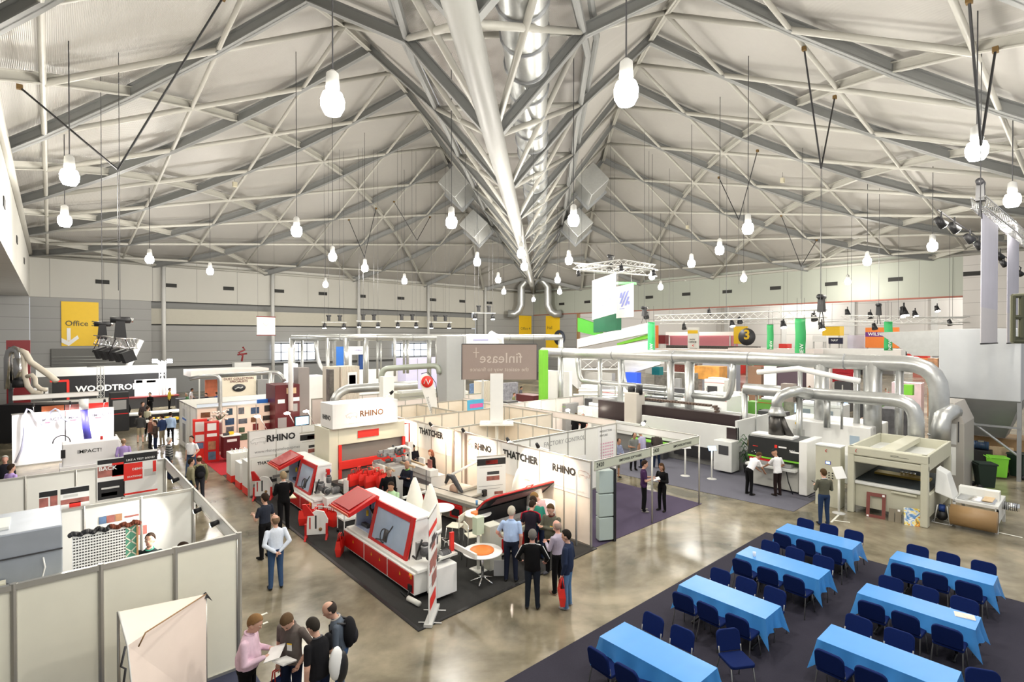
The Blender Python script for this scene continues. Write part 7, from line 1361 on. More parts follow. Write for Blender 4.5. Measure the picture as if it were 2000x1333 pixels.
slab('lime green wall block at the left of the white stand', 1128, 621, 648, 1172, 636, 658, 56, mat('lime_bright', (.1, .5, .05), .5)); slab('dark green wall block under the hanging white panels', 1160, 628, 645, 1195, 615, 652, 54, mat('deep_green', (.0, .10, .04), .5)); slab('white wall under the green block', 1100, 690, 735, 1128, 690, 760, 47, WLIT)
slab('white ramp beam sloping right of the blue screen cube', 1215, 700, 735, 1290, 705, 712, 44, WLIT); fb('grey_ramp', 'grey inclined conveyor ramp', 'machine', 'x', 41, 1318, 1328, 740, None, .3, GREY)
lattice('lattice_truss', 'silver lattice truss low across the white stand', 'truss', dep(1135, 47, zat(712, 47)), dep(1210, 47, zat(712, 47)), .9, WHITE, 1., .05)
# hall beyond the opening
FARB = [('show_stand', 'long pink curtained stand front in the next hall', 'stand', 'x', 88, 1300, 1430, 656, 681, 2, wave_mat('pink_curtain', (.78, .28, .33), .8, 'Y', .6, 0, 1.)), ('stand_header', 'white header strip over the pink stand', 'header', 'x', 87, 1300, 1432, 649, 656, .5, PWH), ('stand_roof', 'pale pink white roof slab before the pink stand', 'roof', 'x', 70, 1280, 1420, 682, 697, 3, PWH), ('stand_roof', 'pale white roof slab in front of the veneer stand', 'roof', 'x', 66, 1422, 1590, 681, 700, 3, PWH), ('orange_beam', 'orange beam edge above the main duct', 'beam', 'x', 60, 1345, 1435, 690, 697, 1, ORANGE), ('orange_beam', 'long orange beam behind the big elbow', 'beam', 'x', 56, 1750, 1835, 700, 706, 1, ORANGE),
 ('show_sign', 'white show office sign with arrow', 'sign', 'x', 76, 1343, 1363, 640, 680, .4, OFFW), ('yellow_sign', 'yellow hall sign with dark round number three', 'sign', 'x', 80, 1433, 1459, 638, 672, .3, YEL), ('orange_sign', 'orange stand sign with purple name band', 'sign', 'x', 74, 1690, 1755, 640, 680, .5, ORANGE), ('orange_sign', 'orange stand wall with white letters at the right', 'sign', 'x', 72, 1757, 1822, 649, 668, .5, ORANGE), ('navy_sign', 'small navy sign with white letters', 'sign', 'x', 78, 1618, 1645, 660, 672, .4, mat('navy_sign_blue', (.01, .01, .04), .5)), ('white_sign', 'small white sign left of the navy sign', 'sign', 'x', 78, 1587, 1613, 656, 668, .4, WHITE),
 ('yellow_machine', 'yellow machine top near the navy sign', 'machine', 'x', 84, 1606, 1640, 638, 656, 2, YEL), ('red_block', 'bright red machine block between the green banners', 'machine', 'x', 72, 1521, 1538, 672, 681, 1.5, BRED), ('white_stand', 'white and lilac stand beside the orange sign', 'stand', 'x', 78, 1655, 1688, 655, 682, 2, mat('lilac_white', (.72, .7, .82), .5)), ('white_stand', 'wide white lit stand band under the orange sign', 'stand', 'x', 62, 1592, 1760, 682, 699, 2, WHITE), ('dark_skyline', 'dark uneven row of machines before the pink curtain', 'machine', 'x', 82, 1300, 1480, 676, 682, 1, ph[2]), ('wine_block', 'wine red block left of the pink stand', 'machine', 'x', 80, 1286, 1299, 655, 672, 1, DRED), ('orange_edge_sign', 'orange panel edge by the small green banner', 'panel', 'x', 76, 1280, 1284, 636, 680, .3, ORANGE)]
for a in FARB:
    t = fb(a[0], a[1], a[2], *a[3:11]); L_, h = dims(t); z_ = t.location.z
    if z_ > .3:
        for x in (.05, .95): MB().use(LGREY).cyl((L_*x, .2, -z_), (L_*x, .2, 0), .12, n=6).build('support_post', LGREY, t)
    if 'office' in a[1]: tx(t, 'SHOW', .2, .38, .55); tx(t, 'OFFICE', .12, .24, .75); ft(t, None, (0, .7, 1, .16, YEL)); tx(t, '<', .45, .06, .2, BRED)
    if 'round number' in a[1]:
        MB().use(DARK, True).lathe([(.02, 0), (1.3, 0), (1.3, .05), (.02, .05)], n=28, M=Matrix.Translation((L_, -.05, h*.4)) @ Matrix.Rotation(PI/2, 4, 'X')).build('disc', DARK, t); text('3', (L_ - .4, -.15, h*.24), X_, Z_, .85, YEL, t, bold=.03)
    if 'purple' in a[1]: ft(t, None, (0, .55, 1, .22, mat('purple_band', (.16, .02, .22), .5))); tx(t, 'WILSON', .08, .6, .6, WHITE)
    if 'white letters at' in a[1]: tx(t, 'bc', .55, .2, .35, WHITE, .04)
    if a[0] == 'navy_sign': tx(t, 'NAV', .2, .4, .5, WHITE)
far_t = [('next hall', 1520, 100), ('next hall', 1650, 100)]
rn = random.Random(31)
for i in range(26):
    px = 1290 + i*21 + rn.uniform(-6, 6); D = rn.uniform(84, 108); h = rn.uniform(1.5, 3.6); c_ = rn.choice((WHITE, LGREY, DARK, ph[1], ph[3], OFFW, BRED, GREY)); q = dep(px, D, 0); n_ = {WHITE.name: 'white', LGREY.name: 'light grey', DARK.name: 'dark', OFFW.name: 'cream', BRED.name: 'red', GREY.name: 'grey'}.get(c_.name, 'patterned')
    t = thing('far_stand', 'small %s exhibit block in the next hall among distant stands' % n_, 'stand', q, 0, 'distant %s exhibits in the next hall' % n_); MB().box(-1.2, -1.5, 0, 1.2, 1.5, h).build('block', c_, t); MB().box(-1.25, -1.55, h, 1.25, 1.55, h + .25).build('header', rn.choice((WHITE, LGREY)), t)
# ================================================================== signs on the hall walls
def wsgn(lab, face, P0, px0, px1, pt, pb, m):
    fn = ony if face == 'y' else onx; a, c = fn(px0, pb, P0), fn(px1, pt, P0); t = thing('wall_sign', lab, 'sign'); u = X_ if face == 'y' else -Y_; W_ = abs((c - a).dot(u)); zt = fn((px0 + px1)/2, pt, P0).z; zb = fn((px0 + px1)/2, pb, P0).z; a.z = zb; board('sign_panel', None, None, a, u, W_, zt - zb, m, .08, t); return t, a, u, W_, zt - zb
t, a, u, W_, H_ = wsgn('yellow wall sign reading office with down arrow at the left', 'y', YL + .1, 120, 193, 590, 676, YEL); n_ = u.cross(Z_)
text('Office 3', a + u*W_*.1 + Z_*H_*.45 + n_*.02, u, Z_, W_*.8, mat('sign_ink_grey', (.12, .1, .04), .6), t, bold=.01); o_ = a + u*W_*.18 + n_*.03; b = MB(); b.use(WHITE)
q0 = lambda x, z: a + u*x*W_ + Z_*z*H_ + n_*.03
b.quad(q0(.14, .12), q0(.24, .12), q0(.24, .4), q0(.14, .4)); b.quad(q0(.0, .18), q0(.0, .08), q0(.19, .0), q0(.19, .1)); b.quad(q0(.19, .0), q0(.46, .17), q0(.42, .24), q0(.19, .1)); b.build('down_arrow', WHITE, t)
t, a, u, W_, H_ = wsgn('narrow yellow office sign at the far corner, left one', 'y', YL - .05, 1014, 1038, 617, 665, YEL); text('Office 4', a + u*W_*.12 + Z_*H_*.42 + u.cross(Z_)*.02, u, Z_, W_*.76, MATS['sign_ink_grey'], t)
t, a, u, W_, H_ = wsgn('narrow yellow hall sign with dark disc at the far corner', 'x', XR - .05, 1066, 1093, 617, 683, YEL); text('Hall', a + u*W_*.12 + Z_*H_*.6 + u.cross(Z_)*.02, u, Z_, W_*.35, MATS['sign_ink_grey'], t)
MB().use(mat('disc_slate', (.05, .06, .09), .5), True).lathe([(.02, 0), (1.25, 0), (1.25, .06), (.02, .06)], n=28, M=Matrix.Translation(a + u*W_*1.0 + Z_*H_*.35 + u.cross(Z_)*.05) @ Matrix.Rotation(math.atan2(u.y, u.x), 4, 'Z') @ Matrix.Rotation(PI/2, 4, 'X')).build('disc', None, t); text('4', a + u*(W_ - .45) + Z_*H_*.25 + u.cross(Z_)*.2, u, Z_, .9, YEL, t, bold=.02)
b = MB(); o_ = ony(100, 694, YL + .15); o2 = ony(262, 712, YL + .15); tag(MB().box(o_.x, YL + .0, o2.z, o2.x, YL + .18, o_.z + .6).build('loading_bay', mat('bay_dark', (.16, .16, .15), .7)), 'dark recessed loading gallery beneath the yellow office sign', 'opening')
for z in (.3, .6, .9): tag(MB().use(LGREY, True).cyl((o_.x, YL - .1, o2.z + z), (o2.x, YL - .1, o2.z + z), .03, n=6).build('handrail', LGREY), 'handrail pipe of the gallery under the yellow sign, %s rail' % {.3: 'lowest', .6: 'middle', .9: 'top'}[z], 'rail')
t = thing('hanging_sign', 'white banner with red top and bottom bars hanging before the left wall', 'banner', dep(502, 50, zat(655, 50)), .25); MB().box(0, 0, 0, 1.85, .03, 1.75).build('cloth', WHITE, t); MB().box(-.03, -.02, 1.72, 1.88, .05, 1.82).build('top_bar', DRED, t); MB().box(-.03, -.02, -.05, 1.88, .05, .04).build('bottom_bar', DRED, t); MB().use(LGREY, True).tube([(.6, -.03, 1.15), (.9, -.03, .9), (1.2, -.03, 1.15)], .02, 5).build('chevron_mark', LGREY, t)
for x in (.1, 1.75): MB().use(DARK).cyl((x, 0, 1.8), (x, 0, roofz(t.location) - t.location.z), .01, n=5).build('hanging_wire', DARK, t)
t = thing('sculpture', 'red model figure on a white railed plinth far behind', 'sculpture', dep(472, 55, 0)); MB().box(-.8, -.5, 0, .8, .5, zat(708, 55)).build('plinth', LGREY, t); b = MB(); b.use(DRED, True); z0 = zat(695, 55); b.tube([(0, 0, z0 - .6), (.1, 0, z0), (-.3, 0, z0 + .3), (.3, 0, z0 + .6), (.1, 0, z0 + .9)], .1, 8); b.tube([(-.4, 0, z0 + .1), (.5, 0, z0 + .2)], .09, 8); b.build('figure', DRED, t)
# ================================================================== things hung from the roof
def hoist(lab, p, s=1.):
    t = thing('chain_hoist', lab, 'hoist', p); MB().use(BLACK, True).cyl((-.32*s, 0, .3*s), (.32*s, 0, .3*s), .13*s, n=14).build('motor', BLACK, t); b = MB(); b.use(BLACK); b.add([(-.14*s, -.12*s, .25*s), (.14*s, -.12*s, .25*s), (.14*s, .12*s, .25*s), (-.14*s, .12*s, .25*s), (-.2*s, -.14*s, -.45*s), (.2*s, -.14*s, -.45*s), (.2*s, .14*s, -.45*s), (-.2*s, .14*s, -.45*s)], [(0,1,2,3), (7,6,5,4), (0,4,5,1), (1,5,6,2), (2,6,7,3), (3,7,4,0)]); b.build('chain_bag', BLACK, t)
    for sx in (-1, 1): MB().use(BLACK, True).cyl((sx*.12*s, 0, -.4*s), (sx*.4*s, 0, -1.1*s), .02*s, n=6).build('sling', BLACK, t)
    MB().use(CHROME, True).cyl((.32*s, 0, .3*s), (.42*s, 0, .3*s), .1*s, n=12).build('end_cap', CHROME, t); MB().use(DARK).cyl((0, 0, .4*s), (0, 0, roofz(p) - p[2]), .012, n=5).build('chain', DARK, t); return t
def par(lab, p, aim, on=True, s=1., grp='stage spotlights on lattice trusses', pw=0):
    t = thing('stage_light', lab, 'lamp', p, 0, grp); d = (V(aim)).normalized(); MB().use(BLACK, True).cyl(-d*.25*s, d*.12*s, .1*s, .16*s, 14).build('can', BLACK, t); MB().use(LAMP if on else DARK, True).cyl(d*.12*s, d*.13*s, .14*s, n=16).build('lens', LAMP if on else DARK, t); MB().use(BLACK).tube([(-.17*s, 0, 0), (-.17*s, 0, .22*s), (.17*s, 0, .22*s), (.17*s, 0, 0)], .018*s, 5).build('yoke', BLACK, t); MB().use(BLACK).cyl((0, 0, .2*s), (0, 0, .4*s), .03*s, n=6).build('clamp', BLACK, t)
    if pw:
        L_ = bpy.data.lights.new('stage', 'SPOT'); L_.energy = pw; L_.spot_size = rad(80); L_.spot_blend = .6; L_.shadow_soft_size = .12; lo = bpy.data.objects.new('stage', L_); C.objects.link(lo); lo.parent = t; lo.location = d*.2*s; lo.rotation_euler = d.to_track_quat('-Z', 'Y').to_euler()
    return t
# speaker truss at the left
a, c = dep(193, 21, zat(664, 21)), dep(258, 19.5, zat(672, 19.5)); lattice('lattice_truss', 'short lattice truss carrying black speakers in front of the yellow sign', 'truss', a, c, .34, CHROME, .3, .02)
sp = thing('line_speaker', 'row of black loudspeakers tilted under the short truss', 'speaker', (0, 0, 0)); u = (c - a).normalized(); n_ = V((-u.y, u.x, 0))
for k in range(5):
    p_ = a + (c - a)*((k + .4)/5) + V((0, 0, -.5)); M = Matrix.Translation(p_) @ Matrix.Rotation(math.atan2(u.y, u.x), 4, 'Z') @ Matrix.Rotation(.35, 4, 'X'); MB().box(-.14, -.2, -.2, .14, .2, .2, M).build('speaker_box', BLACK, sp, .01)
MB().use(DARK).cyl(a + V((0, 0, -.17)), a + V((0, 0, -.5)), .02, n=5).build('bracket', DARK, sp)
hoist('black chain hoist on the speaker truss, left one', dep(200, 21, zat(645, 21)), .8); hoist('black chain hoist on the speaker truss, right one', dep(235, 20, zat(640, 20)), .95)
# V shaped black slings
def sling(lab, P1_, P2_, P3_, tail=None):
    t = thing('roof_sling', lab, 'sling'); MB().use(BLACK).cyl(P1_, P3_, .035, n=6).build('strap', BLACK, t); MB().use(BLACK).cyl(P2_, P3_, .035, n=6).build('strap', BLACK, t)
    for p_ in (P1_, P2_): MB().cbox(p_, (.17, .14, .16)).build('beam_pad', mat('ochre_pad', (.16, .10, .04), .8), t)
    if tail: MB().use(DARK).cyl(P3_, P3_ - V((0, 0, tail)), .012, n=5).build('drop_wire', DARK, t)
def rpt(px, py):                     # point of the roof steelwork on this line of sight
    r = (px - 1000)/FPX
    for i in range(40, 900):
        D = i*.1; p_ = dep(px, D, zat(py, D)); s = (p_.x + p_.y)/R2 - A0; c_ = (p_.x - p_.y)/R2 - B0
        if abs(c_) > 4 and p_.z >= zr(s, c_) - .3: return p_
    return dep(px, 30, zat(py, 30))
def lowp(px, py, a, b): D = ((a.x*SY + a.y*CY) + (b.x*SY + b.y*CY))/2; return dep(px, D, zat(py, D))
for p1, p2, p3, lab, tl in (((42, 172), (438, 0), (232, 332), 'thick black V sling at the upper left', 4.2), ((1568, 98), (1628, 192), (1602, 330), 'black V sling under the right roof, large', 6), ((1888, 4), (1940, 100), (1913, 285), 'black V sling over the right edge lamp', 2), ((1403, 348), (1478, 296), (1442, 430), 'black V sling in the middle of the right roof', 5), ((1525, 422), (1594, 470), (1564, 521), 'small black V sling near the right wall', 3), ((682, 430), (735, 408), (712, 502), 'small black V sling left of the truss', 2), ((770, 395), (840, 425), (815, 470), 'thin black V sling beside the truss ducts', 2)):
    A_, B_ = rpt(*p1), rpt(*p2); sling(lab, A_, B_, lowp(*p3, A_, B_), tl)
# white hanging panels with blue stripes and their truss
def ring(lab, px, py, D, w_): 
    q = dep(px, D, zat(py, D)); cs = [q + V((x*w_, y*w_, 0)) for x, y in ((-.5, -.5), (.5, -.5), (.5, .5), (-.5, .5))]; t = None
    for k in range(4):
        tt_ = lattice('lattice_truss', 'square lattice truss above the hanging white panels, %s side' % ('near left', 'near right', 'far right', 'far left')[k], 'truss', cs[k], cs[(k+1) % 4], .3, LGREY, .5, .03)
    return cs
cs = ring('', 1203, 523, 36, 3.6)
for k, c_ in enumerate(cs): par('stage light on the square truss, %s corner' % ('nearest', 'right', 'far', 'left')[k], c_ + V((0, 0, -.45)), (.2, -.1, -1), k % 2 == 0, pw=1500 if k % 2 == 0 else 0)
hoist('black chain hoist over the square truss', dep(1192, 36, zat(508, 36)), .8)
def hp_(lab, px0, px1, t0, t1, b0, b1, D0, D1):
    P_ = [dep(px0, D0, zat(b0, D0)), dep(px1, D1, zat(b1, D1)), dep(px1, D1, zat(t1, D1)), dep(px0, D0, zat(t0, D0))]; u = (P_[1] - P_[0]); u.z = 0; u.normalize(); n_ = u.cross(Z_); t = thing('hanging_sign', lab, 'sign'); b = MB(); b.add([p_ + n_*.03 for p_ in P_] + [p_ - n_*.03 for p_ in P_], [(0,1,2,3), (7,6,5,4), (0,4,5,1), (1,5,6,2), (2,6,7,3), (3,7,4,0)]); b.build('panel', WHITE, t)
    S0 = mat('stripe_lilac_blue', (.30, .33, .72), .5)
    def B_(x, z): lo = P_[0].lerp(P_[1], x); hi = P_[3].lerp(P_[2], x); return lo.lerp(hi, z) + n_*.045
    for (x0_, z0_, x1_, z1_) in ((.2, .62, .38, .78), (.2, .44, .58, .8), (.28, .34, .78, .8), (.5, .36, .8, .62), (.68, .38, .8, .48)):
        b = MB(); b.use(S0); b.quad(B_(x0_, z0_), B_(x0_ + .12, z0_), B_(x1_, z1_), B_(x1_ - .12, z1_)); b.build('stripe', S0, t)
    b = MB(); b.use(S0).quad(B_(.2, .27), B_(.5, .27), B_(.5, .29), B_(.2, .29)); b.build('small_print', S0, t)
    for x in (.1, .9): MB().use(LGREY).cyl(B_(x, 1), B_(x, 1) + V((0, 0, 1.1)), .012, n=5).build('wire', LGREY, t)
hp_('hanging white panel with lilac stripes, larger left one', 1157, 1203, 549, 533, 625, 612, 37, 35); hp_('hanging white panel with lilac stripes, smaller right one', 1204, 1237, 561, 553, 622, 619, 36.5, 35.5)
slab('green hanging panel edge behind the white panels', 1203, 551, 556, 1235, 551, 556, 38, GREEN); slab('dark green hanging block beneath the left white panel', 1159, 625, 650, 1205, 612, 645, 37.5, MATS['deep_green'])
# green NEW banners
def nb_(lab, px0, px1, pt, pb, D):
    a = dep(px0, D, zat(pb, D)); c = dep(px1, D, zat(pb, D)); u = c - a; W_ = u.length; H_ = (pb - pt)*D/FPX; t = thing('hanging_banner', lab, 'banner', a, math.atan2(u.y, u.x)); vs = []; n = 8
    for i in range(n + 1):
        z = H_*i/n; y = .03*sin(i*1.1); vs += [(0, y, z), (W_, y + .02, z)]
    b = MB(); b.use(mat('banner_green', (.05, .45, .14), .5), True); b.add(vs, [(2*i, 2*i + 1, 2*i + 3, 2*i + 2) for i in range(n)]); o = b.build('cloth', None, t); s_ = o.modifiers.new('t', 'SOLIDIFY'); s_.thickness = .01
    text('NEW', (W_*.72, -.06, H_*.03), Z_, -X_, H_*.32, WHITE, t, bold=.01); MB().use(ALU).cyl((0, 0, H_), (W_, 0, H_), .02, n=6).build('top_rod', ALU, t)
    for x in (.1, W_ - .1): MB().use(DARK).cyl((x, 0, H_), (x, 0, H_ + 1.2), .01, n=5).build('wire', DARK, t)
nb_('green hanging NEW banner, largest in the middle', 1553, 1574, 622, 698, 31); nb_('green hanging NEW banner near the orange sign', 1727, 1744, 628, 685, 33); nb_('green hanging NEW banner beside the white beams', 1265, 1279, 629, 694, 40); nb_('green hanging NEW banner, small and far between machines', 1498, 1511, 634, 683, 44)
# long lattice trusses over the right stands
for i, (px0, py0, px1, py1, D0, D1, lab) in enumerate(((1283, 622, 1610, 613, 48, 34, 'long lattice truss above the green banners, front'), (1290, 629, 1560, 628, 62, 56, 'lattice truss behind over the pink stand'), (1600, 634, 1895, 624, 58, 48, 'lattice truss above the orange sign'), (1640, 622, 1880, 628, 44, 40, 'thin lattice truss over the middle right stands'), (1120, 520, 1284, 534, 44, 42, 'lattice truss behind the square truss'))):
    a, c = dep(px0, D0, zat(py0, D0)), dep(px1, D1, zat(py1, D1)); t = lattice('lattice_truss', lab, 'truss', a, c, .5, LGREY, .7, .035)
    for f in (.1, .5, .9): q = a.lerp(c, f); MB().use(DARK).cyl(q, (q.x, q.y, roofz(q) if q.x < XR else 18), .012, n=5).build('wire', DARK, t)
k = 0
for px, py, D, on, lab in ((1262, 618, 40, 0, 'black stage light above the small green banner'), (1205, 632, 38, 1, 'silver stage light under the white panels'), (1336, 640, 50, 0, 'round grey stage light over the pink stand'), (1385, 612, 50, 0, 'dark light box on the long truss'), (1430, 634, 44, 1, 'stage light left of the yellow sign'), (1445, 628, 44, 0, 'stage light on top of the yellow sign'), (1530, 636, 38, 1, 'moving head light on the front truss, left'), (1590, 622, 36, 0, 'moving head light beside the largest green banner'), (1605, 640, 36, 1, 'stage light below the black hoist'), (1655, 612, 46, 0, 'dark light on the truss right of the hoist'), (1700, 618, 44, 0, 'stage light group over the orange sign, left'), (1708, 640, 44, 0, 'stage light group over the orange sign, lower'), (1787, 615, 44, 1, 'pale stage light over the orange wall'), (1830, 605, 48, 1, 'small stage light near the pier'), (1855, 632, 48, 0, 'black speaker like light near the pier'), (1765, 612, 44, 1, 'very bright stage light over the orange wall')):
    par(lab, dep(px, D, zat(py, D)), (-.3, -.3, -1), bool(on), 1.4 if k != 15 else 2.2, pw=1500 if on else 0); k += 1
hoist('tall black chain hoist over the front truss', dep(1604, 34, zat(592, 34)), 1.3); hoist('black chain hoist right of the small green banner', dep(1716, 38, zat(604, 38)), 1.0); hoist('black chain hoist left above the white beams', dep(1258, 38, zat(608, 38)), .8)
for i, (px, py, D) in enumerate(((653, 630, 42), (720, 628, 42), (795, 628, 42), (860, 630, 42), (945, 612, 40))):
    q = dep(px, D, zat(py, D)); o_ = ('first', 'second', 'third', 'fourth', 'fifth')[i]; t = thing('light_bar', '%s hanging light bar from the left before the left wall' % o_, 'bar', q); MB().use(LGREY).cyl((-.9, .3, 0), (.9, -.3, 0), .035, n=8).build('bar_tube', LGREY, t)
    for sx in (-.7, .7): MB().use(DARK).cyl((sx, -sx*.33, 0), (sx, -sx*.33, roofz(q) - q.z), .01, n=5).build('wire', DARK, t)
    for sx in (-1, 1):
        par('black stage light on the %s light bar, %s' % (o_, 'left' if sx < 0 else 'right'), q + V((sx*.7, -sx*.23, -.35)), (-.1, -.2, -1), True, pw=500); 
        t2 = thing('bar_hoist', 'black hoist unit on the %s light bar, %s' % (o_, 'left' if sx < 0 else 'right'), 'hoist', q + V((sx*.4, -sx*.13, .1))); b = MB(); b.use(BLACK); b.cbox((0, 0, .2), (.2, .18, .4)); b.cyl((-.18, 0, .42), (.18, 0, .42), .07, n=10); b.build('motor', BLACK, t2); MB().use(DARK).cyl((0, 0, .4), (0, 0, roofz(q) - q.z), .01, n=5).build('chain', DARK, t2)
# right edge: lattice truss, long grey banners, PAR cans
TA = dep(1908, 16.8, zat(396, 16.8)); TB = dep(2030, 26.5, TA.z)
lattice('lattice_truss', 'silver lattice truss entering at the right edge', 'truss', TA, TB, .34, CHROME, .32, .025); hoist('black chain hoist on the right edge truss', dep(1913, 17, zat(372, 17)), .8)
GB = mat('grey_mesh_banner', (.46, .45, .52), .7, ns=1.2, var=.12)
for px0, px1, pt, pb, D0, D1, lab in ((1916, 1948, 428, 672, 17.3, 19.4, 'long pale grey hanging banner, left of the two'), (1967, 1989, 466, 671, 21.0, 22.8, 'long pale grey hanging banner, right of the two')):
    a, c = dep(px0, D0, zat(pb, D0)), dep(px1, D1, 0); u = c - a; u.z = 0; W_ = u.length; t = thing('hanging_banner', lab, 'banner', a, math.atan2(u.y, u.x)); H_ = TA.z - .2 - a.z; MB().box(0, 0, 0, W_, .02, H_*.28).build('cloth', mat('plain_grey_banner', (.5, .48, .5), .7), t); MB().box(0, 0, H_*.28, W_, .02, H_).build('print_sheet', GB, t); MB().use(BLACK, True).cyl((-.03, 0, 0), (W_ + .02, 0, 0), .025, n=8).build('bottom_rod', LGREY, t)
for i, (px, py, D) in enumerate(((1837, 437, 15), (1863, 447, 15), (1893, 468, 15), (1911, 481, 15), (1952, 502, 14), (1960, 516, 14), (1992, 535, 13.5))): par('black stage light number %s along the dark pipe at the right edge' % ('one two three four five six seven'.split()[i]), dep(px, 4550/(658 - py), 10.54), (.5, -.4, -.55), True, 1.15)
pp = MB().use(DARK).cyl(dep(1830, 20.3, 11.0), dep(1994, 37.5, 11.0), .03, n=6).build('lighting_pipe', DARK); tag(pp, 'dark pipe carrying the stage lights at the right edge', 'pipe')
# olive railing cage at the right edge
rl = thing('railing_cage', 'olive painted steel railing cage at the right edge', 'railing'); D_ = 7.0; OLV = mat('olive_paint', (.14, .14, .08), .5); P_ = lambda px, py, D=D_: dep(px, D, zat(py, D))
for a, c in (((1978, 578), (1978, 668)), ((1994, 578), (1994, 660)), ((1977, 579), (2040, 574)), ((1978, 620), (2040, 622)), ((1977, 667), (2040, 668))): MB().use(OLV).cyl(P_(*a), P_(*c), .03, n=8).build('bar', OLV, rl)
MB().add([P_(1978, 657), P_(2040, 660), P_(2040, 668), P_(1978, 667)], [(0, 1, 2, 3)]).build('kick_plate', OLV, rl); MB().use(OLV).cyl(P_(2030, 574), P_(2030, 1250), .05, n=8).build('post', OLV, rl)
# small fixings
for i, (px, py) in enumerate(((1527, 347), (1342, 440), (881, 42), (460, 355))):
    A_ = rpt(px, py); q = A_ - V((0, 0, .25)); t = thing('junction_box', 'small beige box hanging under the roof, %s' % ('right of the long sling', 'orange one by thin slings', 'beside the truss tube at the top', 'in the left roof field')[i], 'box', q if i != 2 else hall(-27, .0, 17.5)); MB().box(-.15, -.12, -.18, .15, .12, .18).build('casing', mat('beige_box', (.5, .46, .34), .6), t, .02); MB().use(DARK).cyl((0, 0, .18), (0, 0, .6 if i != 2 else 1.5), .012, n=5).build('cable', DARK, t)
# ================================================================== who stands where; facing((right, away))
Fc = facing
def RZ(a): return Matrix.Rotation(a, 3, 'Z')
NVY = (.015, .02, .045); BLK = (.006, .006, .007); JEAN = (.045, .09, .19); DJEAN = (.012, .02, .05); GRYH = (.3, .29, .28); BRN = (.08, .045, .02); DBR = (.03, .018, .012); BLO = (.3, .2, .1)
P = person; f1 = .012
pk, hp1 = P('person in pink shirt reading papers by the cream panel', at(480, 1428), Fc((.95, .1)), 1.78, (.72, .52, .62), BLK, 'fair', (.22, .12, .05), 'short', ('front', 'front'), .08, (.35, -.1), fine=f1, collar=(.72, .52, .62), g=1.2)
gs, hp2 = P('person in brown grey short sleeved shirt looking down at papers', at(568, 1405), Fc((-.25, -1)), 1.8, (.13, .11, .10), DJEAN, 'fair', (.10, .06, .03), 'short', ('pocket', 'down'), .06, (.75, .25), 'short', f1, badge=True, tuck=False, g=1.06, collar=(.13, .11, .10))
bk_, hp3 = P('person in black polo with grey shoulder seen from behind', at(622, 1435), Fc((-.75, .45)), 1.74, (.01, .01, .012), DJEAN, 'fair', (.03, .025, .02), 'short', ('down', 'front'), .1, (.4, .1), 'short', f1, g=1.1, collar=(.1, .1, .11), tuck=False)
bd, hp4 = P('person with receding hair in blue grey jumper and backpack', at(664, 1385), Fc((-.9, -.25)), 1.78, (.09, .11, .14), JEAN, 'fair', (.04, .03, .025), 'bald', ('front', 'pocket'), .16, (.35, 0), fine=f1, collar=(.5, .45, .4), g=1.05)
P('balding person in white shirt and blue jeans with hands behind back', at(537, 1153), Fc((-.6, .8)), 1.78, (.68, .74, .84), JEAN, 'fair', (.2, .13, .08), 'bald', ('back', 'back'), 0, (.05, .4), g=1.08, lanyard=BLK, fine=.014)
P('person in dark shirt and black trousers with white badge in the aisle', at(516, 1093), Fc((-.9, .4)), 1.78, (.025, .03, .045), BLK, 'fair', DBR, 'short', ('front', 'down'), 0, (0, 0), 'short', badge=True, fine=.014)
su, hsu = P('fair haired person in black suit holding a booklet', at(553, 1040), Fc((-.35, .9)), 1.86, BLK, BLK, 'fair', (.3, .22, .13), 'short', ('front', 'low'), 0, (.1, .4), coat=True, legs='walk', fine=.014, collar=(.6, .6, .62))
P('person in striped grey jumper facing away in the far aisle', at(329, 937), Fc((.6, .6)), 1.78, (.05, .055, .06), DJEAN, 'fair', (.45, .43, .4), 'short', ('down', 'down'), 0, (0, .3), fine=.016, stripes=('z', 3.2, (.3, .3, .3)), g=1.1)
P('person in white polo shirt walking up the left aisle', at(373, 932), Fc((-.1, -1)), 1.76, (.82, .82, .85), (.05, .08, .15), 'fair', DBR, 'short', ('side', 'down'), 0, (0, 0), 'short', legs='walk', g=1.15, fine=.016)
P('balding person in olive shirt and backpack half behind the booth fascia', at(388, 985), Fc((-.6, .7)), 1.74, (.25, .24, .13), (.04, .04, .05), 'fair', BRN, 'bald', fine=.018)
P('dark haired person beside the backpack wearer at the booth edge', at(372, 990), Fc((.5, .6)), 1.7, (.3, .28, .18), DJEAN, 'fair', DBR, 'short', fine=.02)
bp, hbp = P('grey haired person in pale blue shirt watching the open machine', at(998, 1138), Fc((.15, 1)), 1.84, (.42, .56, .82), (.015, .02, .04), 'pink', (.5, .46, .38), 'short', ('side', 'down'), .05, (.25, 0), 'short', .014, g=1.15, collar=(.42, .56, .82))
P('person in black top with red shoulders beside the machine', at(1036, 1108), Fc((.2, 1)), 1.72, (.02, .015, .025), BLK, 'fair', DBR, 'short', ('front', 'front'), .2, (.4, -.3), 'short', .015, collar=(.4, .02, .03), pipe=((.45, .02, .04), 0))
P('person in teal green shirt bending over the machine', at(1052, 1096), Fc((-.3, .8)), 1.74, (.03, .22, .16), DJEAN, 'fair', DBR, 'short', ('front', 'front'), .4, (.4, .2), 'short', .017)
P('sandy haired person in pink shirt leaning into the machine', at(1068, 1080), Fc((-.7, .4)), 1.76, (.7, .45, .45), BLK, 'fair', (.28, .16, .06), 'short', ('low', 'low'), .45, (.5, .2), fine=.017)
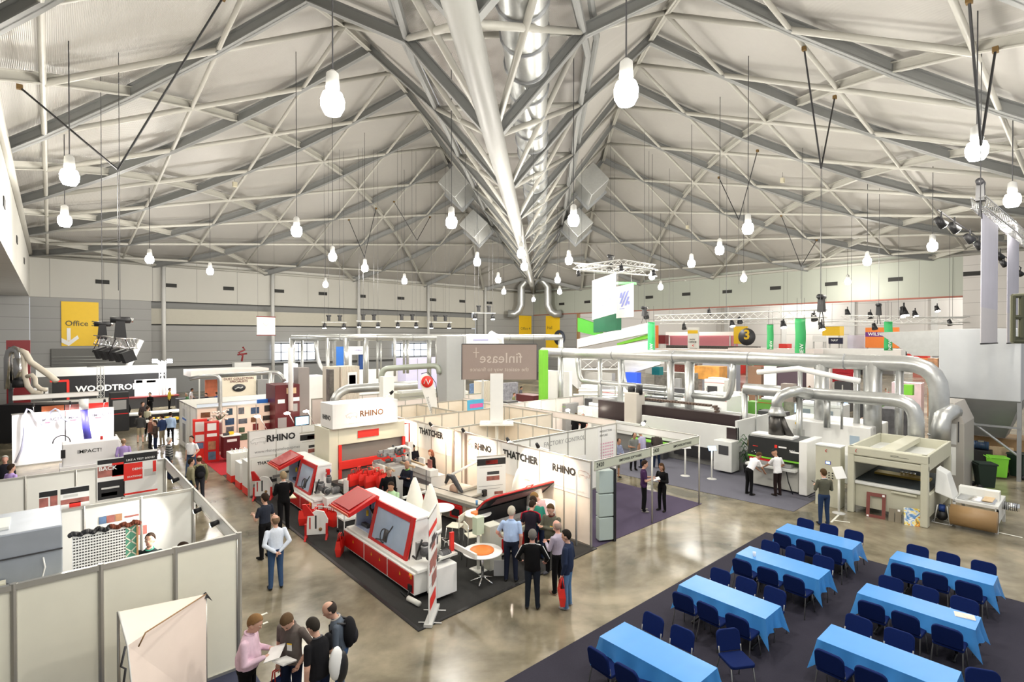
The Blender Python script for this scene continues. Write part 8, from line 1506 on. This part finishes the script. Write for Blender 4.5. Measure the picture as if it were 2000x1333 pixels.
P('bearded person with crossed arms in olive grey jumper', at(1078, 1125), Fc((-.5, -.8)), 1.84, (.115, .115, .085), BLK, 'fair', BRN, 'short', ('crossed', 'crossed'), .04, (.3, .1), badge=True, g=1.15, fine=.014, tuck=False, shoe=(.1, .1, .12), collar=(.12, .01, .01))
P('person seen from behind in black jumper with white sleeve piping', at(1040, 1192), Fc((.1, 1)), 1.76, BLK, (.015, .02, .03), 'pink', (.14, .13, .12), 'short', ('side', 'side'), 0, (.05, 0), fine=.014, g=1.1, tuck=False, collar=(.4, .4, .4), pipe=((.8, .8, .8), 1))
nv, hnv = P('dark haired person in navy jacket and light jeans', at(1109, 1190), Fc((-.8, .4)), 1.74, (.02, .03, .065), (.10, .2, .36), 'fair', (.015, .012, .01), 'short', ('down', 'down'), 0, (.15, .1), coat=True, fine=.014, g=1.08, shoe=(.35, .35, .36))
P('bald person in white patterned shirt behind the navy jacket', at(1090, 1162), Fc((-.6, .7)), 1.72, (.45, .4, .5), BLK, 'pink', (.4, .3, .25), 'bald', ('front', 'front'), 0, (.2, 0), fine=.016, shoe=(.3, .2, .15))
P('person in pale green polo talking on a phone', at(765, 1055), Fc((-.3, -.9)), 1.74, (.42, .62, .38), (.03, .03, .04), 'tan', DBR, 'short', ('crossed', 'phone'), 0, (.3, 0), 'short', .016, g=1.12, tuck=False)
P('grey haired person in black top with badge leaning by red bags', at(757, 1020), Fc((.5, -.7)), 1.8, BLK, BLK, 'fair', (.3, .24, .18), 'short', ('down', 'down'), .12, (.1, 0), badge=True, fine=.017, tuck=False)
P('shaven headed person in dark jacket with arms folded by the counter', at(795, 1000), Fc((-.5, -.8)), 1.76, (.015, .018, .03), BLK, 'tan', BLK, 'none', ('crossed', 'crossed'), 0, (.1, .3), fine=.017, tuck=False, collar=(.25, .6, .1))
P('long haired person behind the counter at the laptop', (11.3, onx(806, 900, 11.3).y, 0), Fc((.2, -.9)), 1.66, (.02, .018, .025), BLK, 'fair', BLK, 'long', ('front', 'front'), .15, (.4, 0), fine=.02)
P('red haired person in black behind the counter', (11.3, onx(846, 900, 11.3).y, 0), Fc((-.8, -.4)), 1.66, BLK, BLK, 'fair', (.14, .05, .03), 'long', ('front', 'front'), .1, (.2, 0), fine=.02)
pu, hpu = P('person in purple polo handing over a folder on the corner booth', at(1258, 1001), Fc((.9, -.1)), 1.78, (.05, .02, .07), BLK, 'fair', DBR, 'short', ('front', 'front'), 0, (.15, 0), 'short', .015, shoe=(.3, .28, .26), tuck=False)
la, hla = P('long haired person in black cardigan and grey top reading a folder', at(1294, 1000), Fc((-.8, -.6)), 1.68, BLK, BLK, 'tan', (.07, .035, .015), 'long', ('front', 'front'), 0, (.25, 0), fine=.015, g=.9)
P('person in white polo bending to the sander infeed', at(1464, 968), Fc((.95, .3)), 1.78, (.85, .84, .86), BLK, 'tan', BRN, 'short', ('low', 'low'), .65, (.2, 0), 'short', .015)
P('person in white polo and cap at the wide belt sander', at(1520, 970), Fc((-.35, .9)), 1.78, (.86, .86, .88), (.02, .012, .012), 'tan', (.02, .02, .02), 'cap', ('reach', 'side'), .12, (.3, .4), 'short', .015, tuck=False)
P('person in grey olive sweater and jeans facing the control cabinet', at(1611, 1027), Fc((.05, 1)), 1.8, (.10, .10, .075), (.02, .04, .10), 'fair', BRN, 'short', ('front', 'front'), 0, (.2, 0), fine=.015, collar=(.6, .65, .7))
# inside the left booths
P('bearded person in black jacket looking up over the cream wall', (1.58, 13.6), Fc((.2, -1)), 1.84, (.012, .02, .02), BLK, 'fair', DBR, 'short', ('down', 'down'), 0, (-.2, .1), fine=.014, collar=(.05, .3, .2))
P('person with glasses on head behind the cream wall corner', (2.3, 13.0), Fc((-.6, -.4)), 1.74, (.02, .02, .02), BLK, 'tan', DBR, 'short', ('front', 'front'), .15, (.5, 0), fine=.016)
P('person in dark blue shirt inside the near booth by the fascia', (2.2, 16.4), Fc((-.3, .9)), 1.74, (.02, .03, .06), BLK, 'fair', DBR, 'short', ('front', 'front'), fine=.018)
# left field
SM = .022
P('person in lilac shirt in front of the white stand wall', at(240, 938), Fc((-.5, .8)), 1.74, (.45, .33, .7), BLK, 'fair', (.3, .2, .12), 'bald', fine=SM)
P('dark haired person in lilac shirt at the left edge', at(20, 1010), Fc((.2, .9)), 1.76, (.5, .36, .75), BLK, 'fair', DBR, 'short', fine=SM)
P('grey haired person at the left frame edge behind the lilac shirt', at(8, 985), Fc((.4, -.6)), 1.74, (.02, .02, .03), BLK, 'pink', (.4, .38, .35), 'short', fine=SM)
CR = [(273, 866, 'person in dark jacket and khaki shorts with backpack in the left aisle', (.05, .05, .05), (.35, .3, .2), 1), (303, 888, 'person in dark brown jacket and jeans pointing in the left aisle', (.05, .035, .03), DJEAN, 0),
      (292, 878, 'person in red brown shirt half behind the pointing one', (.16, .07, .05), BLK, 0), (316, 872, 'person in dark blue polo and stone trousers stooping in the left aisle', (.03, .05, .13), (.33, .28, .2), 0), (332, 866, 'person in pale blue shirt and black trousers in the left aisle', (.45, .6, .85), BLK, 0),
      (245, 832, 'person in black suit at the corner of the black tower', BLK, BLK, 0), (277, 838, 'person in dark suit among the demo tables', (.04, .03, .03), BLK, 0), (293, 812, 'person in black suit with folded hands beneath the lit tower', BLK, BLK, 0), (287, 850, 'person in cream shirt behind the group', (.5, .48, .35), BLK, 0), (330, 800, 'seated visitor in yellow beside demo tables', (.5, .4, .05), BLK, 0)]
for x, y, l, t_, b_, sh_ in CR: P(l, at(x, y), Fc((random.Random(x).uniform(-1, 1), random.Random(y).uniform(-1, 1))), 1.76, t_, b_, 'fair', DBR, 'short', ('front', 'down'), .05, fine=.026, shorts=bool(sh_), tuck=False)
FAR = [(372, 800, 'person in white shirt standing by the dust collection banner', (.8, .8, .85), JEAN), (404, 812, 'seated visitor in dark top below the orange poster', (.03, .03, .05), BLK), (424, 810, 'visitor in blue top below the orange poster', (.05, .1, .3), BLK),
 (788, 850, 'person in blue shirt facing a beige machine', (.2, .38, .65), JEAN), (832, 852, 'person in black behind the shell walls', BLK, BLK), (877, 838, 'person in red polo by the white folder stand', (.6, .02, .05), BLK), (867, 835, 'person half hidden behind the red polo', (.1, .05, .05), BLK), (602, 800, 'person in black beside the white machine', BLK, BLK), (622, 820, 'dark clothed person near the book rack', BLK, BLK),
 (935, 812, 'person in red shirt at the far table group', (.5, .03, .04), BLK), (1017, 795, 'person in black and white jumper by the wine red counter', (.12, .12, .14), BLK), (1083, 812, 'dark clothed pair member standing near the green column, left one', BLK, BLK), (1090, 806, 'dark clothed pair member standing near the green column, right one', (.02, .02, .03), BLK), (1060, 800, 'person in grey behind the red bag rack', (.2, .2, .2), BLK), (1070, 798, 'person in dark jacket behind the red bag rack', (.05, .06, .07), BLK),
 (1037, 868, 'person in pale blue shirt beneath lamp arms', (.3, .42, .75), BLK), (1063, 868, 'person in bright blue beside the red ball', (.02, .2, .6), BLK), (1053, 860, 'dark clothed person beside the red ball', BLK, BLK), (1122, 868, 'person bending over in a black jacket', BLK, BLK), (1140, 868, 'second black jacket beside the white bench', BLK, BLK),
 (1205, 935, 'person in check shirt and shorts beside the corner booth', (.25, .28, .4), (.15, .14, .1)), (1237, 920, 'person in striped shirt at the black bench', (.2, .21, .2), BLK), (1256, 915, 'person in lilac shirt at the black bench', (.45, .42, .6), DJEAN), (1283, 915, 'person in dark brown shirt at the black bench', (.06, .05, .045), DJEAN),
 (1415, 838, 'person in black polo sat behind the long router', BLK, BLK), (1440, 838, 'person in dark blue sat behind the long router', NVY, BLK), (1298, 835, 'person leaning at the router head', (.1, .1, .12), BLK), (1305, 828, 'person in white at the router head', (.7, .7, .7), BLK), (1332, 800, 'person in lilac by the grey ramp', (.5, .45, .7), BLK), (1283, 800, 'dark clothed person near the teal machine', (.05, .06, .06), BLK), (1380, 800, 'person in blue at the orange ladder machine', NVY, BLK), (1398, 790, 'person in black above the white booth box', BLK, BLK),
 (1466, 790, 'person in turquoise shirt facing the veneer samples', (.0, .4, .5), BLK), (1465, 870, 'person in white polo under the silver duct', (.75, .75, .78), BLK), (1537, 782, 'standing person in black by the lit stand', BLK, BLK), (1530, 786, 'dark clothed person by the lit stand', (.04, .04, .04), BLK), (1660, 800, 'person in white before the red screen', (.8, .8, .8), BLK), (1645, 802, 'person in brown before the red screen', (.12, .09, .07), BLK), (1635, 802, 'person in dark green before the red screen', (.04, .05, .04), BLK),
 (1688, 880, 'seated person in grey cardigan between pipes', (.35, .35, .36), BLK), (1783, 830, 'person in white cap and shirt behind the silver elbow', (.8, .82, .85), BLK), (1145, 805, 'person at the white bench behind plants', (.3, .32, .4), BLK), (1165, 810, 'brown haired person at the white bench', (.3, .3, .32), BLK),
 (1168, 800, 'fair haired visitor at the far white reception opening', (.5, .45, .3), BLK), (1200, 792, 'dark top visitor left of the blue screen cube', BLK, BLK), (1250, 800, 'visitor in grey below the blue screen cube', (.2, .2, .22), BLK), (1345, 842, 'pink faced visitor in white behind the brown gantry', (.75, .7, .7), BLK), (1490, 800, 'visitor in dark top left of the black booth', (.05, .04, .06), BLK), (1585, 792, 'visitor in light blue near the white shelf wall', (.4, .5, .7), DJEAN), (1615, 800, 'visitor in charcoal left of the bar counter', (.08, .08, .09), BLK), (1700, 805, 'visitor in white shirt at the pink lit stand', (.75, .72, .75), DJEAN), (1735, 800, 'visitor in maroon at the pink lit stand', (.25, .03, .05), BLK),
 (700, 795, 'visitor in dark suit beyond the ribbed filter', BLK, BLK), (737, 792, 'visitor in pale shirt beyond the silver duct', (.6, .62, .7), BLK), (905, 800, 'visitor in maroon near the blue lit poster', (.3, .03, .05), DJEAN), (960, 805, 'visitor in black left of the pillar foot', BLK, BLK), (1003, 812, 'visitor in olive by the white and red saw', (.2, .2, .1), DJEAN), (480, 800, 'visitor in grey behind the dust banner stand', (.25, .25, .27), BLK), (365, 812, 'visitor in green at the dark market table', (.08, .2, .1), BLK)]
for i, (x, y, l, t_, b_) in enumerate(FAR):
    r_ = random.Random(i * 7); sit_ = 'seated' in l or ' sat ' in l
    P(l, at(x, y), Fc((r_.uniform(-1, 1), r_.uniform(-1, 1))), 1.74, t_, b_, r_.choice(['fair', 'tan', 'pink']), r_.choice([DBR, BRN, GRYH, BLK]), r_.choice(['short', 'short', 'thin']), (r_.choice(['front', 'down', 'low']), r_.choice(['front', 'down'])), r_.uniform(0, .2), (.2, 0), r_.choice(['long', 'short']), .03, g=1.1, shorts='shorts' in l, tuck=False)
# things people hold or wear
def sheet_at(name, lab, cat, c, d, m, rot):
    o = MB().box(-d[0]/2, -d[1]/2, -d[2]/2, d[0]/2, d[1]/2, d[2]/2).build(name, m); o.location = c; o.rotation_euler = rot; tag(o, lab, cat); return o
sheet_at('brochure', 'open brochure held by the pink shirted person', 'brochure', hp1[1] + V((.1, -.06, .04)), (.32, .24, .012), PAPER, (.3, .15, Fc((.95, .1))))
sheet_at('booklet', 'white booklet under the brochure in the pink shirted hands', 'booklet', hp1[1] + V((.2, -.2, -.06)), (.3, .22, .02), PAPER, (.1, .3, .5))
sheet_at('booklet', 'pale booklet held by the person in the black suit', 'booklet', hsu[1] + V((.06, -.04, .0)), (.24, .2, .03), mat('pale_yellow_paper', (.75, .72, .5), .6), (.4, .2, .3))
sheet_at('folder', 'white folder passed between the two people on the corner booth', 'folder', (hpu[1] + hla[0]) / 2 + V((0, 0, .03)), (.34, .24, .015), PAPER, (.3, 0, Fc((.9, -.1))))
sheet_at('folder', 'blue folder held by the long haired person in black', 'folder', hla[1] + V((0, -.05, .03)), (.26, .2, .015), mat('folder_blue', (.1, .16, .4), .5), (.4, 0, Fc((-.8, -.6))))
carrier('red carrier bag held by the person in the navy jacket', hnv[0] + V((0, 0, -.6)), Fc((1, 0)))
carrier('blue carrier bag with red handles held by the brown shirted person', hp2[1] + V((0, 0, -.62)), .4, 1, mat('bag_blue', (.06, .09, .25), .5), hm=BRED)
def backpack(lab, pr, rz, loc, h):
    t = thing('backpack', lab, 'backpack', (loc[0], loc[1], 0), rz); M = Matrix.Translation((0, -.19, h))
    b_ = MB(); b_.use(fab((.012, .012, .014)), True).ball((0, 0, 0), (.17, .12, .25), 16, 12, M); b_.use(fab((.02, .02, .025)), True).ball((0, -.08, -.06), (.12, .07, .13), 12, 8, M); b_.build('pack', None, t)
    for sx in (-1, 1): MB().use(BLACK, True).tube([(sx*.09, -.14, h + .18), (sx*.12, -.02, h + .22), (sx*.12, .12, h + .08), (sx*.13, .11, h - .1), (sx*.15, -.08, h - .16)], .022, 6).build('strap', BLACK, t)
backpack('black backpack on the person in the blue grey jumper', bd, Fc((-.9, -.25)), at(664, 1385) + (RZ(Fc((-.9, -.25))) @ V((0, .06, 0))), 1.22)
backpack('grey and red backpack worn in the far left aisle', None, Fc((-.6, .7)), at(388, 985), 1.18)
t = thing('shoulder_bag', 'black and white sports bag on the back of the black polo wearer', 'bag', at(640, 1425), Fc((-.75, .45))); 
b_ = MB(); b_.use(WHITE, True).ball((0, -.17, 1.05), (.13, .07, .26), 12, 10); b_.build('bag_front', None, t); b_ = MB(); b_.use(BLACK, True).ball((.1, -.17, .95), (.12, .09, .25), 12, 10); b_.build('bag_side', None, t)
